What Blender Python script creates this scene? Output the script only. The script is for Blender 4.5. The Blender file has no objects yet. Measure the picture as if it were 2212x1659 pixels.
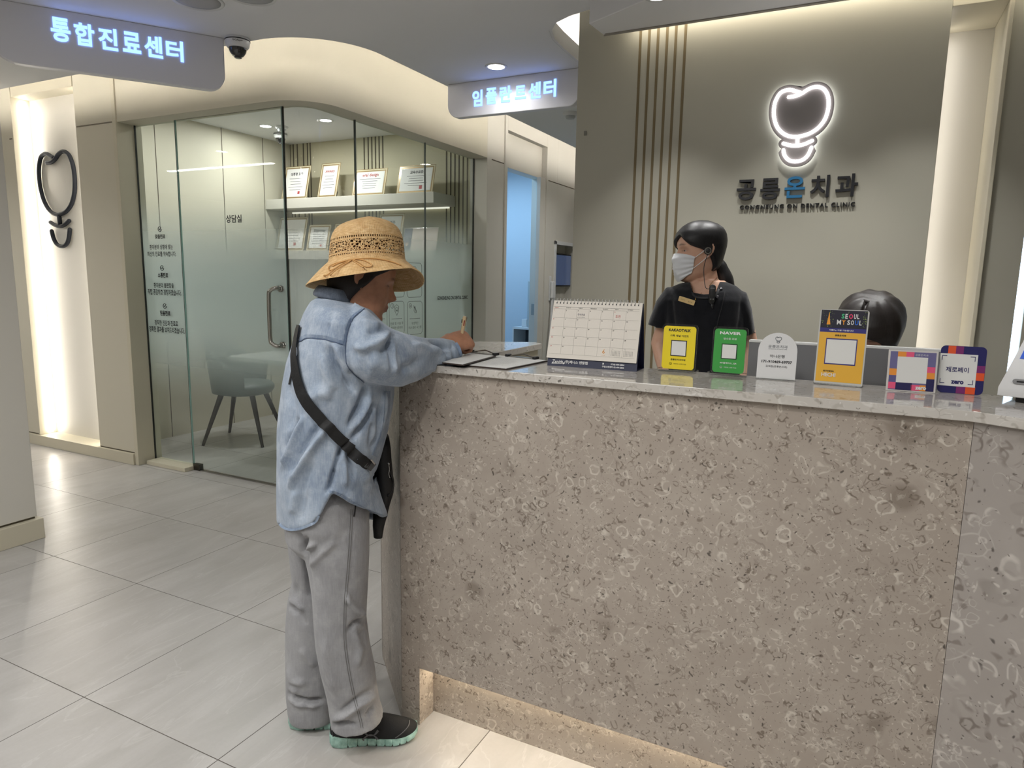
import bpy, bmesh, math, random
import numpy as np
from mathutils import Vector, Matrix, noise
from mathutils.bvhtree import BVHTree
PI = math.pi
sin, cos, rad = math.sin, math.cos, math.radians
SC = bpy.context.scene
COL = SC.collection
random.seed(7)

# ------------------------------------------------------------------ camera, world, exposure
W_, H_ = 2212.0, 1659.0
FPX = 1475.0
_yaw, _pit, _rol = rad(26.66), rad(8.78), rad(1.008)
_f = Vector((-sin(_yaw)*cos(_pit), cos(_yaw)*cos(_pit), -sin(_pit)))
_r0 = Vector((cos(_yaw), sin(_yaw), 0)); _u0 = _r0.cross(_f)
CR = _r0*cos(_rol) + _u0*sin(_rol)
CU = -_r0*sin(_rol) + _u0*cos(_rol)
CF = _f
CAM = Vector((0, 0, 1.33))
cd = bpy.data.cameras.new('camera'); cd.sensor_width = 36.0; cd.lens = 36.0*FPX/W_; cd.clip_start = 0.05
cam = bpy.data.objects.new('camera', cd); COL.objects.link(cam)
cam.matrix_world = Matrix(((CR.x, CU.x, -CF.x, CAM.x), (CR.y, CU.y, -CF.y, CAM.y), (CR.z, CU.z, -CF.z, CAM.z), (0, 0, 0, 1)))
SC.camera = cam
wd = bpy.data.worlds.new('world'); SC.world = wd; wd.use_nodes = True
wd.node_tree.nodes['Background'].inputs[0].default_value = (0.72, 0.73, 0.75, 1)
wd.node_tree.nodes['Background'].inputs[1].default_value = 0.05
vs = SC.view_settings
vs.view_transform = 'Standard'; vs.look = 'None'; vs.gamma = 1.0; vs.use_curve_mapping = False
vs.exposure = 0.05
cy = SC.cycles
cy.max_bounces = 5; cy.diffuse_bounces = 3; cy.glossy_bounces = 3; cy.transmission_bounces = 4; cy.transparent_max_bounces = 12
cy.caustics_reflective = False; cy.caustics_refractive = False; cy.sample_clamp_indirect = 4.0
cy.use_denoising = True; cy.use_adaptive_sampling = True; cy.adaptive_threshold = 0.03

def ray(px, py):
    return (CF*FPX + CR*(px-W_/2) - CU*(py-H_/2)).normalized()
def onz(px, py, z):
    d = ray(px, py); return CAM + d*((z-CAM.z)/d.z)
def ony(px, py, y):
    d = ray(px, py); return CAM + d*((y-CAM.y)/d.y)
def onx(px, py, x):
    d = ray(px, py); return CAM + d*((x-CAM.x)/d.x)
def onpl(px, py, p, n):
    d = ray(px, py); return CAM + d*((Vector(p)-CAM).dot(n)/d.dot(n))
def proj(p):
    q = Vector(p)-CAM; w = q.dot(CF); return (W_/2+FPX*q.dot(CR)/w, H_/2-FPX*q.dot(CU)/w)

# ------------------------------------------------------------------ lights (lamp bodies are built with the ceiling)
def area(name, loc, size, power, color=(1, .95, .87), direction=(0, 0, -1), size_y=None, spread=None, shape=None):
    l = bpy.data.lights.new(name, 'AREA'); l.energy = power; l.color = color
    l.shape = shape or ('RECTANGLE' if size_y else 'DISK'); l.size = size
    if size_y: l.size_y = size_y
    if spread: l.spread = rad(spread)
    o = bpy.data.objects.new(name, l); COL.objects.link(o); o.location = loc
    o.rotation_euler = Vector(direction).to_track_quat('-Z', 'Y').to_euler()
    return o
ZC = 2.44            # underside of the lobby ceiling
ZR = 2.545           # consultation room ceiling
WARM, NEU, COOL = (1, .9, .75), (1, .99, .97), (.80, .90, 1)
DOWN = [(-1.824, 3.38), (-1.9, 0.6), (-0.4, 0.3), (-3.0, 0.2), (-4.6, 0.7), (-5.35, 1.54), (-6.40, 1.52), (0.9, 0.2), (-1.9, -1.1), (-0.2, -1.2), (-1.8, 5.9)]
for i, (x, y) in enumerate(DOWN):
    area('downlight_beam', (x, y, ZC-0.012), 0.09, 8.0 if i else 1.6, NEU, spread=150)
area('linear_light_beam', (-6.09, 0.95, ZC-0.02), 1.54, 9, NEU, size_y=0.05)
area('lobby_fill_beam', (-1.3, -0.6, ZC-0.02), 1.2, 26, NEU, size_y=1.2)  # added fill light from behind the viewer, no known lamp there
area('room_downlight_beam', (-4.52, 4.36, ZR-0.012), 0.10, 6.3, NEU)
area('room_downlight_beam', (-3.90, 4.39, ZR-0.012), 0.10, 6.3, NEU)
area('room_downlight_beam', (-4.3, 3.6, ZR-0.012), 0.10, 6.3, NEU)
area('treatment_room_beam', (-3.6, 6.0, 2.5), 0.8, 22, (.42, .70, 1), size_y=0.8)
for x, e in ((-0.75, 4), (-0.28, 4.5), (0.15, 4)):
    area('reception_downlight_beam', (x, 2.62, 2.357-0.012), 0.07, e*.62, NEU, spread=78)
# ------------------------------------------------------------------ helpers: materials
MATS = {}
def N(nt, t, **k):
    n = nt.nodes.new(t)
    for a, v in k.items():
        if a == 'i':
            for kk, vv in v.items(): n.inputs[kk].default_value = vv
        else: setattr(n, a, v)
    return n
def srgb(r, g, b):
    f = lambda c: (c/255/12.92) if c/255 <= .04045 else ((c/255+.055)/1.055)**2.4
    return (f(r), f(g), f(b), 1)
def mat(name, col, rough=0.5, metal=0.0, spec=None, bump=None, emit=None, var=None, sheen=None, coat=None):
    if name in MATS: return MATS[name]
    m = bpy.data.materials.new(name); m.use_nodes = True; nt = m.node_tree
    b = nt.nodes['Principled BSDF']
    b.inputs['Base Color'].default_value = col; b.inputs['Roughness'].default_value = rough; b.inputs['Metallic'].default_value = metal
    if spec is not None: b.inputs['Specular IOR Level'].default_value = spec
    if sheen: b.inputs['Sheen Weight'].default_value = sheen
    if coat: b.inputs['Coat Weight'].default_value = coat; b.inputs['Coat Roughness'].default_value = .08
    if emit:
        b.inputs['Emission Color'].default_value = emit[0]; b.inputs['Emission Strength'].default_value = emit[1]
    if bump or var:
        tc = N(nt, 'ShaderNodeTexCoord')
    if bump:
        nz = N(nt, 'ShaderNodeTexNoise', i={'Scale': bump[0], 'Detail': 4.0}); nt.links.new(tc.outputs['Object'], nz.inputs['Vector'])
        bp = N(nt, 'ShaderNodeBump', i={'Strength': bump[1], 'Distance': bump[2] if len(bump) > 2 else .002}); nt.links.new(nz.outputs['Fac'], bp.inputs['Height'])
        nt.links.new(bp.outputs['Normal'], b.inputs['Normal'])
    if var:
        nz2 = N(nt, 'ShaderNodeTexNoise', i={'Scale': var[0], 'Detail': 5.0}); nt.links.new(tc.outputs['Object'], nz2.inputs['Vector'])
        mx = N(nt, 'ShaderNodeMix', data_type='RGBA'); mx.inputs[6].default_value = col; mx.inputs[7].default_value = var[1]
        rp = N(nt, 'ShaderNodeMapRange', i={'From Min': .35, 'From Max': .65}); nt.links.new(nz2.outputs['Fac'], rp.inputs['Value'])
        nt.links.new(rp.outputs['Result'], mx.inputs[0]); nt.links.new(mx.outputs[2], b.inputs['Base Color'])
    MATS[name] = m; return m
def emis(name, col, s):
    if name in MATS: return MATS[name]
    m = bpy.data.materials.new(name); m.use_nodes = True; nt = m.node_tree; nt.nodes.clear()
    o = N(nt, 'ShaderNodeOutputMaterial'); e = N(nt, 'ShaderNodeEmission', i={'Color': col, 'Strength': s}); nt.links.new(e.outputs[0], o.inputs[0])
    MATS[name] = m; return m
def mth(nt, op, a, b=None, c=None, clamp=False):
    n = nt.nodes.new('ShaderNodeMath'); n.operation = op; n.use_clamp = clamp
    for i, v in enumerate((a, b, c)):
        if v is None: continue
        if isinstance(v, (int, float)): n.inputs[i].default_value = v
        else: nt.links.new(v, n.inputs[i])
    return n.outputs[0]
def mixc(nt, f, a, b):
    n = nt.nodes.new('ShaderNodeMix'); n.data_type = 'RGBA'
    for s, v in ((0, f), (6, a), (7, b)):
        if hasattr(v, 'is_output'): nt.links.new(v, n.inputs[s])
        else: n.inputs[s].default_value = v
    return n.outputs[2]
def maprange(nt, v, a, b, c=0., d=1., smooth=False):
    n = nt.nodes.new('ShaderNodeMapRange'); n.inputs[1].default_value = a; n.inputs[2].default_value = b; n.inputs[3].default_value = c; n.inputs[4].default_value = d
    if smooth: n.interpolation_type = 'SMOOTHSTEP'
    nt.links.new(v, n.inputs[0]); return n.outputs[0]

# ------------------------------------------------------------------ helpers: geometry
class MB:
    def __init__(s): s.v = []; s.f = []; s.uv = None
    def add(s, vs, fs):
        o = len(s.v); s.v += [tuple(v) for v in vs]; s.f += [tuple(i+o for i in f) for f in fs]; return s
    def box(s, x0, x1, y0, y1, z0, z1, M=None):
        vs = [Vector(p) for p in ((x0,y0,z0),(x1,y0,z0),(x1,y1,z0),(x0,y1,z0),(x0,y0,z1),(x1,y0,z1),(x1,y1,z1),(x0,y1,z1))]
        if M: vs = [M @ v for v in vs]
        return s.add(vs, [(0,3,2,1),(4,5,6,7),(0,1,5,4),(1,2,6,5),(2,3,7,6),(3,0,4,7)])
    def prism(s, pts, z0, z1, M=None):
        n = len(pts)
        a = sum(pts[i][0]*pts[(i+1)%n][1]-pts[(i+1)%n][0]*pts[i][1] for i in range(n))
        if a < 0: pts = pts[::-1]
        vs = [Vector((p[0], p[1], z0)) for p in pts] + [Vector((p[0], p[1], z1)) for p in pts]
        if M: vs = [M @ v for v in vs]
        return s.add(vs, [tuple(range(n))[::-1], tuple(range(n, 2*n))] + [(i, (i+1)%n, n+(i+1)%n, n+i) for i in range(n)])
    def loft(s, rings, close=True, cap=True, cap2=None):
        n = len(rings[0]); o = len(s.v)
        for r in rings: s.v += [tuple(p) for p in r]
        for k in range(len(rings)-1):
            for i in range(n if close else n-1):
                j = (i+1) % n
                s.f.append((o+k*n+i, o+k*n+j, o+(k+1)*n+j, o+(k+1)*n+i))
        if cap: s.f.append(tuple(o+i for i in range(n))[::-1])
        if (cap if cap2 is None else cap2): s.f.append(tuple(o+(len(rings)-1)*n+i for i in range(n)))
        return s
    def tube(s, path, r, n=10, cap=True, flat=1.0, up=None):
        path = [Vector(p) for p in path]
        rr = r if isinstance(r, (list, tuple)) else [r]*len(path)
        rings = []; prev = None
        for i, p in enumerate(path):
            t = (path[min(i+1, len(path)-1)] - path[max(i-1, 0)]).normalized()
            if prev is None:
                a = Vector(up) if up else (Vector((0,0,1)) if abs(t.z) < .9 else Vector((1,0,0)))
            else: a = prev
            a = (a - t*a.dot(t)).normalized(); b = t.cross(a); prev = a
            rings.append([p + (a*cos(2*PI*k/n)*flat + b*sin(2*PI*k/n))*rr[i] for k in range(n)])
        return s.loft(rings, cap=cap)
    def lathe(s, prof, c=(0,0,0), n=32, M=None):
        rings = []
        for r, z in prof:
            ring = [Vector((c[0]+max(r, 1e-5)*cos(2*PI*k/n), c[1]+max(r, 1e-5)*sin(2*PI*k/n), c[2]+z)) for k in range(n)]
            rings.append([M @ p for p in ring] if M else ring)
        return s.loft(rings)
    def sphere(s, c, r, n=16, m=10, M=None):
        rx, ry, rz = r if isinstance(r, (list, tuple)) else (r, r, r)
        rings = []
        for k in range(m+1):
            a = -PI/2 + PI*k/m; cc = max(cos(a), 1e-4)
            ring = [Vector((rx*cc*cos(2*PI*i/n), ry*cc*sin(2*PI*i/n), rz*sin(a))) for i in range(n)]
            rings.append([(M @ p if M else p) + Vector(c) for p in ring])
        return s.loft(rings)
    def build(s, name, m, parent=None, smooth=False, bevel=0, loc=None, seg=2, auto=None):
        me = bpy.data.meshes.new(name); me.from_pydata(s.v, [], s.f); me.validate(); me.update()
        return finish(me, name, m, parent, smooth, bevel, loc, seg, auto)
def finish(me, name, m, parent=None, smooth=False, bevel=0, loc=None, seg=2, auto=None):
    bm = bmesh.new(); bm.from_mesh(me); bmesh.ops.recalc_face_normals(bm, faces=bm.faces)
    if bevel:
        es = [e for e in bm.edges if len(e.link_faces) == 2 and e.calc_face_angle(0) > rad(30)]
        bmesh.ops.bevel(bm, geom=es, offset=bevel, segments=seg, affect='EDGES', profile=.5, clamp_overlap=True)
    for f in bm.faces: f.smooth = smooth
    if smooth and auto:
        for e in bm.edges:
            if len(e.link_faces) == 2 and e.calc_face_angle(0) > rad(auto): e.smooth = False
    bm.to_mesh(me); bm.free()
    if m: me.materials.append(m)
    o = bpy.data.objects.new(name, me); COL.objects.link(o)
    if parent: o.parent = parent
    if loc: o.location = loc
    return o
def empty(name, loc=(0,0,0), rz=0):
    o = bpy.data.objects.new(name, None); COL.objects.link(o); o.location = loc; o.rotation_euler = (0, 0, rz); o.empty_display_size = .05
    return o
def tag(o, label, cat, group=None, kind=None):
    o['label'] = label; o['category'] = cat
    if group: o['group'] = group
    if kind: o['kind'] = kind
    return o
def struct(o, label=None):
    o['kind'] = 'structure'
    if label: o['label'] = label
    return o
def copy_tree(o, parent=None):
    c = o.copy(); COL.objects.link(c)
    if parent: c.parent = parent
    for ch in o.children: copy_tree(ch, c)
    return c
def frame(o, x, y):
    """matrix with local x, y axes (in-plane) and z = x cross y, origin o"""
    x = Vector(x).normalized(); z = x.cross(Vector(y)).normalized(); y = z.cross(x)
    return Matrix(((x.x, y.x, z.x, o[0]), (x.y, y.y, z.y, o[1]), (x.z, y.z, z.z, o[2]), (0, 0, 0, 1)))
def text(name, s, M, m, parent=None, h=None, w=None, bold=0.0, depth=.0008, align='CENTER', spacing=1.0, res=3, shear=0):
    """lettering laid in the x-y plane of M; h = height, w = width it is fitted to"""
    cu = bpy.data.curves.new(name, 'FONT'); cu.body = s; cu.size = 1.0; cu.offset = bold; cu.resolution_u = res; cu.space_character = spacing; cu.shear = shear
    cu.extrude = 0.0
    ob = bpy.data.objects.new(name, cu); COL.objects.link(ob)
    dg = bpy.context.evaluated_depsgraph_get(); me = bpy.data.meshes.new_from_object(ob.evaluated_get(dg))
    bpy.data.objects.remove(ob); bpy.data.curves.remove(cu)
    if len(me.vertices) == 0: return None
    co = np.array([v.co[:] for v in me.vertices]); mn = co.min(0); mx = co.max(0)
    bw, bh = max(mx[0]-mn[0], 1e-6), max(mx[1]-mn[1], 1e-6)
    sy = (h/bh) if h else (w/bw); sx = (w/bw) if w else sy
    cx = {'CENTER': (mn[0]+mx[0])/2, 'LEFT': mn[0], 'RIGHT': mx[0]}[align]; cyy = (mn[1]+mx[1])/2
    bm = bmesh.new(); bm.from_mesh(me)
    for v in bm.verts: v.co = Vector(((v.co.x-cx)*sx, (v.co.y-cyy)*sy, 0))
    if depth > 0.002:
        ge = bmesh.ops.extrude_face_region(bm, geom=list(bm.faces))
        for e in ge['geom']:
            if isinstance(e, bmesh.types.BMVert): e.co.z += depth
        bmesh.ops.recalc_face_normals(bm, faces=bm.faces)
    else:
        for v in bm.verts: v.co.z = depth
    for v in bm.verts: v.co = M @ v.co
    for f_ in bm.faces: f_.smooth = False
    bm.to_mesh(me); bm.free(); me.materials.clear(); me.materials.append(m)
    o = bpy.data.objects.new(name, me); COL.objects.link(o)
    if parent: o.parent = parent
    return o
def arcpts(cx, cy, r, a0, a1, n=12):
    return [(cx+r*cos(rad(a0+(a1-a0)*k/n)), cy+r*sin(rad(a0+(a1-a0)*k/n))) for k in range(n+1)]
def rrect(x0, x1, y0, y1, r, n=5):
    r = r if isinstance(r, (tuple, list)) else (r,)*4
    return (arcpts(x1-r[0], y1-r[0], r[0], 0, 90, n) + arcpts(x0+r[1], y1-r[1], r[1], 90, 180, n) +
            arcpts(x0+r[2], y0+r[2], r[2], 180, 270, n) + arcpts(x1-r[3], y0+r[3], r[3], 270, 360, n))
def smooth_path(pts, n=6):
    """Catmull-Rom through points"""
    P = [Vector(p) for p in pts]; out = []
    for i in range(len(P)-1):
        p0, p1, p2, p3 = P[max(i-1, 0)], P[i], P[i+1], P[min(i+2, len(P)-1)]
        for k in range(n):
            t = k/n
            out.append(0.5*((2*p1)+(p2-p0)*t+(2*p0-5*p1+4*p2-p3)*t*t+(3*p1-p0-3*p2+p3)*t**3))
    out.append(P[-1]); return out
def strip2d(path, w, closed=False):
    """flat ribbon polygons with round ends around a 2d polyline -> tube flattened"""
    return path

# ------------------------------------------------------------------ materials
M_WALL = mat('cream_wall_panel', srgb(208, 202, 184), .55, spec=.3, bump=(260, .05, .001))
M_WALLG = mat('cream_wall_pale', srgb(214, 210, 200), .5, spec=.3)
M_LOGOW = mat('khaki_wall_panel', srgb(174, 171, 157), .6, spec=.25, bump=(300, .06, .001))
M_CEIL = mat('ceiling_paint', srgb(230, 230, 231), .75, spec=.2, bump=(120, .06, .001))
M_GROOVE = mat('groove_dark', srgb(86, 78, 62), .8)
M_TRIM = mat('cream_trim', srgb(206, 199, 178), .45, spec=.35)
M_BLACK = mat('black_plastic', srgb(22, 22, 24), .4)
M_INK = mat('black_lettering', srgb(20, 22, 26), .5)
M_WHITE = mat('white_plastic', srgb(225, 225, 225), .35)
M_PAPER = mat('white_paper', srgb(225, 225, 222), .7)
M_STEEL = mat('brushed_steel', srgb(170, 168, 162), .28, metal=1.0)
M_CHROME = mat('chrome', srgb(215, 215, 215), .1, metal=1.0)
LED = emis('led_strip_warm', (1, .92, .80, 1), 26.0)
LEDC = emis('led_strip_cove', (1, .935, .83, 1), 62.0)
LAMP = emis('lamp_disc', (1, .97, .92, 1), 14.0)
GLOW = emis('lit_white', (1, .98, 1, 1), 7.0)
GLOWB = emis('lit_blue_white', (.50, .92, 2.6, 1), 1.15)

def floor_material():
    m = bpy.data.materials.new('porcelain_floor_tile'); m.use_nodes = True; nt = m.node_tree; b = nt.nodes['Principled BSDF']
    tc = N(nt, 'ShaderNodeTexCoord'); sp = N(nt, 'ShaderNodeSeparateXYZ'); nt.links.new(tc.outputs['Object'], sp.inputs[0])
    tx = mth(nt, 'DIVIDE', mth(nt, 'ADD', sp.outputs[0], 3.285+0.603*20), .603); ty = mth(nt, 'DIVIDE', mth(nt, 'ADD', sp.outputs[1], -1.168+.595*20), .595)
    fx = mth(nt, 'PINGPONG', tx, .5); fy = mth(nt, 'PINGPONG', ty, .5)
    g = mth(nt, 'MINIMUM', mth(nt, 'MULTIPLY', fx, .603), mth(nt, 'MULTIPLY', fy, .595))
    gm = maprange(nt, g, .0010, .0018, 1, 0)
    cell = N(nt, 'ShaderNodeCombineXYZ'); nt.links.new(mth(nt, 'FLOOR', tx), cell.inputs[0]); nt.links.new(mth(nt, 'FLOOR', ty), cell.inputs[1])
    wn = N(nt, 'ShaderNodeTexWhiteNoise'); nt.links.new(cell.outputs[0], wn.inputs['Vector'])
    ad = N(nt, 'ShaderNodeVectorMath', operation='MULTIPLY_ADD'); nt.links.new(wn.outputs['Color'], ad.inputs[0]); ad.inputs[1].default_value = (7, 7, 7); nt.links.new(tc.outputs['Object'], ad.inputs[2])
    mp = N(nt, 'ShaderNodeMapping'); mp.inputs['Scale'].default_value = (4.5, 1.1, 1); mp.inputs['Rotation'].default_value = (0, 0, .12); nt.links.new(ad.outputs[0], mp.inputs['Vector'])
    n1 = N(nt, 'ShaderNodeTexNoise', i={'Scale': 1.6, 'Detail': 8., 'Roughness': .62, 'Distortion': .5}); nt.links.new(mp.outputs[0], n1.inputs['Vector'])
    n2 = N(nt, 'ShaderNodeTexNoise', i={'Scale': 90., 'Detail': 3.}); nt.links.new(tc.outputs['Object'], n2.inputs['Vector'])
    c = mixc(nt, maprange(nt, n1.outputs['Fac'], .35, .66), srgb(172, 169, 165), srgb(190, 187, 184))
    v = N(nt, 'ShaderNodeTexNoise', i={'Scale': 1.1, 'Detail': 7., 'Distortion': 1.6}); nt.links.new(mp.outputs[0], v.inputs['Vector'])
    vein = maprange(nt, mth(nt, 'ABSOLUTE', mth(nt, 'SUBTRACT', v.outputs['Fac'], .5)), .0, .012, .35, 0)
    c = mixc(nt, vein, c, srgb(206, 204, 201))
    c = mixc(nt, maprange(nt, n2.outputs['Fac'], .3, .75, 0, .10), c, srgb(150, 144, 136))
    c = mixc(nt, mth(nt, 'MULTIPLY', wn.outputs['Value'], .16), c, srgb(176, 172, 168))
    c = mixc(nt, gm, c, srgb(92, 86, 80))
    nt.links.new(c, b.inputs['Base Color'])
    nt.links.new(maprange(nt, gm, 0, 1, .33, .8), b.inputs['Roughness']); b.inputs['Specular IOR Level'].default_value = .5
    bp = N(nt, 'ShaderNodeBump', i={'Strength': .4, 'Distance': .001}); nt.links.new(maprange(nt, gm, 0, 1, 1, 0), bp.inputs['Height']); nt.links.new(bp.outputs[0], b.inputs['Normal'])
    return m
M_FLOOR = floor_material()

def marble(name, base, dark, light, vein, rough, scale=1.0, dens=1.0, seed=0.0, speck=1.0):
    """fossil limestone: shell rings, curved fragments, specks"""
    m = bpy.data.materials.new(name); m.use_nodes = True; nt = m.node_tree; b = nt.nodes['Principled BSDF']
    tc = N(nt, 'ShaderNodeTexCoord'); mp = N(nt, 'ShaderNodeMapping'); mp.inputs['Location'].default_value = (seed, seed*.7, seed*1.3); mp.inputs['Scale'].default_value = (scale,)*3
    nt.links.new(tc.outputs['Object'], mp.inputs['Vector'])
    def warp(s, amt, v=mp.outputs[0]):
        n = N(nt, 'ShaderNodeTexNoise', i={'Scale': s, 'Detail': 1.}); nt.links.new(v, n.inputs['Vector'])
        a = N(nt, 'ShaderNodeVectorMath', operation='SUBTRACT'); nt.links.new(n.outputs['Color'], a.inputs[0]); a.inputs[1].default_value = (.5, .5, .5)
        q = N(nt, 'ShaderNodeVectorMath', operation='MULTIPLY_ADD'); nt.links.new(a.outputs[0], q.inputs[0]); q.inputs[1].default_value = (amt,)*3; nt.links.new(v, q.inputs[2])
        return q.outputs[0]
    def noise_(s, det=4., v=mp.outputs[0], dist=0.):
        n = N(nt, 'ShaderNodeTexNoise', i={'Scale': s, 'Detail': det, 'Distortion': dist}); nt.links.new(v, n.inputs['Vector']); return n.outputs['Fac']
    big = noise_(3.0, 5.)
    c = mixc(nt, maprange(nt, big, .3, .7), base, tuple(a*.86+b_*.14 for a, b_ in zip(base, dark)))
    c = mixc(nt, maprange(nt, noise_(14, 6.), .45, .75, 0, .20), c, light)
    def rings(sc, col, r0, wd, thr, amt, w_s, w_a, arc=(.42, .6)):
        nonlocal c
        v = N(nt, 'ShaderNodeTexVoronoi', i={'Scale': sc, 'Randomness': 1.0}); nt.links.new(warp(w_s, w_a), v.inputs['Vector'])
        d = mth(nt, 'ABSOLUTE', mth(nt, 'SUBTRACT', v.outputs['Distance'], r0))
        ring = maprange(nt, d, wd*.35, wd, 1, 0)
        sc2 = N(nt, 'ShaderNodeSeparateColor'); nt.links.new(v.outputs['Color'], sc2.inputs[0])
        sel = mth(nt, 'GREATER_THAN', sc2.outputs[0], thr)
        br = maprange(nt, noise_(sc*1.3, 2.), arc[0], arc[1])
        f = mth(nt, 'MULTIPLY', mth(nt, 'MULTIPLY', mth(nt, 'MULTIPLY', ring, sel), br), amt)
        c = mixc(nt, f, c, col)
    def cracks(sc, col, wd, lo, hi, amt, w_s, w_a, gs):
        nonlocal c
        v = N(nt, 'ShaderNodeTexVoronoi', feature='DISTANCE_TO_EDGE', i={'Scale': sc}); nt.links.new(warp(w_s, w_a), v.inputs['Vector'])
        e = maprange(nt, v.outputs['Distance'], wd*.4, wd, 1, 0)
        g = maprange(nt, noise_(gs, 2.), lo, hi)
        c = mixc(nt, mth(nt, 'MULTIPLY', mth(nt, 'MULTIPLY', e, g), amt), c, col)
    # soft blotches (large fossils)
    v = N(nt, 'ShaderNodeTexVoronoi', i={'Scale': 8.}); nt.links.new(warp(14, .06), v.inputs['Vector'])
    sc3 = N(nt, 'ShaderNodeSeparateColor'); nt.links.new(v.outputs['Color'], sc3.inputs[0])
    c = mixc(nt, mth(nt, 'MULTIPLY', maprange(nt, v.outputs['Distance'], .16, .30, .55, 0), mth(nt, 'GREATER_THAN', sc3.outputs[0], .72)), c, dark)
    cracks(34, light, .05, .56, .63, .40*dens, 40, .09, 20)
    rings(30, light, .30, .075, .55, .65*dens, 20, .060, (.46, .54))
    rings(46, light, .32, .10, .55, .55*dens, 34, .040, (.48, .55))
    rings(36, dark, .30, .10, .62, .65*dens, 26, .050, (.50, .56))
    cracks(22, light, .035, .58, .65, .40*dens, 14, .10, 11)
    rings(22, light, .30, .075, .58, .85*dens, 40, .024)
    rings(12, vein, .34, .045, .72, .55*dens, 30, .04)
    cracks(44, dark, .06, .59, .66, .60*dens, 30, .06, 28)
    rings(34, dark, .34, .08, .62, .85*dens, 60, .022, (.5, .58))
    # small dark fragments
    v2 = N(nt, 'ShaderNodeTexVoronoi', i={'Scale': 85.}); nt.links.new(warp(50, .03), v2.inputs['Vector'])
    s4 = N(nt, 'ShaderNodeSeparateColor'); nt.links.new(v2.outputs['Color'], s4.inputs[0])
    c = mixc(nt, mth(nt, 'MULTIPLY', maprange(nt, v2.outputs['Distance'], .18, .30, .8, 0), mth(nt, 'GREATER_THAN', s4.outputs[0], 1-.16*speck)), c, tuple(x*.30 for x in dark[:3])+(1,))
    v6 = N(nt, 'ShaderNodeTexVoronoi', i={'Scale': 230.}); nt.links.new(warp(120, .012), v6.inputs['Vector'])
    s6 = N(nt, 'ShaderNodeSeparateColor'); nt.links.new(v6.outputs['Color'], s6.inputs[0])
    c = mixc(nt, mth(nt, 'MULTIPLY', maprange(nt, v6.outputs['Distance'], .20, .34, .75, 0), mth(nt, 'GREATER_THAN', s6.outputs[0], 1-.15*speck)), c, tuple(x*.6 for x in dark[:3])+(1,))
    v5 = N(nt, 'ShaderNodeTexVoronoi', i={'Scale': 120.}); nt.links.new(warp(50, .02), v5.inputs['Vector'])
    s5 = N(nt, 'ShaderNodeSeparateColor'); nt.links.new(v5.outputs['Color'], s5.inputs[0])
    c = mixc(nt, mth(nt, 'MULTIPLY', maprange(nt, v5.outputs['Distance'], .16, .26, .7, 0), mth(nt, 'GREATER_THAN', s5.outputs[1], 1-.18*speck)), c, light)
    nt.links.new(c, b.inputs['Base Color']); b.inputs['Roughness'].default_value = rough; b.inputs['Specular IOR Level'].default_value = .5
    MATS[name] = m; return m
M_MARF = marble('fossil_limestone_honed', srgb(168, 157, 146), srgb(106, 94, 82), srgb(204, 196, 184), srgb(134, 123, 112), .34)
M_MARB = marble('fossil_limestone_end_panel', srgb(160, 153, 147), srgb(112, 103, 96), srgb(202, 196, 189), srgb(126, 119, 112), .34, scale=.62, seed=5.3, speck=.5)
M_MART = marble('polished_limestone_top', srgb(196, 191, 184), srgb(148, 140, 130), srgb(222, 219, 214), srgb(150, 142, 132), .06, scale=.8, seed=2.1, speck=.4, dens=.7)

def glass_material():
    m = bpy.data.materials.new('clear_glass'); m.use_nodes = True; nt = m.node_tree; nt.nodes.clear()
    o = N(nt, 'ShaderNodeOutputMaterial'); t = N(nt, 'ShaderNodeBsdfTransparent', i={'Color': (.988, .994, .990, 1)})
    g = N(nt, 'ShaderNodeBsdfGlossy', i={'Roughness': 0.0, 'Color': (1, 1, 1, 1)}); lw = N(nt, 'ShaderNodeLayerWeight', i={'Blend': .5}); fr0 = mth(nt, 'ADD', mth(nt, 'MULTIPLY', mth(nt, 'POWER', lw.outputs['Facing'], 4.0), .75), .022)
    mx = N(nt, 'ShaderNodeMixShader'); nt.links.new(fr0, mx.inputs[0]); nt.links.new(t.outputs[0], mx.inputs[1]); nt.links.new(g.outputs[0], mx.inputs[2]); nt.links.new(mx.outputs[0], o.inputs[0])
    MATS['clear_glass'] = m; return m
M_GLASS = glass_material()
M_GEDGE = mat('green_glass_edge', srgb(150, 190, 180), .15, spec=.8)
M_GSEAM = mat('glass_joint_dark', srgb(20, 26, 24), .4)  # dark colour of the glass joints and hinge edge
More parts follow.
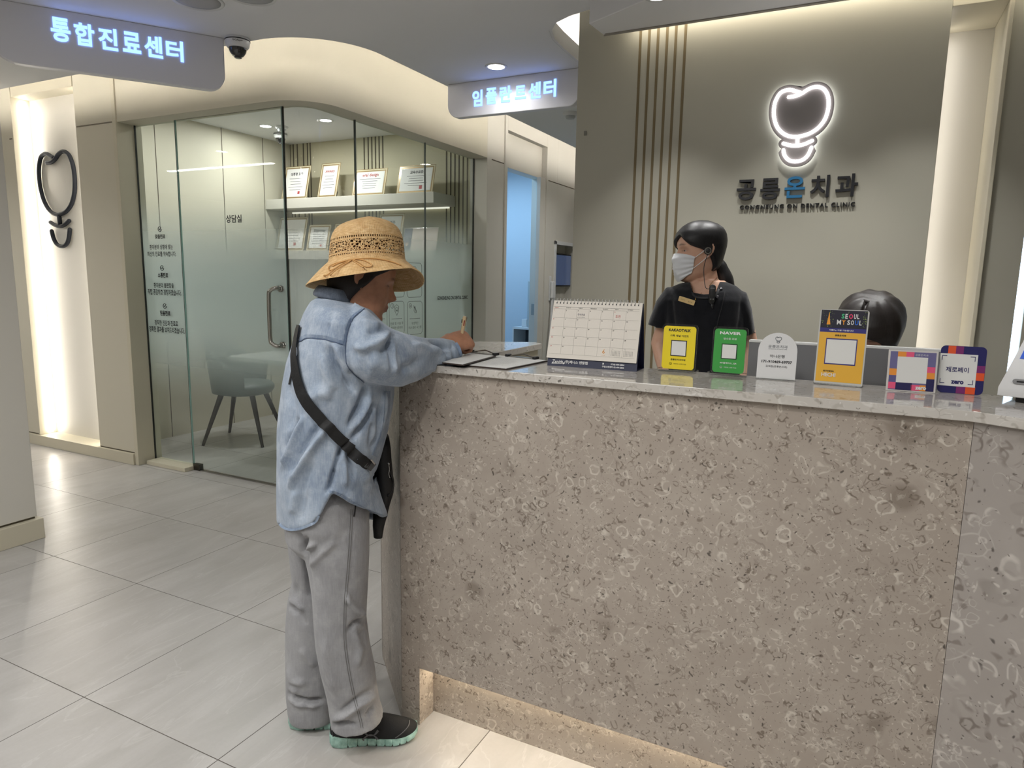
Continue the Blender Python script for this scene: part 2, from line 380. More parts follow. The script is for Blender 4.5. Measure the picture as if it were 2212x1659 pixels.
def frost_material():
    m = bpy.data.materials.new('frosted_film'); m.use_nodes = True; nt = m.node_tree; nt.nodes.clear()
    o = N(nt, 'ShaderNodeOutputMaterial'); t = N(nt, 'ShaderNodeBsdfTransparent', i={'Color': (.97, 1, .99, 1)})
    d = N(nt, 'ShaderNodeBsdfDiffuse', i={'Color': srgb(226, 234, 232)}); tr = N(nt, 'ShaderNodeBsdfTranslucent', i={'Color': srgb(226, 238, 236)})
    m1 = N(nt, 'ShaderNodeMixShader', i={0: .55}); nt.links.new(d.outputs[0], m1.inputs[1]); nt.links.new(tr.outputs[0], m1.inputs[2])
    ge = N(nt, 'ShaderNodeNewGeometry'); sp = N(nt, 'ShaderNodeSeparateXYZ'); nt.links.new(ge.outputs['Position'], sp.inputs[0])
    up = maprange(nt, sp.outputs[2], 1.20, 1.86, 1, 0, True); dn = maprange(nt, sp.outputs[2], .44, 1.12, 0, 1, True)
    f = mth(nt, 'MULTIPLY', mth(nt, 'MULTIPLY', up, dn), .84)
    mx = N(nt, 'ShaderNodeMixShader'); nt.links.new(f, mx.inputs[0]); nt.links.new(t.outputs[0], mx.inputs[1]); nt.links.new(m1.outputs[0], mx.inputs[2]); nt.links.new(mx.outputs[0], o.inputs[0])
    return m
M_FROST = frost_material()
# ================================================================== SETTING
YW = 2.96      # front of the left wall and of the header over the glass
XW = -2.76     # corridor side of the same wall
ZH = 2.285     # underside of the header
XA, YB = -4.93, 5.05   # consultation room: left and back wall
MB().box(-9, 4, -3.2, 9.2, -.05, 0).build('floor', M_FLOOR)['kind'] = 'structure'

# ---- lobby ceiling slab with its curved edges
edge = [(-9, 2.555), (-2.68, 2.555)] + arcpts(-2.68, 2.968, .413, -90, 0, 16)[1:] + [(-2.267, 9.2)]
rcut = [(-1.42, 9.2), (-1.405, 3.5), (-1.397, 3.25), (-1.385, 3.11), (-1.35, 3.0), (-1.29, 2.92), (-1.21, 2.875), (-1.10, 2.84), (-1.045, 2.80), (-.95, 2.745), (-.8, 2.665), (-.55, 2.58), (-.2, 2.53), (.4, 2.50), (1.4, 2.5), (4, 2.5)]
slab = edge + [(p[0], p[1]) for p in rcut] + [(4, -3.2), (-9, -3.2)]
struct(MB().prism(slab, ZC, ZC+.06).build('ceiling', M_CEIL))
# upstand of the cove along the reception side (visible cream face)
up = MB(); pts = rcut
for (a, b) in zip(pts[:-1], pts[1:]):
    d = (Vector(b)-Vector(a)).normalized(); nrm = Vector((d.y, -d.x))*.012
    up.prism([a, b, (b[0]-nrm.x, b[1]-nrm.y), (a[0]-nrm.x, a[1]-nrm.y)], ZC+.001, ZC+.075)
struct(up.build('trim_1', M_CEIL))
struct(MB().box(-1.6, 4, 2.2, 9.2, 2.60, 2.64).build('ceiling_raised', M_CEIL))
struct(MB().prism([(-9, 2.3), (-2.5, 2.3), (-2.0, 2.8), (-2.0, 9.2), (-3.0, 9.2), (-3.0, 3.2), (-9, 3.2)], 2.74, 2.78).build('ceiling_cove', M_CEIL))
# cove led strips (lie on the slab edge, light the wall above the header)
def strip_along(pts, off, z, w, h, m, name='cove_led_strip'):
    s = MB()
    for a, b in zip(pts[:-1], pts[1:]):
        a = Vector(a); b = Vector(b); d = (b-a).normalized(); nr = Vector((-d.y, d.x))
        p = [a-nr*off, b-nr*off, b-nr*(off+w), a-nr*(off+w)]
        s.prism([(q.x, q.y) for q in p], z, z+h)
    return s.build(name, m)
e2 = [(-7.5, 2.555)] + edge[1:-1] + [(-2.267, 8.5)]
tag(strip_along(e2, -.0+.03, ZC+.075, .012, .012, LEDC), 'warm led strip in the cove above the consultation room header', 'light strip')
lip = MB()
for a, b in zip(e2[:-1], e2[1:]):
    a = Vector(a); b = Vector(b); d = (b-a).normalized(); nr = Vector((-d.y, d.x))
    lip.prism([(q.x, q.y) for q in (a, b, b-nr*.010, a-nr*.010)], ZC+.001, ZC+.072)
struct(lip.build('trim_3', M_CEIL))
r2 = [(-1.38, 6.5), (-1.37, 3.5), (-1.36, 3.25), (-1.345, 3.13), (-1.31, 3.03), (-1.26, 2.96), (-1.19, 2.92), (-1.12, 2.90)]
tag(strip_along([(p[0]-.055, p[1]-.03) for p in r2], -.0, ZC+.058, .012, .012, LED), 'warm led strip in the cove beside the reception wall', 'light strip')

# ---- header over the glass front (one curved band)
def band(path_o, path_i, z0, z1, name, m):
    b = MB(); rings = [[Vector((o[0], o[1], z0)), Vector((o[0], o[1], z1)), Vector((i[0], i[1], z1)), Vector((i[0], i[1], z0))] for o, i in zip(path_o, path_i)]
    b.loft(rings); return b.build(name, m, smooth=True, auto=30)
RC = .27
arc_o = arcpts(-3.03, YW+RC, RC, -90, 0, 18); arc_i = arcpts(-3.03, YW+RC, RC-.155, -90, 0, 18)
po = [(-4.372, YW)] + arc_o + [(XW, 4.985)]
pi_ = [(-4.372, YW+.155)] + arc_i + [(XW-.155, 4.985)]
struct(band(po, pi_, ZH, 2.74, 'wall_header', M_WALL))

# ---- left wall with the lit logo niche
wl = MB()
wl.box(-7.5, -5.545, YW, YW+.12, .08, 2.74)
wl.box(-5.545, -5.528, YW-.012, YW+.12, .08, 2.74)
wl.box(-4.81, -4.415, YW, YW+.12, .08, 2.74)
wl.box(-5.528, -4.81, YW+.0, YW+.12, 2.548, 2.74)
wl.box(-4.93, -4.380, YW+.105, YW+.16, 0, 2.74)
struct(wl.build('wall_left', M_WALL, bevel=.002))
struct(MB().box(-5.545, -4.81, YW-.006, YW+.0, 2.548, 2.74).build('trim_4', M_TRIM, bevel=.002))
struct(MB().box(-4.409, -4.372, YW-.010, YW+.170, 0, 2.74).build('trim_5', M_TRIM, bevel=.002))
struct(MB().box(-7.5, -4.409, YW-.022, YW+.12, 0, .079).build('baseboard_left', M_TRIM, bevel=.002))
gr = MB().box(-4.80, -4.42, YW-.001, YW+.002, 2.284, 2.292).box(-5.60, -5.546, YW-.001, YW+.002, 2.262, 2.270).box(-4.80, -4.42, YW-.002, YW+.002, .079, .086).box(-7.5, -5.546, YW-.002, YW+.002, .079, .086)
struct(gr.build('trim_6', M_GROOVE))
struct(MB().box(-5.528, -4.81, YW+.118, YW+.16, .079, 2.6).build('wall_niche', M_WALLG))
for x, nm in ((-5.522, 'left'), (-4.822, 'right')):
    tag(MB().box(x, x+.010, YW+.055, YW+.080, .10, 2.52).build('niche_led_strip', emis('led_strip_niche', (1, .93, .82, 1), 24 if nm == 'left' else 12)), 'vertical warm led strip on the %s side of the tooth logo niche' % nm, 'light strip')
# ---- tooth logo
TL = [(750,268),(830,255),(900,225),(960,185),(1020,160),(1080,155),(1140,180),(1180,240),(1195,320),(1185,420),(1150,520),(1080,610),(990,670),(900,700),(820,712),(740,700),(670,660),(615,590),(588,500),(583,420),(600,320),(650,230),(710,195),(770,188),(830,205),(880,218)]
TS = [(848,715),(845,800)]
TA = [(690,785),(760,805),(840,810),(920,795),(1010,755)]
TB = [(690,860),(705,920),(750,970),(820,987),(900,970),(960,920),(1003,830)]
def tooth_xy(pts):   # pixel of the reception logo -> metres on that wall
    return [((lambda p: (p.x, p.z))(ony(1560+x*.19285, 160+y*.19285, 2.985))) for x, y in pts]
TP = [tooth_xy(q) for q in (TL, TS, TA, TB)]
allp = np.array(sum(TP, [])); TMN, TMX = allp.min(0), allp.max(0)
def tooth(dst, y, r, name, m, parent=None, flat=.5):
    x0, x1, z0, z1 = dst; b = MB()
    for q in TP:
        pp = [Vector((x0+(p[0]-TMN[0])/(TMX[0]-TMN[0])*(x1-x0), y, z0+(p[1]-TMN[1])/(TMX[1]-TMN[1])*(z1-z0))) for p in q]
        pp = smooth_path(pp, 5) if len(pp) > 2 else pp
        b.tube(pp, r, n=10, flat=1.0, up=(0, 1, 0))
        for e in (pp[0], pp[-1]): b.sphere(e, r, 10, 6)
    return b.build(name, m, parent, smooth=True)
tag(tooth((-5.455, -5.03, 1.505, 2.165), YW+.100, .0142, 'tooth_logo', mat('navy_black_logo', srgb(30, 33, 40), .65, spec=.2)), 'dark tooth outline logo on the lit left wall niche', 'logo')

# ---- free-standing pillar wall at the left edge
struct(MB().box(-4.25, -3.578, 1.15, 1.86, .115, ZC).build('wall_pillar', M_WALLG, bevel=.003))
struct(MB().box(-4.27, -3.555, 1.13, 1.878, 0, .105).build('baseboard_pillar', M_TRIM, bevel=.003))
struct(MB().box(-4.24, -3.585, 1.16, 1.853, .104, .116).build('trim_7', M_GROOVE))

# ---- corridor wall with two openings (continues behind the glass room)
cw = MB()
cw.box(XW-.16, XW, 4.985, 5.06, 0, 2.74)                 # jamb column
cw.box(XW-.14, XW-.012, 5.06, 5.30, 0, 2.74)
cw.box(XW-.16, XW, 5.30, 5.345, 0, 2.74)
cw.box(XW-.16, XW, 5.345, 6.165, 2.567, 2.74)
cw.box(XW-.16, XW-.055, 5.345, 6.165, 2.28, 2.567)
cw.box(XW-.05, XW-.01, 6.045, 6.165, 0, 2.28)
cw.box(XW-.16, XW, 6.165, 6.42, 0, 2.74)
cw.box(XW-.16, XW, 6.42, 7.0, 1.69, 2.74)
cw.box(XW-.16, XW, 6.42, 7.0, 0, .95)
cw.box(XW-.16, XW, 7.0, 9.2, 0, 2.74)
struct(cw.build('wall_corridor', M_WALLG, bevel=.002))
struct(MB().box(XW-.002, XW+.002, 6.20, 6.9, 2.262, 2.270).box(XW-.014, XW-.010, 5.065, 5.295, 2.283, 2.291).build('trim_8', M_GROOVE))
struct(MB().box(-9, 4, 9.2, 9.3, 0, 2.8).build('wall_end', M_WALLG))
# treatment room seen through the opening
M_BLUEW = mat('treatment_room_wall', srgb(205, 216, 226), .6)
struct(MB().box(-5.2, -2.92, 7.0, 7.1, 0, 2.6).box(-5.3, -5.2, 5.2, 7.1, 0, 2.6).box(-5.2, -2.9, 5.17, 5.2, 0, 2.6).build('wall_treatment', M_BLUEW))
struct(MB().box(-5.3, -2.9, 5.17, 7.1, 2.55, 2.6).build('ceiling_treatment', M_CEIL))
# sliding door leaf of frosted glass, half open
dr = empty('door_2', (0, 0, 0)); struct(dr)
_py = onx(1160, 500, XW-.085).y; MB().box(XW-.10, XW-.085, _py, 6.50, .01, 2.27).build('pane', mat('milky_glass', srgb(196, 208, 208), .3), dr)
MB().box(XW-.105, XW-.06, _py-.055, _py-.005, .98, 1.09).build('door_lock', M_STEEL, dr, bevel=.003)

# ---- consultation room shell
struct(MB().box(XA-.1, XA, 3.08, YB+.1, 0, 2.74).build('wall_room_left', M_WALL))
struct(MB().box(XA, XW-.16, YB, YB+.1, 0, 2.74).build('wall_room_back', mat('cream_room_wall', srgb(204, 198, 172), .6, spec=.2)))
struct(MB().box(XA-.1, XW-.16, 3.115, YB+.1, ZR, ZR+.04).build('ceiling_room', M_CEIL))
sm = MB()
for y in (3.635, 4.26, 4.71): sm.box(XA-.002, XA+.0015, y-.003, y+.003, 0, ZR)
struct(sm.build('trim_9', M_GROOVE))
sm = MB()
for x in (-4.93+.0, -4.89, -4.84, -4.765, -4.715, -4.68, -4.05, -4.005, -3.965, -3.925, -3.885, -3.845, -3.185, -3.144, -3.103, -3.063, -3.023, -2.982):
    sm.box(x-.006, x+.006, YB-.002, YB+.002, 0, ZR)
struct(sm.build('trim_10', M_GROOVE))

# ---- glass front
GY, GX = 3.08, -2.88
def glass(name, boxes=None, path=None, z0=.012, z1=2.30, parent=None):
    b = MB()
    if boxes: b.box(*boxes)
    else:
        rings = []
        for (x, y), (x2, y2) in zip(*path): rings.append([Vector((x, y, z0)), Vector((x, y, z1)), Vector((x2, y2, z1)), Vector((x2, y2, z0))])
        b.loft(rings)
    return b.build(name, M_GLASS, parent, smooth=bool(path), auto=30)
def seam(x, y, w, parent, m=M_GSEAM, z0=.0, z1=2.30):
    return MB().box(x-w/2, x+w/2, y-.006, y+.006, z0, z1).build('joint', m, parent)
w1 = struct(empty('window_1')); glass('pane', (-4.372, -3.985, GY-.005, GY+.005, .03, 2.30), parent=w1)
MB().box(-4.372, -3.985, GY+.0055, GY+.0065, .03, 2.30).build('frosted_film', M_FROST, w1)
seam(-4.3705, GY, .003, w1)
struct(MB().box(-4.372+.02, -3.96, GY-.085, GY+.03, 0, .028).build('trim_11', M_TRIM, bevel=.002))
d1 = struct(empty('door_1')); XD = -3.06
glass('pane', (-3.975, XD, GY-.005, GY+.005, .015, 2.285), parent=d1)
MB().box(-3.975, XD, GY+.0055, GY+.0065, .015, 2.285).build('frosted_film', M_FROST, d1)
MB().box(-3.9785, -3.9735, GY-.005, GY+.006, .015, 2.285).build('hinge_edge', M_GSEAM, d1)
MB().box(-3.9735, -3.971, GY-.005, GY+.0052, .015, 2.285).build('green_edge', M_GEDGE, d1)
MB().box(-3.965, -3.90, GY-.016, GY+.016, .0, .045).build('floor_hinge', mat('dark_steel', srgb(90, 88, 84), .3, metal=1), d1, bevel=.003)
hd = MB()
for s in (-1, 1):
    z0, z1 = .885, 1.265
    pth = smooth_path([(-3.115, GY+s*.006, z1-.02), (-3.115, GY+s*.04, z1-.015), (-3.145, GY+s*.055, z1-.03), (-3.16, GY+s*.055, z1-.07), (-3.16, GY+s*.055, z0+.07), (-3.145, GY+s*.055, z0+.03), (-3.115, GY+s*.04, z0+.015), (-3.115, GY+s*.006, z0+.02)], 6)
    hd.tube(pth, .0125, 12)
    for z in (z1-.02, z0+.02): hd.lathe([(0, 0), (.019, 0), (.019, .006), (0, .006)], n=20, M=Matrix.Translation((-3.115, GY+s*.005, z)) @ Matrix.Rotation(-s*PI/2, 4, 'X'))
hd.build('door_handle', M_STEEL, d1, smooth=True)
w2 = struct(empty('window_2'))
arc_g = arcpts(-3.03, YW+RC, RC-.115, -90, 0, 18); arc_g2 = arcpts(-3.03, YW+RC, RC-.125, -90, 0, 18); arc_g3 = arcpts(-3.03, YW+RC, RC-.127, -90, 0, 18)
glass('pane', path=([(XD+.012, GY-.005)]+arc_g+[(GX, 3.504)], [(XD+.012, GY+.005)]+arc_g2+[(GX-.010, 3.504)]), parent=w2)
fm = MB(); fm.loft([[Vector((x, y, .01)), Vector((x, y, 2.3))] for x, y in [(XD+.012, GY+.0065)]+arc_g3+[(GX-.012, 3.504)]], close=False, cap=False)
fm.build('frosted_film', M_FROST, w2)
seam(XD+.006, GY, .004, w2)
MB().box(XD-.006, XD-.001, GY-.0055, GY+.0055, .015, 2.285).build('edge', mat('pale_glass_edge', srgb(176, 200, 194), .2), w2)  # pale strip along the door side of the joint
for i, (y0, y1) in enumerate(((3.508, 4.281), (4.281, 4.985))):
    w = struct(empty('window_%d' % (3+i)))
    glass('pane', (GX-.010, GX, y0+.004, y1-.004, .01, 2.30), parent=w)
    MB().box(GX-.0125, GX-.0115, y0+.004, y1-.004, .01, 2.30).build('frosted_film', M_FROST, w)
    MB().box(GX-.011, GX+.001, y1-.006 if i else y1-.003, y1 if i else y1+.003, .01, 2.30).build('joint', M_GSEAM if i else mat('grey_silicone', srgb(110, 118, 114), .5), w)
    if i == 0: MB().box(GX-.011, GX+.001, y0-.004, y0+.004, .01, 2.30).build('joint', mat('grey_silicone', srgb(110, 118, 114), .5), w)
    WIN = w
struct(MB().box(-3.95, -3.05, GY-.012, GY+.012, 0, .006).build('trim_12', M_STEEL))

# ---- reception wall with grooves
YL = 3.0
struct(MB().box(-1.205, .207, YL, YL+.22, 0, 2.60).build('wall_reception', M_LOGOW, bevel=.002))
sm = MB()
for px in (1384.5, 1403.5, 1422.5, 1442, 1461, 1481.5):
    x = ony(px, 65, YL).x; sm.box(x-.0055, x+.0055, YL-.0015, YL+.004, 0, 2.6)
struct(sm.build('trim_13', mat('groove_brown', srgb(112, 98, 70), .7)))
wr = MB(); wr.box(.20, .375, YL+.30, YL+.34, 0, 2.6)
struct(wr.build('wall_niche_right', M_WALLG))
struct(MB().box(.375, .388, YL-.01, YL+.30, 0, 2.6).build('trim_14', M_TRIM, bevel=.002))
struct(MB().box(.388, .502, YL+.02, YL+.06, 0, 2.6).box(.53, 1.6, YL+.02, YL+.06, 0, 2.6).build('wall_right', M_LOGOW))
struct(MB().box(.207, .375, YL+.0, YL+.30, 2.305, 2.33).build('trim_15', M_TRIM, bevel=.002))
tag(MB().box(.210, .222, YL+.235, YL+.262, .2, 2.28).build('niche_led_strip', emis('led_strip_right', (1, .95, .88, 1), 6)), 'vertical warm led strip behind the right edge of the reception wall', 'light strip')
tag(MB().box(.504, .528, YL+.03, YL+.045, .2, 2.3).build('wall_led_strip', emis('led_strip_cool', (.62, .8, 1, 1), 3.5)), 'vertical cool white light strip in the wall at the far right', 'light strip')
# drop beam in front of the reception wall with the wall washer behind it
ZB = 2.357
beam = [(-1.074, 2.779), (-.80, 2.637), (-.55, 2.54), (-.2, 2.49), (.4, 2.47), (1.6, 2.47), (1.6, 2.935), (-1.063, 2.924)]
struct(MB().prism(beam, ZB, 2.60).build('ceiling_beam', M_CEIL, bevel=.003))
struct(MB().prism([(-1.05, 2.908), (1.6, 2.918), (1.6, 2.937), (-1.063, 2.926)], ZB-.004, ZB+.05).build('trim_16', mat('beam_edge', srgb(150, 146, 138), .6)))
tag(MB().box(-.95, 1.5, 2.944, 2.956, 2.395, 2.407).build('wall_washer_strip', emis('led_washer', (1, .92, .78, 1), 16)), 'warm led strip washing the reception wall from behind the beam', 'light strip')

# ---- remaining shell behind the camera
struct(MB().box(-9.1, -9, -3.2, 9.2, 0, 2.8).box(3.0, 3.1, -3.2, 9.2, 0, 2.8).box(-9, 3.1, -3.3, -3.2, 0, 2.8).build('wall_rear', M_WALLG))
struct(MB().box(-1.205, -1.06, YL+.22, 9.2, 0, 2.6).build('wall_reception_side', M_LOGOW))
# ================================================================== CEILING FITTINGS
def downlight(x, y, z, label, r=.045, group=None):
    t = tag(empty('recessed_downlight', (x, y, z)), label, 'ceiling light', group)
    MB().lathe([(r, -.002), (r+.014, -.004), (r+.016, 0), (r+.016, .002), (r, .002)], n=32).build('trim_ring', M_WHITE, t, smooth=True)
    MB().lathe([(0, -.003), (r*.98, -.003), (r*.98, .001), (0, .001)], n=28).build('lamp', LAMP, t)
    return t
names = {0: 'round downlight in the lobby ceiling beside the hanging implant centre sign'}
for i, (x, y) in enumerate(DOWN):
    if i in names: downlight(x, y, ZC, names[i])
    else: downlight(x, y, ZC, 'recessed round downlight of the lobby ceiling behind the viewer', group='lobby downlights outside the view')
downlight(-4.52, 4.36, ZR, 'downlight in the glass room ceiling beside the smoke detector')
downlight(-3.90, 4.39, ZR, 'downlight in the glass room ceiling above the certificate shelves')
downlight(-4.3, 3.6, ZR, 'downlight near the glass door of the consultation room')
for x, wh_ in ((-0.75, 'leftmost'), (-0.28, 'middle'), (0.15, 'rightmost')): downlight(x, 2.62, ZB, wh_+' of the three small downlights under the reception beam', .035)
t = tag(empty('linear_light', (-6.09, .95, ZC)), 'long linear ceiling light in the left hallway', 'ceiling light')
MB().box(-.79, .79, -.03, .03, -.012, 0).build('housing', M_WHITE, t)
MB().box(-.77, .77, -.022, .022, -.016, -.012).build('diffuser', LAMP, t)
t = tag(empty('added_fill_panel', (-1.3, -.6, ZC)), 'added square fill light under the lobby ceiling behind the viewer', 'ceiling light')  # body of the added fill light, not a known fitting
MB().box(-.62, .62, -.62, .62, -.010, 0).build('housing', M_WHITE, t)
MB().box(-.60, .60, -.60, .60, -.014, -.010).build('diffuser', emis('fill_panel_diffuser', (1, .97, .92, 1), 2.5), t)
# speaker grilles
M_GRIL = mat('speaker_grille', srgb(176, 176, 178), .6, bump=(900, .5, .001))
def speaker(x, y, label):
    t = tag(empty('ceiling_speaker', (x, y, ZC)), label, 'speaker')
    MB().lathe([(.088, -.002), (.100, -.006), (.104, 0), (.088, .001)], n=40).build('rim', M_WHITE, t, smooth=True)
    g = MB().lathe([(0, -.009), (.03, -.0085), (.06, -.007), (.089, -.003), (.089, 0), (0, 0)], n=40).build('grille', M_GRIL, t, smooth=True)
_s = onz(427, 1, ZC); speaker(_s.x, _s.y, 'round ceiling speaker at the top edge left of the dome camera')
_s = onz(541, -11, ZC); speaker(_s.x, _s.y, 'round ceiling speaker right of the first at the very top edge')
# smoke detectors
def detector(x, y, z, label):
    t = tag(empty('smoke_detector', (x, y, z)), label, 'smoke detector')
    MB().lathe([(0, 0), (.052, 0), (.052, -.008), (.046, -.02), (.044, -.022), (0, -.022)], n=32).build('base', M_WHITE, t, smooth=True, auto=40)
    MB().lathe([(.034, -.022), (.034, -.030), (.026, -.040), (0, -.043)], n=32).build('sensor', mat('detector_grey', srgb(185, 188, 190), .4), t, smooth=True, auto=40)
detector(-4.40, 4.42, ZR, 'white smoke detector on the ceiling of the glass consultation room')
detector(-1.84, 4.47, ZC, 'white smoke detector on the corridor ceiling beside the reception wall')
# dome cameras
def dome(x, y, z, label, s=1.0, rz=0):
    t = tag(empty('dome_camera', (x, y, z), rz), label, 'security camera')
    MB().lathe([(0, 0), (.055*s, 0), (.057*s, -.006*s), (.057*s, -.014*s), (.053*s, -.036*s), (.046*s, -.044*s), (.040*s, -.046*s), (0, -.046*s)], n=40).build('housing', M_WHITE, t, smooth=True, auto=40)
    MB().lathe([(.0575*s, -.010*s), (.0583*s, -.011*s), (.0583*s, -.0135*s), (.0575*s, -.0145*s)], n=40).build('seam_ring', M_BLACK, t)
    MB().lathe([(.042*s, -.044*s), (.041*s, -.050*s), (.036*s, -.066*s), (.025*s, -.080*s), (.012*s, -.086*s), (0, -.087*s)], n=40).build('dome', mat('smoked_dome', srgb(14, 14, 16), .06, coat=1), t, smooth=True)
    MB().lathe([(.017*s, -.083*s), (.017*s, -.089*s), (.010*s, -.0905*s), (0, -.0895*s)], n=20).build('lens', mat('lens_ring', srgb(30, 30, 34), .1, coat=1), t, smooth=True)
    # maker's lettering round the housing
    d = Vector((x, y, 0)) - Vector((CAM.x, CAM.y, 0)); a = math.atan2(-d.y, -d.x) - rz
    n = Vector((cos(a), sin(a), 0)); xa = Vector((-n.y, n.x, 0))
    text('lettering', 'GIGAeyes', frame(n*(.0565*s)+Vector((0, 0, -.024*s)), xa, (0, 0, 1)), M_INK, t, w=.045*s, bold=.01)
    return t
dome(-2.755, 2.50, ZC, 'white dome security camera with dark lens on the lobby ceiling beside the lit sign', 1.0)
dome(-4.62, 4.62, ZR, 'dome security camera in the corner of the consultation room ceiling', 1.0)
# hanging signs
M_SIGN = mat('sign_panel_white', srgb(226, 226, 232), .45)
def hanging_sign(prof, p0, dx, nrm, th, label, name='hanging_sign'):
    t = tag(empty(name, (0, 0, 0)), label, 'sign')
    d = Vector(dx).normalized(); n = Vector(nrm).normalized()
    M = Matrix(((d.x, 0, n.x, p0[0]), (d.y, 0, n.y, p0[1]), (0, 1, n.z, 0), (0, 0, 0, 1)))
    MB().prism(prof, -th, 0, M).build('sign_body', M_SIGN, t, bevel=.004)
    return t, M
pb = onz(460, 78, ZC); pa = onz(9, 0, ZC); dL = (pb-pa).normalized(); nL = Vector((dL.y, -dL.x, 0))
L = lambda px, py: (lambda p: ((p-pb).dot(dL), p.z))(onpl(px, py, pb, nL))
xr = L(485, 130)[0]; zb = L(100, 145)[1]; xl = L(-30, 90)[0]
prof = [(xl, ZC), (xl, zb+.10)] + arcpts(xl+.11, zb+.10, .11, 180, 270, 8)[1:] + arcpts(xr-.075, zb+.085, .075, -90, 0, 8) + [(xr, ZC)]
# keep bottom corners level
prof = [(xl, ZC), (xl, zb+.11)] + arcpts(xl+.11, zb+.11, .11, 180, 270, 8)[1:] + arcpts(xr-.075, zb+.075, .075, -90, 0, 8) + [(xr, ZC)]
sg, _M = hanging_sign(prof, (pb.x, pb.y), dL, nL, .045, 'white hanging sign with glowing Korean letters at the upper left beside the dome camera')
for ch, bx in zip('통합진료센터', ((110, 152, 39, 90), (161, 204, 51, 99), (213, 254, 61, 108), (265, 304, 70, 114), (312, 351, 78, 124), (359, 396, 88, 132))):
    c = onpl((bx[0]+bx[1])/2, (bx[2]+bx[3])/2, pb, nL); a = L(bx[0], (bx[2]+bx[3])/2); b2 = L(bx[1], (bx[2]+bx[3])/2); zt = L((bx[0]+bx[1])/2, bx[2])[1]; zb_ = L((bx[0]+bx[1])/2, bx[3])[1]
    text('glowing_letter', ch, frame(c+nL*.001, dL, (0, 0, 1)), GLOWB, sg, w=b2[0]-a[0], h=zt-zb_, bold=.028, depth=.0022)
prof = [(-2.246, ZC), (-2.246, 2.325)] + arcpts(-2.246+.072, 2.322, .072, 180, 270, 8)[1:] + arcpts(-1.425-.06, 2.310, .06, -90, 0, 8) + [(-1.425, ZC)]
sg, _M = hanging_sign(prof, (0, 3.57), (1, 0, 0), (0, -1, 0), .045, 'white hanging sign with glowing Korean letters near the ceiling downlight and reception wall')
for ch, bx in zip('임플란트센터', ((1021, 1042, 195, 230), (1050, 1073, 190, 225), (1080, 1105, 186, 221), (1113, 1136, 185, 214), (1142, 1168, 178, 213), (1175, 1201, 172, 210))):
    c = ony((bx[0]+bx[1])/2, (bx[2]+bx[3])/2, 3.57); a = ony(bx[0], bx[2], 3.57); b2 = ony(bx[1], bx[3], 3.57)
    text('glowing_letter', ch, frame(c+Vector((0, -.001, 0)), (1, 0, 0), (0, 0, 1)), GLOWB, sg, w=b2.x-a.x, h=ony((bx[0]+bx[1])/2, bx[2], 3.57).z-ony((bx[0]+bx[1])/2, bx[3], 3.57).z, bold=.03, depth=.0022)

# ================================================================== RECEPTION WALL LOGO
lg = tag(empty('illuminated_logo', (0, 0, 0)), 'glowing white tooth logo on the reception wall above the clinic name', 'logo')
def outline(q, grow):
    c = np.mean(q, 0); out = []
    n = len(q)
    for i in range(n):
        a = np.array(q[(i-1) % n]); b = np.array(q[(i+1) % n]); t = b-a; t = t/np.linalg.norm(t); nr = np.array([t[1], -t[0]])
        if nr.dot(np.array(q[i])-c) < 0: nr = -nr
        out.append(tuple(np.array(q[i])+nr*grow))
    return out
body = [(p.x, p.y) for p in smooth_path([(a, b, 0) for a, b in TP[0][3:26]]+[(TP[0][3][0], TP[0][3][1], 0)], 4)][:-1]
b1 = outline(body, .019)
M_LGB = mat('logo_backing_grey', srgb(126, 120, 118), .5)
HALO = emis('logo_halo', (.93, .96, 1, 1), 5.0)
def plate(poly, y0, y1, b): 
    M = Matrix(((1, 0, 0, 0), (0, 0, 1, 0), (0, 1, 0, 0), (0, 0, 0, 1)))
    return b.prism(poly, y0, y1, M)
arcA = [(p.x, p.y) for p in smooth_path([(a, b, 0) for a, b in TP[2]], 4)]
arcB = [(p.x, p.y) for p in smooth_path([(a, b, 0) for a, b in TP[3]], 4)]
def capsule(path, r):
    P = [np.array(p) for p in path]; up, dn = [], []
    for i, p in enumerate(P):
        t = P[min(i+1, len(P)-1)]-P[max(i-1, 0)]; t = t/np.linalg.norm(t); nr = np.array([-t[1], t[0]])
        up.append(p+nr*r); dn.append(p-nr*r)
    t1 = P[-1]-P[-2]; a = math.degrees(math.atan2(t1[1], t1[0])); end = arcpts(P[-1][0], P[-1][1], r, a+90, a-90, 8)
    t0 = P[0]-P[1]; a0 = math.degrees(math.atan2(t0[1], t0[0])); st = arcpts(P[0][0], P[0][1], r, a0+90, a0-90, 8)
    return [tuple(x) for x in up] + end[1:-1] + [tuple(x) for x in dn[::-1]] + st[1:-1]
half = outline(arcB, .019)
bk = MB(); plate(b1, 2.972, 2.984, bk); plate(capsule(arcA, .0185), 2.9716, 2.9836, bk); plate(half, 2.9712, 2.9832, bk)
bk.build('backing_plate', M_LGB, lg)
hl = MB(); plate(outline(body, .0165), 2.986, 2.998, hl); plate(capsule(arcA, .0165), 2.986, 2.998, hl); plate(outline(arcB, .0165), 2.986, 2.998, hl)
hl = MB(); plate(outline(body, .0165), 2.986, 2.998, hl); plate(capsule(arcA, .0165), 2.9856, 2.9976, hl); plate(outline(arcB, .0165), 2.9852, 2.9972, hl)
hl.build('halo_light', HALO, lg)
nb = MB()
for q in TP:
    pp = [Vector((p[0], 2.969, p[1])) for p in q]; pp = smooth_path(pp, 5) if len(pp) > 2 else pp
    nb.tube(pp, .0064, n=10)
    for e in (pp[0], pp[-1]): nb.sphere(e, .0064, 10, 6)
nb.build('neon_line', GLOW, lg, smooth=True)
M_NAVY = mat('letter_black', srgb(24, 25, 30), .4)
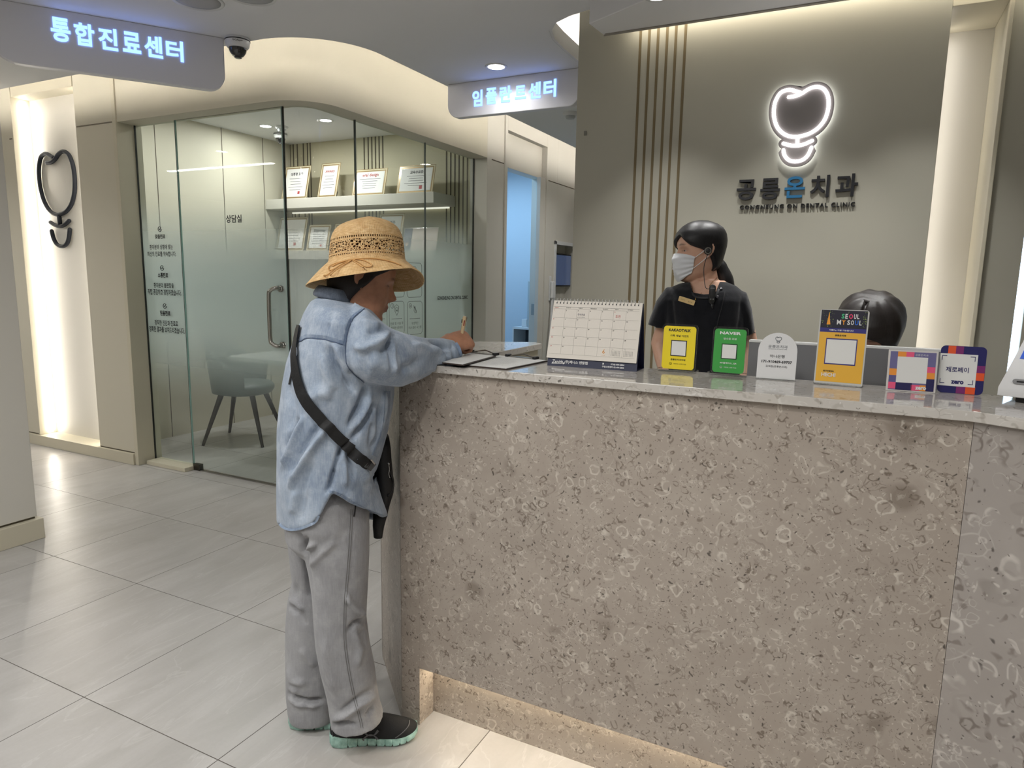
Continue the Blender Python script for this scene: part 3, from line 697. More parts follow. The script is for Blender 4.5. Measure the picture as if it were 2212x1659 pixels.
nm = tag(empty('clinic_name_lettering', (0, 0, 0)), 'raised black Korean clinic name with one blue letter on the reception wall', 'lettering')
def zpx(x, y): return (1560+x*.19285, 160+y*.19285)
def wtext(s, x0, x1, y0, y1, m, parent, depth, bold, name='letter'):
    xm, ym = (x0+x1)/2, (y0+y1)/2
    A = ony(*zpx(x0, ym), YL-depth); B = ony(*zpx(x1, ym), YL-depth); T = ony(*zpx(xm, y0), YL-depth); Bt = ony(*zpx(xm, y1), YL-depth); c = ony(*zpx(xm, ym), YL-depth)
    return text(name, s, frame((c.x, YL-.0005, c.z), (1, 0, 0), (0, 0, 1)), m, parent, w=B.x-A.x, h=T.z-Bt.z, depth=depth, bold=bold)
for ch, bx in zip('공릉온치과', ((162, 375, 1182, 1410), (427, 645, 1166, 1405), (700, 925, 1146, 1386), (987, 1200, 1133, 1380), (1270, 1520, 1116, 1370))):
    wtext(ch, *bx, mat('letter_blue', srgb(30, 110, 158), .4) if ch == '온' else M_NAVY, nm, .011, .020)
sn = tag(empty('clinic_subtitle_lettering', (0, 0, 0)), 'raised black GONGNEUNG ON DENTAL CLINIC lettering on the reception wall', 'lettering')
xs = [(178, 217), (230, 272), (290, 322), (345, 387), (402, 432), (455, 487), (503, 535), (555, 590), (612, 648), (697, 738), (757, 797), (843, 880), (893, 920), (945, 980), (990, 1020), (1033, 1080), (1095, 1115+30)]
txt = text('lettering', 'GONGNEUNG ON DENTAL CLINIC', frame((ony(*zpx(822, 1478), YL).x, YL-.0005, ony(*zpx(822, 1478), YL).z), (1, 0, 0), (0, 0, 1)), M_NAVY, sn,
           w=ony(*zpx(1468, 1455), YL-.01).x-ony(*zpx(178, 1500), YL-.01).x, h=.0165, depth=.009, bold=.010, spacing=1.18)
# small device on the wall
tag(MB().box(-1.1655, -1.1535, YL-.004, YL, ony(1278, 287, YL).z-.010, ony(1278, 287, YL).z+.010).build('wall_sensor', mat('sensor_dark', srgb(120, 118, 108), .5)), 'tiny sensor on the reception wall near its left edge', 'sensor')
tag(MB().box(-3.72, -3.703, YW-.003, YW, 2.43, 2.452).build('header_sensor', mat('sensor_brown', srgb(96, 88, 70), .5)), 'tiny brown sensor on the curved header above the glass door', 'sensor')
# ================================================================== RECEPTION COUNTER
FY = 1.555; CT = 1.095; CB = 1.074
ct = tag(empty('reception_counter', (0, 0, 0)), 'long reception counter clad in brown-grey fossil limestone with a lit toe recess', 'counter')
bd = Vector((.89, -.456, 0)).normalized()     # direction of the bent right part
MB().prism([(-1.07, FY), (.217, FY), (.217, FY+.02), (-1.07, FY+.02)], .184, CB).build('front_panel', M_MARF, ct)
MB().prism([(-1.136, FY), (-1.0705, FY), (-1.0705, FY+.076), (-1.136, FY+.076)], 0, CB).build('corner_panel', M_MARF, ct, bevel=.001)
MB().prism([(-1.07, FY+.0765), (.30, FY+.0765), (.30, FY+.09), (-1.07, FY+.09)], .0, .26).build('kick_panel', mat('kick_limestone', srgb(150, 138, 122), .4) if 0 else M_MARF, ct)
e = Vector((.2178, FY, 0)); e2_ = e+bd*1.3; nb_ = Vector((bd.y, -bd.x, 0))*-1
MB().prism([(e.x, e.y), (e2_.x, e2_.y), (e2_.x+nb_.x*.02, e2_.y+nb_.y*.02), (e.x+.0, e.y+.02)], .184, CB).build('end_panel', M_MARB, ct)
MB().prism([(-1.137, FY+.001), (-1.137, FY+.03), (-1.375, 1.815), (-1.395, 1.80)], .0, CB).build('slanted_panel', mat('dark_side_limestone', srgb(118, 108, 98), .4) if 0 else M_MARF, ct)
MB().prism([(-1.396, 1.80), (-1.376, 1.815), (-1.47, 2.08), (-1.50, 2.07)], .0, CB).prism([(-1.396, 1.80), (-1.43, 1.84), (-1.42, 1.86), (-1.38, 1.82)], 0, CB-.01).build('side_panel', M_MARB, ct)
MB().box(-1.045, 1.3, 1.80, 1.812, .0, CB).box(-1.06, -1.045, 1.812, 2.29, 0, CB).build('inner_panel', M_TRIM, ct)
MB().box(-1.05, -1.047+.02, 1.87, 2.30, CB-.30, CB-.001).build('return_frame', M_MARF, ct) if 0 else None
MB().box(-1.05, .28, FY+.060, FY+.072, .170, .178).build('toe_led_strip', emis('led_toe', (1, .88, .70, 1), 26), ct)
MB().box(-1.06, .29, FY+.022, FY+.0765, .186, .20).build('recess_soffit', M_TRIM, ct)
top = [(-1.150, 1.540), (.2125, 1.540)]
tp_ = Vector((.2125, 1.540, 0)); te = tp_+bd*1.32; tb = te+nb_*.28
top += [(te.x, te.y), (tb.x, tb.y), (.245, 1.818), (-1.0, 1.818), (-1.022, 1.84), (-1.032, 2.295), (-1.078, 2.328), (-1.49, 2.09), (-1.515, 2.03), (-1.41, 1.79)]
tag(MB().prism(top, CB+.0005, CT).build('stone_countertop', M_MART, bevel=.0015), 'polished beige limestone worktop running along the reception counter', 'countertop')

# ---- generic standing card
def bot(px, py): return onz(px, py, CT)
def stand_frame(bl, br, lean=0.0, drop=0.0):
    a = bot(*bl); b = bot(*br); c = (a+b)/2; x = (b-a).normalized()
    z = Vector((0, 0, 1)); nrm = x.cross(z)   # towards the viewer
    y = (z*cos(rad(lean)) - nrm*sin(rad(lean))).normalized()
    c.z = CT+drop
    M = frame(c, x, y); return M, (b-a).length
def hgt(M, px, py):
    n = M.to_3x3() @ Vector((0, 0, 1)); p = onpl(px, py, M.translation, n); q = M.inverted() @ p; return q.x, q.y
def flat(poly, z, m, name, parent, M, th=.0):
    if th: return MB().prism(poly, z, z+th, M).build(name, m, parent)
    b = MB(); b.add([M @ Vector((p[0], p[1], z)) for p in poly], [tuple(range(len(poly)))]); return b.build(name, m, parent)
M_ACR = glass_material(); M_ACR.name = 'clear_acrylic'
def acr(): return M_ACR

# calendar
M, w = stand_frame((1182, 789), (1375, 803))
R3 = M.to_3x3()
cal = tag(empty('desk_calendar', (0, 0, 0)), 'spiral-bound desk calendar on a navy stand, June page with two handwritten notes', 'calendar')
dep = .080; ap = M @ Vector((0, 0, -dep*.55)); _, hh = hgt(Matrix.Translation(R3 @ Vector((0, 0, -dep*.55))) @ M, 1294, 650)
NAVYC = mat('navy_card', srgb(26, 32, 62), .5)
zA = -dep*.55
hw = w/2
tri = MB()
for (z0, z1) in ((0, zA), (-dep, zA)):
    tri.add([M @ Vector(p) for p in ((-hw, 0, z0), (hw, 0, z0), (hw, hh-.004, z1), (-hw, hh-.004, z1), (-hw, 0, z0-.002), (hw, 0, z0-.002), (hw, hh-.004, z1-.002), (-hw, hh-.004, z1-.002))], [(0,1,2,3), (7,6,5,4), (0,4,5,1), (1,5,6,2), (2,6,7,3), (3,7,4,0)])
tri.add([M @ Vector(p) for p in ((-hw, 0.0005, 0), (hw, .0005, 0), (hw, .0005, -dep), (-hw, .0005, -dep))], [(0, 1, 2, 3)])
tri.build('stand', NAVYC, cal)
sl = Vector((0, hh, zA)); L_ = sl.length; yv = (R3 @ sl).normalized(); xv = (R3 @ Vector((1, 0, 0)))
MF = frame(M @ Vector((0, 0, .0012)), xv, yv)     # front face frame: x right, y up the slope
py0 = .0215
PAGE = mat('calendar_paper', srgb(226, 220, 210), .8)
flat([(-hw-.003, py0), (hw-.002, py0), (hw-.001, L_-.003), (-hw+.001, L_-.003)], .0012, PAGE, 'page', cal, MF, .0022)
LNE = mat('thin_grey_line', srgb(150, 146, 140), .8); GOLD = mat('calendar_gold', srgb(222, 150, 60), .6); REDT = mat('red_ink', srgb(196, 70, 60), .6); PENB = mat('handwriting_ink', srgb(50, 46, 80), .6)
pw = 2*hw-.010; X0 = -hw+.002; ytop = L_-.026; rows = 5; rh = (ytop-py0-.012)/rows; cw_ = pw/7
ln = MB(); zz = .0038
def rect(b, x0, x1, y0, y1, z=zz): b.add([MF @ Vector(p) for p in ((x0, y0, z), (x1, y0, z), (x1, y1, z), (x0, y1, z))], [(0, 1, 2, 3)])
for r in range(rows+1): rect(ln, X0, X0+pw, ytop-r*rh-.0002, ytop-r*rh+.0002)
for c in range(1, 7): rect(ln, X0+c*cw_-.0002, X0+c*cw_+.0002, ytop-rows*rh, ytop)
rect(ln, X0, X0+pw, ytop+.0055, ytop+.0062)
ln.build('printed_grid', LNE, cal)
def ct_text(s, x, y, h, m, al='LEFT', bold=0, w=None, nm='lettering'):
    return text(nm, s, MF @ Matrix.Translation((x, y, zz)), m, cal, h=h, w=w, bold=bold, depth=.0001, align=al, res=1)
for c, dname in enumerate(('SUNDAY', 'MONDAY', 'TUESDAY', 'WEDNESDAY', 'THURSDAY', 'FRIDAY', 'SATURDAY')):
    ct_text(dname, X0+c*cw_+.003, ytop+.0032, .0022, REDT if c == 0 else M_INK, bold=.02)
d = 1
for r in range(rows):
    for c in range(7):
        if d > 30: break
        ct_text(str(d), X0+c*cw_+.0025, ytop-r*rh-.0038, .0034, REDT if c == 0 or d == 6 else M_INK, bold=.02); d += 1
ct_text('정상진료', X0+2*cw_+.003, ytop-.0145, .0062, PENB, w=.021)
ct_text('(10:00~18:00)', X0+2*cw_+.003, ytop-.022, .003, PENB, w=.021)
ct_text('휴진', X0+5*cw_+.006, ytop-.0155, .0080, REDT, w=.014)
ct_text('6', X0+4*cw_+.018, ytop-4.45*rh, .0125, GOLD, 'CENTER', .008)
ct_text('2025 JUNE', X0+4*cw_+.018, ytop-4.88*rh, .0018, GOLD, 'CENTER')
mini = MB()
for k, nmn in ((5, '5 May'), (6, '7 July')):
    ct_text(nmn, X0+k*cw_+.004, ytop-4.14*rh, .0022, M_INK)
    for r in range(5):
        for c in range(7):
            x = X0+k*cw_+.004+c*.0038; y = ytop-4.30*rh-r*.0030; rect(mini, x, x+.0018, y-.0016, y)
mini.build('small_months', LNE, cal)
WHT = mat('white_print', srgb(226, 226, 226), .6)
def cs(s, x, y, h, w, sh=0, b=.03): text('lettering', s, MF @ Matrix.Translation((x, y, .0006)), WHT, cal, h=h, w=w, bold=b, depth=.0001, align='LEFT', res=2, shear=sh)
cs('Zenith', -hw+.013, .0125, .010, .032, .2, .01)
za = MB()
for p in ([(-.112, .006), (-.079, .008), (-.079, .0092), (-.112, .0072)], [(-.079, .0055), (-.074, .0088), (-.079, .0118)]):
    za.add([MF @ Vector((q[0]+.125-hw, q[1], .0006)) for q in p], [tuple(range(len(p)))])
za.build('logo_arrow', WHT, cal)
cs('(주)제니스 덴탈랩', -hw+.050, .0125, .0095, .066, 0, .02)
cs('본           사 02-499-2804', hw-.094, .0150, .0052, .060); cs('구강스캔센터 02-499-2803', hw-.094, .0075, .0052, .060)
ring = MB()
for k in range(24):
    x = -hw+.010+k*(2*hw-.022)/23
    if k in (11,): pass
    c0 = MF @ Vector((x, L_-.002, .002))
    pts = [c0 + xv*(.0016*cos(a*1.0)*0+.0012*(a/(2*PI))) + yv*(.0058*sin(a)) + (MF.to_3x3() @ Vector((0, 0, 1)))*(.0055*cos(a)-.001) for a in [2*PI*t/12 for t in range(13)]]
    ring.tube(pts, .0008, 5)
ring.build('spiral_binding', mat('white_wire', srgb(215, 215, 212), .35), cal, smooth=True)
hl_ = MB()
for k in range(24):
    x = -hw+.010+k*(2*hw-.022)/23; rect(hl_, x-.0012, x+.0016, L_-.0115, L_-.0075)
hl_.build('punched_holes', M_INK, cal)

# QR stands -----------------------------------------------------------------
def card(name, label, bl, br, tl, m, corner=.012, th=.003, lean=4, base=None, group=None, body='panel'):
    M, w = stand_frame(bl, br, lean, .004 if base else .0005)
    _, h = hgt(M, *tl)
    t = tag(empty(name, (0, 0, 0)), label, 'sign stand', group)
    MB().prism(rrect(-w/2, w/2, 0, h, corner), -th, 0, M).build(body, m, t)
    if base:
        a, b_ = base; Mb = M.copy(); rr = frame(Vector((M.translation.x, M.translation.y, CT)), M.to_3x3() @ Vector((1, 0, 0)), (0, 0, 1))
        MB().box(-w/2*a, w/2*a, .0005, .009, -b_/2-.002, b_/2-.002, rr).build('base', acr(), t, bevel=.002)
    return t, M, w, h
def ptext(t, M, s, x, y, h, w, m, bold=.0, z=.0004, nm='lettering', sp=1.0):
    return text(nm, s, M @ Matrix.Translation((x, y, z)), m, t, h=h, w=w, bold=bold, depth=.0001, res=2, spacing=sp)
YEL = mat('yellow_print', srgb(238, 214, 30), .45); GRN = mat('green_print', srgb(58, 158, 66), .45)
def qr_box(t, M, x, y, s, border=M_INK, bw=.0015, z=.0006):
    flat([(x-s/2-bw, y-s/2-bw), (x+s/2+bw, y-s/2-bw), (x+s/2+bw, y+s/2+bw), (x-s/2-bw, y+s/2+bw)], z, border, 'code_border', t, M)
    flat([(x-s/2, y-s/2), (x+s/2, y-s/2), (x+s/2, y+s/2), (x-s/2, y+s/2)], z+.0003, M_PAPER, 'blank_code_area', t, M)
def smile(t, M, x, y, r, m):
    b = MB(); b.tube([M @ Vector((x+r*cos(a), y+r*sin(a), .0006)) for a in [2*PI*k/16 for k in range(17)]], r*.12, 4); b.tube([M @ Vector((x+r*.45*cos(a), y+r*.45*sin(a), .0006)) for a in [PI+PI*k/6 for k in range(7)]], r*.10, 4)
    b.build('icon', m, t)
for name, lab, bl, br, tl, pm, tm, t1, t2, t3, t4 in (
    ('message_app_stand', 'acrylic stand with a yellow KAKAOTALK card between the calendar and the green card', (1425, 801), (1501, 807), (1475, 700), YEL, M_INK, 'KAKAOTALK', '카톡 채널 이벤트', '공릉온치과의원', '카메라로 스캔해 주세요'),
    ('review_app_stand', 'acrylic stand with a green NAVER card in front of the receptionist', (1534, 809), (1609, 815), (1583, 706), GRN, WHT, 'NAVER', '영수증 리뷰', 'MY플레이스_QR', '카메라로 스캔해 주세요')):
    t, M, w, h = card(name, lab, bl, br, tl, acr(), base=(1.12, .030), body='acrylic_panel', corner=.010)
    M2 = M @ Matrix.Translation((0, 0, .0003))
    MB().prism(rrect(-w/2+.004, w/2-.004, .004, h-.006, .008), 0, .0004, M2).build('printed_card', pm, t)
    M3 = M2 @ Matrix.Translation((0, 0, .0004))
    ptext(t, M3, t1, 0, h*.865, h*.062, w*(.62 if pm is YEL else .60), tm, .035)
    ptext(t, M3, t2, 0, h*.745, h*.046, w*(.52 if pm is YEL else .38), tm, .01)
    qr_box(t, M3, 0, h*.48, w*.40, M_INK if pm is YEL else mat('dark_green', srgb(20, 60, 30), .5), .0022)
    ptext(t, M3, t3, 0, h*.235, h*.040, w*(.42 if pm is YEL else .48), tm, .02)
    ptext(t, M3, t4, w*.06, h*.145, h*.028, w*.36, tm, .0)
    smile(t, M3, -w*.20, h*.145, w*.032, tm)
# white bank account card
M, w = stand_frame((1633, 818), (1717, 824), 6, .003); _, h = hgt(M, 1684, 719)
t = tag(empty('bank_account_stand', (0, 0, 0)), 'white arched card stand with a bank account number in an acrylic base', 'sign stand')
pl = [(-w/2, 0), (w/2, 0), (w/2, h-w/2)] + arcpts(0, h-w/2, w/2, 0, 180, 20)[1:]
MB().prism(pl, -.003, 0, M).build('card', M_WHITE, t)
rr = frame(Vector((M.translation.x, M.translation.y, CT)), M.to_3x3() @ Vector((1, 0, 0)), (0, 0, 1))
MB().box(-w/2-.003, w/2+.003, .0005, .006, -.012, .006, rr).build('base', acr(), t, bevel=.001)
GREYT = mat('grey_print', srgb(90, 96, 104), .6)
ptext(t, M, '공릉온치과', 0, h*.70, h*.065, w*.50, GREYT); ptext(t, M, 'GONGNEUNG ON DENTAL CLINIC', 0, h*.645, h*.018, w*.48, GREYT)
ptext(t, M, '하나은행', 0, h*.49, h*.068, w*.38, M_INK, .005); ptext(t, M, '171-910469-69707', 0, h*.37, h*.062, w*.78, M_INK, .03); ptext(t, M, '김재형(공릉온치과)', 0, h*.265, h*.055, w*.55, M_INK)
b = MB()
for q in TP[:1]+TP[2:]:
    pp = [M @ Vector((((p[0]-TMN[0])/(TMX[0]-TMN[0])-.5)*w*.15, h*.78+(p[1]-TMN[1])/(TMX[1]-TMN[1])*h*.13, .0006)) for p in q]
    b.tube(smooth_path(pp, 3), .0005, 4)
b.build('small_tooth_logo', GREYT, t)
# city pay poster stand
t, M, w, h = card('city_pay_stand', 'tall yellow and dark blue SEOUL MY SOUL payment stand in front of the seated person', (1757, 829), (1862, 838), (1822, 669), mat('pale_acrylic', srgb(200, 200, 196), .2), corner=.006, th=.004, lean=5, body='frame')
MB().box(-w/2, w/2, 0, .0035, -.03, .0, M).build('foot', mat('grey_plastic', srgb(120, 120, 120), .4), t)
def fx(x, y): return (-w/2+w*x, h*y)
GLD = mat('gold_print', srgb(232, 178, 60), .4); DKB = mat('dark_night_print', srgb(24, 24, 44), .4); BLU = mat('blue_print', srgb(46, 44, 120), .4)
flat([fx(.03, .045), fx(.97, .045), fx(.97, .70), fx(.03, .70)], .0006, GLD, 'yellow_field', t, M)
flat([fx(.03, .70), fx(.97, .70), fx(.97, .99), fx(.03, .99)], .0006, DKB, 'dark_field', t, M)
flat([fx(.03, .70), fx(.97, .70), fx(.97, .755), fx(.03, .755)], .0008, BLU, 'blue_band', t, M)
def seq(items, y, hh2):
    for s, x0, x1, mm in items: text('lettering', s, M @ Matrix.Translation((*fx((x0+x1)/2, y), .0014)), mm, t, h=h*hh2, w=w*(x1-x0), bold=.028, depth=.0001, res=2)
PG, PK, OR, BL2 = mat('print_green', srgb(70, 190, 130), .5), mat('print_pink', srgb(230, 60, 110), .5), mat('print_orange', srgb(240, 160, 40), .5), mat('print_blue', srgb(40, 110, 220), .5)
seq((('S', .45, .51, PG), ('E', .525, .575, WHT), ('O', .60, .68, PK), ('U', .70, .75, WHT), ('L', .765, .81, WHT)), .915, .062)
seq((('M', .365, .45, WHT), ('Y', .47, .54, OR), ('S', .575, .635, WHT), ('O', .65, .71, WHT), ('U', .73, .80, BL2), ('L', .82, .865, WHT)), .835, .062)
seq((('서울Pay 이용 가능합니다', .22, .72, WHT),), .727, .024)
seq((('공릉온치과', .35, .58, M_INK),), .66, .024)
flat([fx(.18, .275), fx(.82, .275), fx(.82, .62), fx(.18, .62)], .0009, BLU, 'code_border', t, M); flat([fx(.20, .29), fx(.80, .29), fx(.80, .605), fx(.20, .605)], .0012, M_PAPER, 'blank_code_area', t, M)
seq((('반가워요!', .18, .40, M_INK),), .185, .024); seq((('HECHI', .15, .44, WHT),), .135, .05)
tw = MB(); tw.add([M @ Vector((*fx(*p), .0010)) for p in ((.155, .80), (.235, .80), (.215, .87), (.20, .96), (.19, .96), (.175, .87))], [(0, 1, 2, 3, 4, 5)]); tw.build('tower_print', OR, t)
dt = MB(); rnd = random.Random(3)
for k in range(60):
    x, y = rnd.choice((rnd.uniform(.05, .33), rnd.uniform(.88, .96), rnd.uniform(.3, .9))), rnd.uniform(.77, .98)
    s = rnd.uniform(.003, .008)
    if .34 < x < .88 and y < .95: continue
    dt.add([M @ Vector((*fx(x+a*s, y+b2*s*.7), .0011)) for a, b2 in ((-1, -1), (1, -1), (1, 1), (-1, 1))], [(0, 1, 2, 3)])
dt.build('sparkle_print', mat('sparkle', srgb(150, 170, 90), .5), t)
# square zero-pay cards
def blocks(t, M, w, h, cells, z=.0008):
    for x0, x1, y0, y1, c in cells:
        MB().add([M @ Vector((-w/2+w*x0, h*y0, z)), M @ Vector((-w/2+w*x1, h*y0, z)), M @ Vector((-w/2+w*x1, h*y1, z)), M @ Vector((-w/2+w*x0, h*y1, z))], [(0, 1, 2, 3)]).build('colour_block', mat('print_%d_%d_%d' % c, srgb(*c), .45), t)
t, M, w, h = card('square_payment_card', 'smaller square payment card with a white rim and pastel blocks, left of the navy one', (1913, 843), (2020, 850), (1970, 757), mat('white_rim', srgb(214, 210, 206), .4), corner=.001, th=.003, lean=6, body='board')
OG, PKK, NV, LV, NP = (236, 150, 60), (232, 90, 130), (36, 34, 84), (110, 106, 150), (92, 90, 140)
blocks(t, M, w, h, [(.04, .96, .03, .96, LV)])
blocks(t, M, w, h, [(.19, .36, .84, .96, OG), (.36, .52, .84, .96, PKK), (.04, .19, .38, .54, OG), (.04, .19, .05, .21, PKK), (.19, .52, .03, .21, NV), (.50, .68, .03, .17, PKK), (.68, .80, .03, .17, OG), (.80, .96, .03, .33, NV), (.80, .96, .33, .48, OG), (.80, .96, .48, .62, PKK), (.04, .19, .21, .38, NP)], .0011)
flat([(-w/2+w*.19, h*.21), (-w/2+w*.80, h*.21), (-w/2+w*.80, h*.84), (-w/2+w*.19, h*.84)], .0014, M_PAPER, 'blank_code_area', t, M)
text('lettering', '공릉온치과', M @ Matrix.Translation((w*.17, h*.895, .0016)), WHT, t, h=h*.05, w=w*.26, depth=.0001, res=2)
text('lettering', 'zero', M @ Matrix.Translation((w*.20, h*.095, .0016)), WHT, t, h=h*.075, w=w*.22, bold=.05, depth=.0001, res=2)
t, M, w, h = card('navy_payment_card', 'rounded navy payment card with orange and purple blocks beside the payment terminal', (2023, 847), (2122, 855), (2066, 747), mat('print_navy', srgb(26, 24, 92), .4), corner=.010, th=.003, lean=6, body='board')
PU, ORR = (120, 32, 104), (226, 84, 34)
blocks(t, M, w, h, [(.16, .33, .83, .995, ORR), (.33, .50, .83, .995, PU), (.82, .995, .46, .61, PU), (.82, .995, .30, .46, ORR), (.42, .62, .005, .16, PU), (.62, .83, .005, .16, ORR)])
flat([(-w/2+w*.0, h*.15), (-w/2+w*.82, h*.15), (-w/2+w*.82, h*.83), (-w/2+w*.0, h*.83)], .0011, M_PAPER, 'white_square', t, M)
NVT = mat('navy_ink', srgb(26, 24, 92), .5)
text('lettering', '제로페이', M @ Matrix.Translation((-w*.10, h*.50, .0014)), NVT, t, h=h*.115, w=w*.50, bold=.02, depth=.0001, res=2)
text('lettering', 'zero', M @ Matrix.Translation((-w*.07, h*.235, .0014)), NVT, t, h=h*.075, w=w*.28, bold=.05, depth=.0001, res=2)
cm = MB()
for cx_, cy_, sx_, sy_ in ((-.46, .79, 1, -1), (.27, .79, -1, -1), (-.46, .20, 1, 1), (.27, .20, -1, 1)):
    for (a, b_, c_, d_) in ((0, .11, 0, .015), (0, .014, 0, .10)):
        x0, x1 = sorted((w*(cx_+sx_*a), w*(cx_+sx_*b_))); y0, y1 = sorted((h*(cy_+sy_*c_), h*(cy_+sy_*d_)))
        cm.add([M @ Vector(p) for p in ((x0, y0, .0014), (x1, y0, .0014), (x1, y1, .0014), (x0, y1, .0014))], [(0, 1, 2, 3)])
cm.build('corner_marks', NVT, t)
# payment terminal at the right edge
t = tag(empty('payment_terminal', (0, 0, 0)), 'white payment terminal with blue screen and card slot at the counter right edge', 'terminal')
kb = bot(2150, 866); kx = Vector((.93, -.36, 0)).normalized(); kn = kx.cross(Vector((0, 0, 1)))
def kpt(x, y, z): return kb + kx*x - kn*y + Vector((0, 0, z))
KW = .30
sec = [(0.0, .012), (.0, .03), (.012, .075), (.055, .30), (.075, .315), (.095, .30), (.13, .05), (.13, .012)]     # y back, z up
ring_l = lambda x, k: [kpt(x + k*max(0, (z-.03))*.29, y, z) for y, z in sec]
kbm = MB().loft([ring_l(0.004, 1), ring_l(0, 1), ring_l(KW, -1), ring_l(KW-.004, -1)])
kbm.build('body', M_WHITE, t, smooth=True, bevel=.006, auto=50, seg=3)
def face(u, v, off):  # on the slanted front face, u across, v 0..1 up
    y = .012+.043*v; z = .075+.225*v; xl_ = (z-.03)*.29; xr_ = KW-(z-.03)*.29
    return kpt(xl_+(xr_-xl_)*u, y-off, z+off*.15)
sc = MB(); sc.add([face(.045, .07, .002), face(.955, .07, .002), face(.955, .96, .002), face(.045, .96, .002)], [(0, 1, 2, 3)])
sc.build('screen', mat('blue_screen', srgb(20, 50, 140), .12, emit=((.05, .14, .62, 1), .5)), t)
sl_ = MB(); 
sl_.prism([(p[0], p[1]) for p in rrect(.025, .20, .040, .050, .0049)], -.004, .0015, frame(kpt(0, .001, 0), kx, (0, 0, 1)))
sl_.build('card_slot', mat('silver_plastic', srgb(170, 172, 176), .25, metal=.6), t)
MB().prism([(p[0], p[1]) for p in rrect(.032, .195, .0435, .0465, .0014)], .001, .002, frame(kpt(0, .001, 0), kx, (0, 0, 1))).build('slot_opening', M_BLACK, t)
MB().box(.03, .27, .02, .12, .0006, .0125, Matrix(((kx.x, -kn.x, 0, kb.x), (kx.y, -kn.y, 0, kb.y), (0, 0, 1, CT), (0, 0, 0, 1)))).build('foot', M_BLACK, t)
# clipboards
def clipboard(c4, label, lines, z, name='clipboard'):
    t = tag(empty(name, (0, 0, 0)), label, 'clipboard')
    P = [onz(px, py, z) for px, py in c4]       # front-left, front-right, back-right, back-left
    MB().prism([(p.x, p.y) for p in P], z-.003, z).build('board', mat('dark_board', srgb(52, 40, 34), .4), t)
    c = sum(P, Vector())/4
    Q = [c+(p-c)*.965 for p in P]
    MB().prism([(p.x, p.y) for p in Q], z+.0002, z+.0012).build('paper', M_PAPER, t)
    xa = (Q[1]-Q[0]); ya = (Q[3]-Q[0]); b = MB(); rn = random.Random(5)
    for k in range(lines):
        v = .12+.72*k/lines; u1 = .93 if k % 3 else rn.uniform(.5, .8)
        a = Q[0]+xa*.07+ya*v; b_ = Q[0]+xa*u1+ya*v
        for s in np.arange(.07, u1, .05):
            if rn.random() < .85:
                p0 = Q[0]+xa*s+ya*v; p1 = Q[0]+xa*(s+.035)+ya*v; dd = ya.normalized()*.0008
                b.add([(p0.x, p0.y, z+.0014), (p1.x, p1.y, z+.0014), (p1.x+dd.x, p1.y+dd.y, z+.0014), (p0.x+dd.x, p0.y+dd.y, z+.0014)], [(0, 1, 2, 3)])
    b.build('printed_lines', LNE, t)
    m_ = (P[2]+P[3])/2-(P[3]-P[0]).normalized()*.008; dx_ = (P[2]-P[3]).normalized()
    Mc = frame(Vector((m_.x, m_.y, z)), dx_, Vector((-dx_.y, dx_.x, 0)))
    MB().box(-.05, .05, -.008, .004, .001, .004, Mc).tube([Mc @ Vector((-.045, .004, .004)), Mc @ Vector((0, .010, .012)), Mc @ Vector((.045, .004, .004))], .002, 8).build('clip', M_STEEL, t, smooth=True, auto=40)
    MB().box(-.056, -.044, -.010, .010, .001, .009, Mc).box(.044, .056, -.010, .010, .001, .009, Mc).build('clip_ends', M_BLACK, t, bevel=.002)
    return t
clipboard([(986, 787), (1094, 797), (1184, 779), (1078, 768)], 'clipboard with a printed form lying beside the calendar', 16, CT+.0035)
clipboard([(955, 783), (1000, 788), (1072, 768), (1020, 762)], 'clipboard with the form the woman in the straw hat is writing on', 12, CT+.0105)
# monitor backs below the counter line
def monitor(pl, pr, y, label, zb=.80):
    a = ony(*pl, y); b = ony(*pr, y); t = tag(empty('computer_monitor', (0, 0, 0)), label, 'monitor')
    c = (a+b)/2; x = (b-a); x.z = 0; wv = x.length; x.normalize(); Mm = frame(Vector((c.x, y, c.z)), x, (0, 0, 1))
    MB().box(-wv/2, wv/2, -.36, 0, -.018, 0, Mm).build('back_cover', mat('monitor_grey', srgb(122, 122, 126), .4), t, bevel=.004)
    MB().box(-wv/2, wv/2, -.004, .0025, -.026, .001, Mm).build('top_edge', M_WHITE, t, bevel=.001)
    MB().box(-.03, .03, -.36-.02, -.10, -.012, .018, Mm).box(-.11, .11, -.385-.02, -.385, -.16, .08, Mm).build('stand', mat('monitor_dark', srgb(70, 70, 74), .4), t, bevel=.003)
    return t
monitor((1618, 737), (1836, 746), 2.02, 'grey computer monitor seen from behind, behind the white bank card')
monitor((1840, 746), (2052, 759), 2.02, 'grey computer monitor seen from behind, in front of the seated person')
zt_ = ony(1840, 746, 2.02).z-.405
dk = tag(empty('reception_desk', (0, 0, 0)), 'low white staff desk behind the reception counter', 'desk')
MB().box(-1.0, 1.2, 1.83, 2.24, zt_-.03, zt_-.0005).build('desk_top', M_WHITE, dk, bevel=.002); MB().box(-1.0, -.98, 1.83, 2.24, 0, zt_-.031).box(1.18, 1.2, 1.83, 2.24, 0, zt_-.031).build('side_panel', M_WHITE, dk)

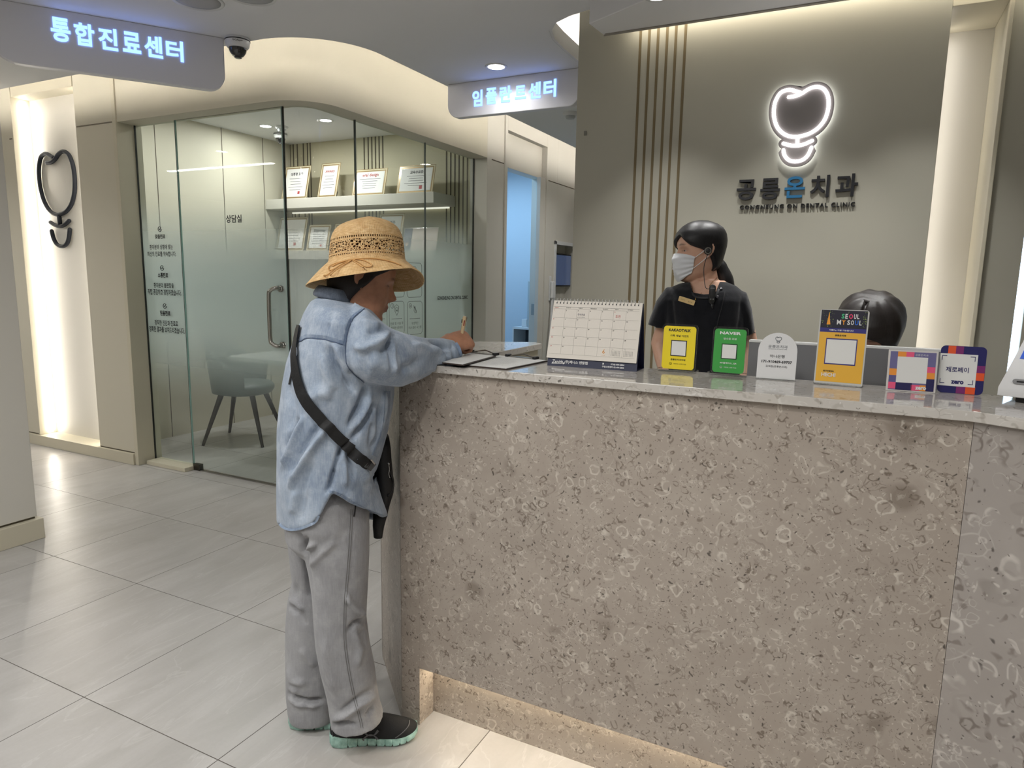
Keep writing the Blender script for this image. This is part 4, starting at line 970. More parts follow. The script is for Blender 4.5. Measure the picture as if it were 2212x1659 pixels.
# ================================================================== GLASS LETTERING
def gtext(s, x0, x1, y0, y1, parent, plane='y', bold=.0, nm='lettering'):
    xm, ym = (x0+x1)/2, (y0+y1)/2
    if plane == 'y':
        f = lambda a, b: ony(a, b, GY-.0055); xa = (1, 0, 0); W2 = f(x1, ym).x-f(x0, ym).x
    else:
        f = lambda a, b: onx(a, b, GX+.0008); xa = (0, 1, 0); W2 = f(x1, ym).y-f(x0, ym).y
    c = f(xm, ym); return text(nm, s, frame(c, xa, (0, 0, 1)), M_INK, parent, w=W2, h=f(xm, y0).z-f(xm, y1).z, bold=bold+.022, depth=.0002, res=2)
for s, x0, x1, y0, y1, b in (('맞춤진료', 335, 357, 506, 516, .02), ('환자분의 상황에 맞는', 323, 373, 528, 539, 0), ('최선의 진료를 약속합니다.', 318, 380, 543, 554, 0),
                          ('소통진료', 341, 363, 589, 600, .02), ('환자분의 불편함을', 332, 375, 611, 622, 0), ('직접 공감하고 경청하겠습니다.', 319, 391, 625, 638, 0),
                          ('믿음진료', 346, 368, 671, 682, .02), ('정직한 진단과 진료로', 334, 384, 692, 704, 0), ('정확한 결과를 보여드리겠습니다.', 322, 398, 706, 719, 0)):
    gtext(s, x0, x1, y0, y1, w1, 'y', b)
ck = MB()
for px, py in ((345, 495), (350, 579), (356, 661)):
    c = ony(px, py, GY-.006); r = .016
    ck.tube([c+Vector((r*cos(a), 0, r*sin(a))) for a in [rad(60+300*k/16) for k in range(17)]], .0022, 6)
    ck.tube([c+Vector((-.007, 0, .002)), c+Vector((-.001, 0, -.006)), c+Vector((.012, 0, .012))], .0022, 6)
ck.build('tick_icons', M_INK, w1)
gtext('상담실', 488, 522, 464, 481, d1, 'y', .0)
gtext('GONGNEUNG ON DENTAL CLINIC', 946, 1011, 639, 647, WIN, 'x', .01)
# numbered treatment cards printed on the glass
def gx(px, py): p = onx(px, py, GX+.0008); return (p.y, p.z)
WA = bpy.data.objects['window_3']
def cardbox(l, r, tpx, bpx, num, l1, l2, icon):
    a = gx(l, (tpx+bpx)/2); b = gx(r, (tpx+bpx)/2); zt = gx((l+r)/2, tpx)[1]; zb2 = gx((l+r)/2, bpx)[1]
    poly = rrect(a[0], b[0], zb2, zt, .025, 5); pts = [Vector((GX+.0008, p[0], p[1])) for p in poly]; pts.append(pts[0])
    m = MB(); m.tube(pts, .0014, 4); wq = b[0]-a[0]; hq = zt-zb2
    P = lambda u, v: Vector((GX+.0008, a[0]+wq*u, zb2+hq*v))
    m.tube([P(.15, .48), P(.85, .48)], .0014, 4)
    cc = P(.20, .87); m.tube([cc+Vector((0, .017*cos(2*PI*k/14), .017*sin(2*PI*k/14))) for k in range(15)], .0014, 4)
    for line in icon: m.tube([P(u, v) for u, v in line], .0014, 4)
    m.build('card_outline', M_INK, WA)
    text('lettering', num, frame(cc, (0, 1, 0), (0, 0, 1)), M_INK, WA, h=.018, depth=.0002, res=2)
    for s, v in ((l1, .34), (l2, .21)):
        if s: text('lettering', s, frame(P(.5, v), (0, 1, 0), (0, 0, 1)), M_INK, WA, h=hq*.085, w=wq*(.10+.085*len(s)), depth=.0002, res=2)
toothic = [[(.38, .86), (.45, .90), (.5, .88), (.55, .90), (.62, .86), (.60, .72), (.57, .62), (.53, .70), (.47, .70), (.43, .62), (.40, .72), (.38, .86)]]
shield = [[(.5, .90), (.36, .85), (.38, .70), (.5, .58), (.62, .70), (.64, .85), (.5, .90)], [(.43, .80), (.5, .83), (.57, .80), (.55, .70), (.5, .74), (.45, .70), (.43, .80)]]
brush = [[(.42, .88), (.45, .80), (.50, .80)], [(.50, .86), (.44, .72), (.52, .64), (.60, .70), (.50, .86)], [(.48, .84), (.62, .64)]]
cardbox(879, 911, 568, 642, '3', '', '', toothic); cardbox(841, 873, 567, 642, '2', '', '방식', toothic)
cardbox(841, 873, 651, 723, '5', '진료 및 수술 후', '철저한 사후관리', shield); cardbox(880, 912, 651, 722, '6', '위생적인', '무균 클린 시스템', brush)
cardbox(803, 836, 652, 724, '4', '', '', toothic)

# ================================================================== CONSULTATION ROOM CONTENTS
YS = 4.72
for k, (z0, z1, nm) in enumerate(((1.918, 2.004, 'upper'), (1.468, 1.545, 'lower'))):
    tag(MB().box(XA+.0, -3.10, YS, YB, z0, z1).build('wall_shelf', M_WALLG, bevel=.002), '%s floating shelf holding certificates inside the glass room' % nm, 'shelf')
tag(MB().box(XA+.02, -3.15, YB-.02, YB-.01, 1.905, 1.9175).build('shelf_led_strip', emis('led_shelf', (1, .95, .80, 1), .9)), 'led strip under the upper shelf of the glass room', 'light strip')
0 and tag(MB().box(XA+.25, -3.0, YB-.25, YB-.24, ZR-.012, ZR-.002).build('room_led_strip', emis('led_shelf', (1, .95, .80, 1), .9)), 'thin led strip along the ceiling above the certificate wall', 'light strip')
GOLDF = mat('certificate_gold', srgb(140, 112, 66), .35, metal=.3); CREAMP = mat('certificate_mat', srgb(214, 208, 178), .6); BLKL = mat('certificate_print', srgb(40, 42, 50), .7); SEAL = mat('red_seal', srgb(170, 60, 60), .6)
def certificate(px0, px1, py0, py1, label, title, style=0, shelf=2.004, lines=5):
    y = YS+.10; c = ony((px0+px1)/2, (py0+py1)/2, y); a = ony(px0, (py0+py1)/2, y); b = ony(px1, (py0+py1)/2, y); wq = b.x-a.x; hq = ony((px0+px1)/2, py0, y).z-shelf
    t = tag(empty('certificate_frame', (0, 0, 0)), label, 'certificate')
    M = frame((c.x, y-.02, shelf+.001), (1, 0, 0), Vector((0, sin(rad(14)), cos(rad(14)))))
    MB().prism([(-wq/2, 0), (wq/2, 0), (wq/2, hq), (-wq/2, hq)], -.004, 0, M).build('acrylic_plate', mat('certificate_plate', srgb(206, 200, 172), .15), t, bevel=.001)
    bd_ = .012
    def rc(x0, x1, y0, y1, z, m, n, bb=None):
        q = [M @ Vector(p) for p in ((x0, y0, z), (x1, y0, z), (x1, y1, z), (x0, y1, z))]
        mb = bb or MB(); mb.add(q, [(0, 1, 2, 3)])
        return mb if bb else mb.build(n, m, t)
    if style != 3:
        f = MB()
        for k, (i0, i1) in enumerate(((0.0, .004), (.014, .022))):
            x, yq = wq/2, hq
            for (x0, x1, y0, y1) in ((-x+i0, x-i0, i0, i1), (-x+i0, x-i0, yq-i1, yq-i0), (-x+i0, -x+i1, i0, yq-i0), (x-i1, x-i0, i0, yq-i0)): rc(x0, x1, y0, y1, .001, None, '', f)
        f.build('gold_border', GOLDF, t)
        rc(-wq/2+.026, wq/2-.026, .026, hq-.026, .0015, M_PAPER, 'paper')
    else:
        rc(-wq/2+.004, wq/2-.004, .004, hq-.004, .001, mat('rose_paper', srgb(206, 188, 178), .5), 'paper'); rc(-wq/2+.004, -wq/2+wq*.25, .004, hq-.004, .0015, mat('navy_ribbon', srgb(52, 60, 90), .5), 'ribbon')
        MB().lathe([(0, 0), (.016, 0), (.016, .001), (0, .001)], n=16, M=M @ Matrix.Translation((-wq*.37, hq*.28, .002))).build('rosette', mat('rosette', srgb(206, 170, 150), .5), t)
    if title: text('lettering', title, M @ Matrix.Translation((0, hq*.76, .0022)), BLKL if style != 1 else SEAL, t, w=min(wq*.5, .02*len(title)+.03), depth=.0001, res=1, bold=.02)
    ln2 = MB(); rn = random.Random(int(px0))
    if style != 3:
        for k in range(lines): 
            v = hq*(.62-.42*k/lines); ww = wq*rn.uniform(.18, .33); rc(-ww, ww, v, v+.003, .002, None, '', ln2)
        ln2.build('printed_lines', BLKL, t)
    if style == 0: rc(wq*.12, wq*.20, hq*.16, hq*.16+wq*.08, .0025, SEAL, 'red_seal')
    if style == 2: MB().lathe([(0, 0), (.04, 0), (.04, .001), (0, .001)], n=20, M=M @ Matrix.Translation((-wq*.22, hq*.72, .002))).build('gold_seal', GOLDF, t)
    MB().box(wq*.30, wq*.36, .0, .07, -.045, -.004, M).build('easel', mat('easel_dark', srgb(70, 74, 84), .4), t)
for a in ((609, 664, 355, 429, 'framed certificate with a small photo, leftmost on the upper shelf', '대통령 표창', 0), (687, 728, 348, 427, 'narrow tall certificate second from the left on the upper shelf', 'AWARD', 1),
          (762, 832, 362, 423, 'wide framed certificate with red script, third on the upper shelf', 'oral design', 1), (858, 936, 354, 417, 'wide framed certificate with a round seal, rightmost on the upper shelf', '교육수료증', 0)):
    certificate(*a)
for a in ((597, 657, 466, 539, 'tall certificate leftmost on the lower shelf', '', 0), (663, 710, 483, 538, 'cream certificate with printed lines, second on the lower shelf', 'Diploma', 0), (718, 797, 480, 540, 'wide certificate with a gold seal behind the straw hat', '', 2), (812, 866, 458, 540, 'tall blue-bordered certificate right behind the straw hat', '자격증', 0)):
    certificate(*a, shelf=1.545)
certificate(870, 944, 490, 539, 'rose coloured award plaque with a navy ribbon on the lower shelf', '', 3, shelf=1.545)
# chairs and table
M_LEATH = mat('teal_grey_leather', srgb(84, 96, 96), .45); M_LEG = mat('black_metal_leg', srgb(26, 26, 27), .4)
def lounge_chair(loc, rz, label):
    t = tag(empty('dining_chair', loc, rz), label, 'chair')
    # seat faces +x ; shell wraps round the back
    n = 28; rings = []
    for lvl in range(7):
        u = lvl/6; ring = []
        for i in range(n+1):
            a = rad(62+236*i/n); back = max(0, -cos(a)); z = .40+u*(.10+.34*(.35+.65*back)); r = .205+.045*u+.02*back
            ring.append(Vector((r*cos(a)*1.02, r*sin(a)*1.12, z)))
        rings.append(ring)
    inner = [[Vector((p.x*.88, p.y*.88, p.z+(.0 if k else .02))) for p in r] for k, r in enumerate(rings)]
    b = MB(); b.loft(rings+inner[::-1], close=False, cap=False); me = b.build('backrest', M_LEATH, t, smooth=True)
    s = MB(); s.loft([[Vector((rr*cos(a)*1.08+.01, rr*sin(a)*1.1, z)) for a in [2*PI*k/28 for k in range(28)]] for rr, z in ((.02, .385), (.15, .382), (.195, .395), (.212, .425), (.212, .45), (.19, .475), (.02, .485))])
    s.build('seat', M_LEATH, t, smooth=True)
    for sx in (-1, 1):
        for sy in (-1, 1):
            MB().tube([(sx*.12, sy*.12, .40), (sx*.235, sy*.235, 0.001)], [.022, .011], 14).build('leg', M_LEG, t, smooth=True, auto=60)
    return t
lounge_chair((-4.35, 3.86, 0), rad(25), 'teal-grey shell chair with black legs seen through the frosted door')
lounge_chair((-3.45, 4.55, 0), rad(-100), 'teal-grey shell chair behind the table in the glass room')
t = tag(empty('consultation_table', (-3.55, 3.75, 0)), 'pale tabletop inside the glass room behind the woman', 'table')
MB().prism(rrect(-.48, .48, -.32, .32, .06), .715, .745).build('tabletop', M_WHITE, t, bevel=.004); MB().tube([(0, 0, .02), (0, 0, .715)], .04, 20).build('pedestal', M_LEG, t, smooth=True, auto=60); MB().lathe([(0, 0.001), (.22, .001), (.22, .012), (.05, .022), (0, .022)], n=32).build('base', M_LEG, t, smooth=True, auto=50)
# treatment room shelf, box
_cl = ony(1107, 708, 6.62).x; t = tag(empty('white_cabinet', (_cl+.20, 6.62, 0)), 'white open cabinet in the blue-lit room beyond the doorway', 'cabinet')
MB().box(-.20, .20, .0, .35, .0, .02).box(-.20, -.185, 0, .35, .02, .79).box(.185, .20, 0, .35, .02, .79).box(-.20, .20, 0, .35, .79, .812).box(-.185, .185, .33, .35, .02, .79).build('body', M_WHITE, t); MB().box(-.184, .184, .30, .325, .025, .785).build('interior', mat('cabinet_interior', srgb(70, 78, 86), .6), t)
tag(MB().box(ony(1128, 700, 6.74).x, ony(1139.5, 700, 6.74).x, 6.72, 6.82, .8125, .895).build('tissue_box', M_WHITE, bevel=.006), 'small white box on the cabinet in the blue-lit room', 'box')
tag(MB().box(ony(1139.5, 700, 6.68).x+.002, ony(1139.5, 700, 6.68).x+.17, 6.66, 6.90, .8125, ony(1150, 607, 6.66).z).build('storage_tower', mat('grey_tower', srgb(178, 186, 188), .5), bevel=.006), 'tall grey unit standing on the cabinet in the blue-lit room', 'storage unit')
# TV and handset in the corridor niche
tvf = MB(); y0, y1, z0, z1 = 6.385, 7.05, .95, 1.71
tvf.box(XW-.01, XW+.012, y0, y0+.035, z0, z1).box(XW-.01, XW+.012, y0, y1, z1-.035, z1)
struct(tvf.build('trim_17', M_WHITE, bevel=.002))
struct(MB().box(XW-.158, XW-.13, 6.42, 7.0, .95, 1.69).build('wall_tv_niche', M_WALLG))
t = tag(empty('wall_screen', (0, 0, 0)), 'dark screen set in the corridor wall behind the calendar', 'screen')
MB().box(XW-.10, XW-.06, 6.44, 6.99, 1.255, 1.595).build('bezel', M_BLACK, t, bevel=.003); MB().box(XW-.061, XW-.058, 6.455, 6.98, 1.27, 1.58).build('display', mat('screen_dim', srgb(46, 58, 88), .1, emit=((.09, .13, .24, 1), .35)), t)
t = tag(empty('wall_handset', (0, 0, 0)), 'white corded handset hanging on the corridor wall beside the screen', 'handset')
MB().box(XW, XW+.012, 6.27, 6.31, 1.12, 1.36).build('wall_plate', M_WHITE, t, bevel=.003); MB().box(XW+.012, XW+.04, 6.275, 6.35, 1.14, 1.31).build('holder', M_WHITE, t, bevel=.01); MB().tube(smooth_path([(XW+.02, 6.31, 1.14), (XW+.03, 6.28, .9), (XW+.03, 6.24, .6), (XW+.03, 6.27, .35), (XW+.03, 6.31, .5), (XW+.02, 6.32, .9)], 6), .010, 8).build('hose', M_WHITE, t, smooth=True)
# ================================================================== PEOPLE: sculpting helpers
def fuse_np(mbs, voxel, smooth=3):
    """union of closed meshes by voxel remesh -> vertices, faces (numpy)"""
    b = MB()
    for m in mbs: b.add(m.v, m.f)
    me = bpy.data.meshes.new('tmp'); me.from_pydata(b.v, [], b.f); me.validate()
    bm = bmesh.new(); bm.from_mesh(me)
    bmesh.ops.recalc_face_normals(bm, faces=bm.faces); bm.to_mesh(me); bm.free()
    o = bpy.data.objects.new('tmp', me); COL.objects.link(o)
    md = o.modifiers.new('r', 'REMESH'); md.mode = 'VOXEL'; md.voxel_size = voxel; md.adaptivity = 0
    dg = bpy.context.evaluated_depsgraph_get(); e = bpy.data.meshes.new_from_object(o.evaluated_get(dg))
    bpy.data.objects.remove(o)
    n = len(e.vertices); co = np.empty(n*3); e.vertices.foreach_get('co', co); co = co.reshape(-1, 3)
    ne = len(e.edges); ed = np.empty(ne*2, int); e.edges.foreach_get('vertices', ed); ed = ed.reshape(-1, 2)
    fs = [tuple(p.vertices) for p in e.polygons]
    bpy.data.meshes.remove(e)
    deg = np.bincount(ed.ravel(), minlength=n)[:, None].astype(float)
    for k in range(smooth*2):
        acc = np.zeros_like(co)
        for c in range(3):
            acc[:, c] = np.bincount(ed[:, 0], co[ed[:, 1], c], n) + np.bincount(ed[:, 1], co[ed[:, 0], c], n)
        lam = .55 if k % 2 == 0 else -.40
        co = co + lam*(acc/np.maximum(deg, 1)-co)
    return co, fs, ed
def np_normals(co, fs):
    f = np.array([q if len(q) == 4 else q+(q[-1],) for q in fs])
    a = co[f[:, 2]]-co[f[:, 0]]; b = co[f[:, 3]]-co[f[:, 1]]; nr = np.cross(a, b); vn = np.zeros_like(co)
    for k in range(4):
        for c in range(3): vn[:, c] += np.bincount(f[:, k], nr[:, c], len(co))
    return vn/np.maximum(np.linalg.norm(vn, axis=1), 1e-9)[:, None]
def np_mesh(name, co, fs, m, parent=None, col=None):
    me = bpy.data.meshes.new(name); me.from_pydata(co.tolist(), [], fs); me.update()
    for p in me.polygons: p.use_smooth = True
    if col is not None:
        a = me.color_attributes.new('Col', 'FLOAT_COLOR', 'POINT'); a.data.foreach_set('color', np.concatenate([col, np.ones((len(co), 1))], 1).ravel())
    me.materials.append(m); o = bpy.data.objects.new(name, me); COL.objects.link(o)
    if parent: o.parent = parent
    return o
def rest_on_counter(co, z0=1.0968):
    """arms and sleeves lie on the worktop instead of sinking into it"""
    x, y, z = co.T; over = (z > .98) & (z < z0+.004) & (((x > -1.15) & (y > 1.536)) | ((x <= -1.15) & (y-1.54 > -(x+1.15)*.96) & (y > 1.54)))
    co = co.copy(); co[over, 2] = np.where(z[over] < z0, z0+(z[over]-z0)*.02+.0008, z[over]); return co
_c = np.array(CAM); _cr, _cu, _cf = np.array(CR), np.array(CU), np.array(CF)
def projn(co):
    q = co-_c; w = q@_cf; return np.stack([W_/2+FPX*(q@_cr)/w, H_/2-FPX*(q@_cu)/w], 1), w
def folds(co, fs, lst, near=None, facing=.22):
    """press creases into cloth: each is (points in the picture, half width, height in metres, kind)"""
    nr = np_normals(co, fs); px, w = projn(co)
    view = (_c-co); view /= np.linalg.norm(view, axis=1)[:, None]
    fac = np.clip(((nr*view).sum(1)-facing)/.25, 0, 1)
    if near is not None: fac = fac*near
    disp = np.zeros(len(co))
    for pts, wd, hgt_, kind in lst:
        P = np.array(pts, float); best = np.full(len(co), 1e9); sgn = np.zeros(len(co)); tt = np.zeros(len(co)); Ls = np.linalg.norm(P[1:]-P[:-1], axis=1); tot = Ls.sum(); acc = 0
        bb = (px[:, 0] > P[:, 0].min()-4*wd) & (px[:, 0] < P[:, 0].max()+4*wd) & (px[:, 1] > P[:, 1].min()-4*wd) & (px[:, 1] < P[:, 1].max()+4*wd)
        idx = np.nonzero(bb)[0]; X = px[idx]
        bs = np.full(len(idx), 1e9); sg = np.zeros(len(idx)); tv = np.zeros(len(idx))
        for a, b, l in zip(P[:-1], P[1:], Ls):
            d = (b-a)/l; rel = X-a; t = np.clip(rel@d, 0, l); q = rel-t[:, None]*d; dist = np.hypot(q[:, 0], q[:, 1]); s = np.sign(d[0]*rel[:, 1]-d[1]*rel[:, 0])
            m = dist < bs; bs[m] = dist[m]; sg[m] = s[m]; tv[m] = (acc+t[m])/tot; acc += l
        u = bs/wd; taper = np.clip(np.minimum(tv, 1-tv)*5, 0, 1)**.7*.85+.15 if kind != 'seam' else 1.0
        if kind == 'step': h = sg*u*np.exp(-u*u)*2.3
        elif kind == 'sharp': h = np.exp(-u)*1.0
        else: h = np.exp(-u*u)
        end = 1.0
        disp[idx] += hgt_*h*taper*(bs < 4*wd)
    return co + nr*(disp*fac)[:, None]
def ribbon(name, target, pts, hw, m, parent, off=.002, th=.002, step=6):
    """band lying on a surface along a path picked in the picture"""
    if not isinstance(target, BVHTree): target = BVHTree.FromObject(target, bpy.context.evaluated_depsgraph_get())
    pp = smooth_path([Vector((p[0], p[1], 0)) for p in pts], step); L1, R1 = [], []; hws = hw if isinstance(hw, (list, tuple)) else None
    nseg = len(pp)-1
    for i, p in enumerate(pp):
        t = (pp[min(i+1, nseg)]-pp[max(i-1, 0)]).normalized(); nv = Vector((-t.y, t.x, 0)); h = (np.interp(i/nseg, np.linspace(0, 1, len(hws)), hws) if hws else hw)
        pr = []
        for s in (-1, 1):
            q = p+nv*h*s; d = ray(q.x, q.y); hit = target.ray_cast(CAM, d)
            pr.append((hit[0], hit[1], d) if hit[0] else None)
        if pr[0] is None and pr[1] is None: continue
        for k in (0, 1):
            if pr[k] is None: o2 = pr[1-k]; q = p+nv*h*(-1 if k == 0 else 1); dd = ray(q.x, q.y); pr[k] = (onpl(q.x, q.y, o2[0], -o2[2]), o2[1], dd)
        L1.append(pr[0]); R1.append(pr[1])
    if len(L1) < 2: return None
    rings = []
    for a, b in zip(L1, R1):
        n = (a[1]+b[1]).normalized() if (a[1]+b[1]).length > 1e-6 else -a[2]
        n = (n - a[2]*.6).normalized()
        # limit depth jumps
        rings.append([a[0]+n*off, b[0]+n*off, b[0]+n*(off+th), a[0]+n*(off+th)])
    b = MB().loft(rings); return b.build(name, m, parent, smooth=True, auto=50)
def section(A, B, half, nrm, n=28, p=2.0):
    c = (A+B)/2; ax = (B-A)/2; N_ = Vector(nrm)
    out = []
    for k in range(n):
        a = 2*PI*k/n; ca, sa = cos(a), sin(a)
        e = 2/p; out.append(c - ax*(math.copysign(abs(ca)**e, ca)) + N_*half*math.copysign(abs(sa)**e, sa))
    return out      # k=0 at A (back), quarter = near side, half = B (front)
def limb(pts, n=16):
    """tapered limb from (point, radius) list with round ends"""
    P = [Vector(p) for p, r in pts]; R = [r for p, r in pts]
    d0 = (P[0]-P[1]).normalized(); d1 = (P[-1]-P[-2]).normalized(); pr, rr = [], []
    for k in (0, .25, .55, .8): pr.append(P[0]+d0*R[0]*(1-k)); rr.append(R[0]*math.sqrt(max(1e-4, 1-(1-k)**2)))
    for p, r in zip(P, R): pr.append(p); rr.append(r)
    for k in (.8, .55, .25, 0): pr.append(P[-1]+d1*R[-1]*(1-k)); rr.append(R[-1]*math.sqrt(max(1e-4, 1-(1-k)**2)))
    return MB().tube(pr, rr, n)
def G(x, c, s): return math.exp(-((x-c)/s)**2)

# ---- head surface: local axes x forward, y left, z up; origin between the ears
PROF = [(-.124, .020, -.020), (-.120, .060, -.020), (-.112, .074, -.022), (-.100, .080, -.030), (-.085, .0765, -.048), (-.070, .080, -.068), (-.055, .082, -.078), (-.040, .0815, -.084), (-.020, .0800, -.088), (.0, .0800, -.092), (.02, .0865, -.096), (.045, .0865, -.098), (.07, .076, -.093), (.09, .056, -.078), (.103, .034, -.055), (.110, .012, -.028), (.112, .0, -.010)]
WID = [(-.124, .010), (-.120, .028), (-.112, .037), (-.100, .046), (-.085, .054), (-.06, .061), (-.03, .067), (0, .0715), (.03, .075), (.055, .074), (.075, .067), (.09, .055), (.103, .037), (.110, .017), (.112, .004)]
def lerp_t(t, x, k):
    xs = [a[0] for a in t]
    return float(np.interp(x, xs, [a[k] for a in t]))
def head_pt(th, z, off=0.0, age=0.0):
    xf, xb, w = lerp_t(PROF, z, 1), lerp_t(PROF, z, 2), lerp_t(WID, z, 1)
    if z > .09: k = max(0, (z-.09)/.022); 
    xc = (xf+xb)/2 if xf < .03 else xf-.078 if xf-.078 > (xf+xb)/2 else (xf+xb)/2
    c, s = cos(th), sin(th)
    ax = (xf-xc) if c > 0 else (xc-xb); e = .86
    x = xc + ax*math.copysign(abs(c)**e, c); y = w*math.copysign(abs(s)**.92, s)
    if c > 0:
        fr = c**2
        nose = np.interp(z, [-.046, -.040, -.034, -.026, -.012, .006, .020], [0, .012, .024, .027, .016, .006, 0]); sn = np.interp(z, [-.046, -.038, -.026, -.008, .02], [.014, .0155, .012, .0085, .008])
        x += nose*math.exp(-(y/sn)**2)
        x += .0045*G(abs(y), .013, .006)*G(z, -.037, .006)
        x += .0075*G(z, -.058, .0055)*math.exp(-(y/.020)**2) + .0075*G(z, -.069, .006)*math.exp(-(y/.018)**2) - .0045*G(z, -.0635, .0022)*math.exp(-(y/.021)**2)
        x -= .004*G(z, -.079, .006)*math.exp(-(y/.02)**2)
        x -= .013*G(abs(y), .031, .015)*G(z, .001, .013); x += .0085*G(abs(y), .031, .011)*G(z, -.001, .0085)
        x += .0035*G(abs(y), .030, .018)*G(z, .020, .007)
        x += (.004)*G(abs(y), .043, .016)*G(z, -.026, .018)*fr
        if age: x -= .003*G(abs(y)-(.020+(-.045-z)*.25), 0, .003)*G(z, -.05, .018); x -= .0015*G(abs(y), .032, .012)*G(z, -.013, .002)
    v = Vector((x, y, z))
    if off:
        n = Vector((c*.9, s, max(-.2, min(1, (z-.02)/.08))**3 if z > .02 else 0)); v = v+n.normalized()*off
    return v
ZL = [-.124, -.120, -.112, -.104] + [-.100+.0036*i for i in range(53)] + [.092, .0965, .1005, .104, .107, .1095, .1115, .112]
def head_mb(age=0.0):
    n = 96; b = MB(); b.loft([[head_pt(2*PI*i/n, z, 0, age) for i in range(n)] for z in ZL]); return b
def ear_mb(side, M=None):
    pts = [(-.004, .072, .018), (-.010, .080, .026), (-.022, .084, .024), (-.028, .083, .008), (-.024, .080, -.008), (-.014, .076, -.020), (-.004, .072, -.026)]
    b = MB().tube(smooth_path([(x, y*side, z) for x, y, z in pts], 5), .0048, 8)
    b.sphere((-.014, .074*side, .002), (.014, .006, .022), 12, 8)
    return b
def xf(mb, M):
    o = MB(); o.v = [tuple(M @ Vector(v)) for v in mb.v]; o.f = list(mb.f); return o
def neck_mb(a, b, r0, r1): return limb([(a, r0), ((Vector(a)+Vector(b))/2, (r0+r1)/2*.97), (b, r1)], 24)
def skin_material(name, base, lip, spot=None, rough=.5):
    m = bpy.data.materials.new(name); m.use_nodes = True; nt = m.node_tree; b = nt.nodes['Principled BSDF']
    at = N(nt, 'ShaderNodeVertexColor', layer_name='Col'); tc = N(nt, 'ShaderNodeTexCoord')
    nz = N(nt, 'ShaderNodeTexNoise', i={'Scale': 45., 'Detail': 5.}); nt.links.new(tc.outputs['Object'], nz.inputs['Vector'])
    c = mixc(nt, maprange(nt, nz.outputs['Fac'], .35, .7, 0, .35), at.outputs['Color'], spot or lip)
    nt.links.new(c, b.inputs['Base Color']); b.inputs['Roughness'].default_value = rough
    b.inputs['Subsurface Weight'].default_value = .08; b.inputs['Subsurface Radius'].default_value = (.01, .004, .002)
    nz2 = N(nt, 'ShaderNodeTexNoise', i={'Scale': 350., 'Detail': 3.}); nt.links.new(tc.outputs['Object'], nz2.inputs['Vector'])
    bp = N(nt, 'ShaderNodeBump', i={'Strength': .25, 'Distance': .0008}); nt.links.new(nz2.outputs['Fac'], bp.inputs['Height']); nt.links.new(bp.outputs[0], b.inputs['Normal'])
    return m
def skin_cols(co, Minv, base, lip, brow=None, scale=1.0):
    col = np.tile(np.array(base[:3]), (len(co), 1)); Mi = np.array(Minv); l = (co@Mi[:3, :3].T+Mi[:3, 3])/1.0
    x, y, z = l[:, 0], l[:, 1], l[:, 2]; on = (x > .03) & (np.abs(y) < .07) & (np.abs(z) < .13)
    f = np.exp(-((z+.0635)/.0095)**4)*np.exp(-(y/.023)**4)*on
    col = col*(1-f[:, None])+np.array(lip[:3])*f[:, None]
    if brow is not None:
        f = np.exp(-((z-.0225-.10*(.030-np.abs(np.abs(y)-.030)))/.0035)**2)*np.exp(-((np.abs(y)-.030)/.017)**4)*on*.85
        col = col*(1-f[:, None])+np.array(brow[:3])*f[:, None]
        f = np.exp(-((z-.0030+np.abs(np.abs(y)-.031)*.12)/.0019)**2)*np.exp(-((np.abs(y)-.031)/.013)**4)*on*.9
        col = col*(1-f[:, None])+np.array(brow[:3])*f[:, None]*.15
    return col
def hand_mb(M, curls, thumb, s=1.0, side=1):
    """palm, four fingers and a thumb; local x to the fingers, z out of the back of the hand, thumb on +y*side"""
    b = []
    P = lambda x, y, z: M @ Vector((x*s, y*s*side, z*s))
    pal = MB(); rings = []
    for x, hw, zc, ht in ((-.012, .024, 0, .019), (.0, .027, 0, .018), (.02, .034, .0, .017), (.05, .040, .001, .0165), (.075, .041, .002, .0145), (.088, .038, .001, .0115), (.094, .030, 0, .008)):
        rings.append([P(x, hw*math.copysign(abs(cos(a))**.75, cos(a)), zc+ht*math.copysign(abs(sin(a))**.8, sin(a))) for a in [2*PI*k/20 for k in range(20)]])
    pal.loft(rings); b.append(pal)
    for i, (y0, ln, r) in enumerate(((.029, .072, .0088), (.010, .080, .0092), (-.010, .074, .0087), (-.028, .058, .0078))):
        c = curls[i]; p = Vector((.082, y0, 0)); a = 0; pts = [(P(.070, y0*.93, 0), r*s*1.1), (P(*p), r*s*1.12)]
        for k, fr in enumerate((.46, .30, .24)):
            a += rad(c[k]); p = p+Vector((cos(a), 0, -sin(a)))*ln*fr; p.y += (c[3] if len(c) > 3 else 0)*fr
            pts.append((P(*p), r*s*(1.0, .93, .82)[k]))
        b.append(limb(pts, 12))
    tp = [(.012, .022, -.006, .015), (.036, .040, -.012, .0125)]
    for t_ in thumb: tp.append(t_)
    b.append(limb([(P(x, y, z), r*s) for x, y, z, r in tp], 12))
    return b
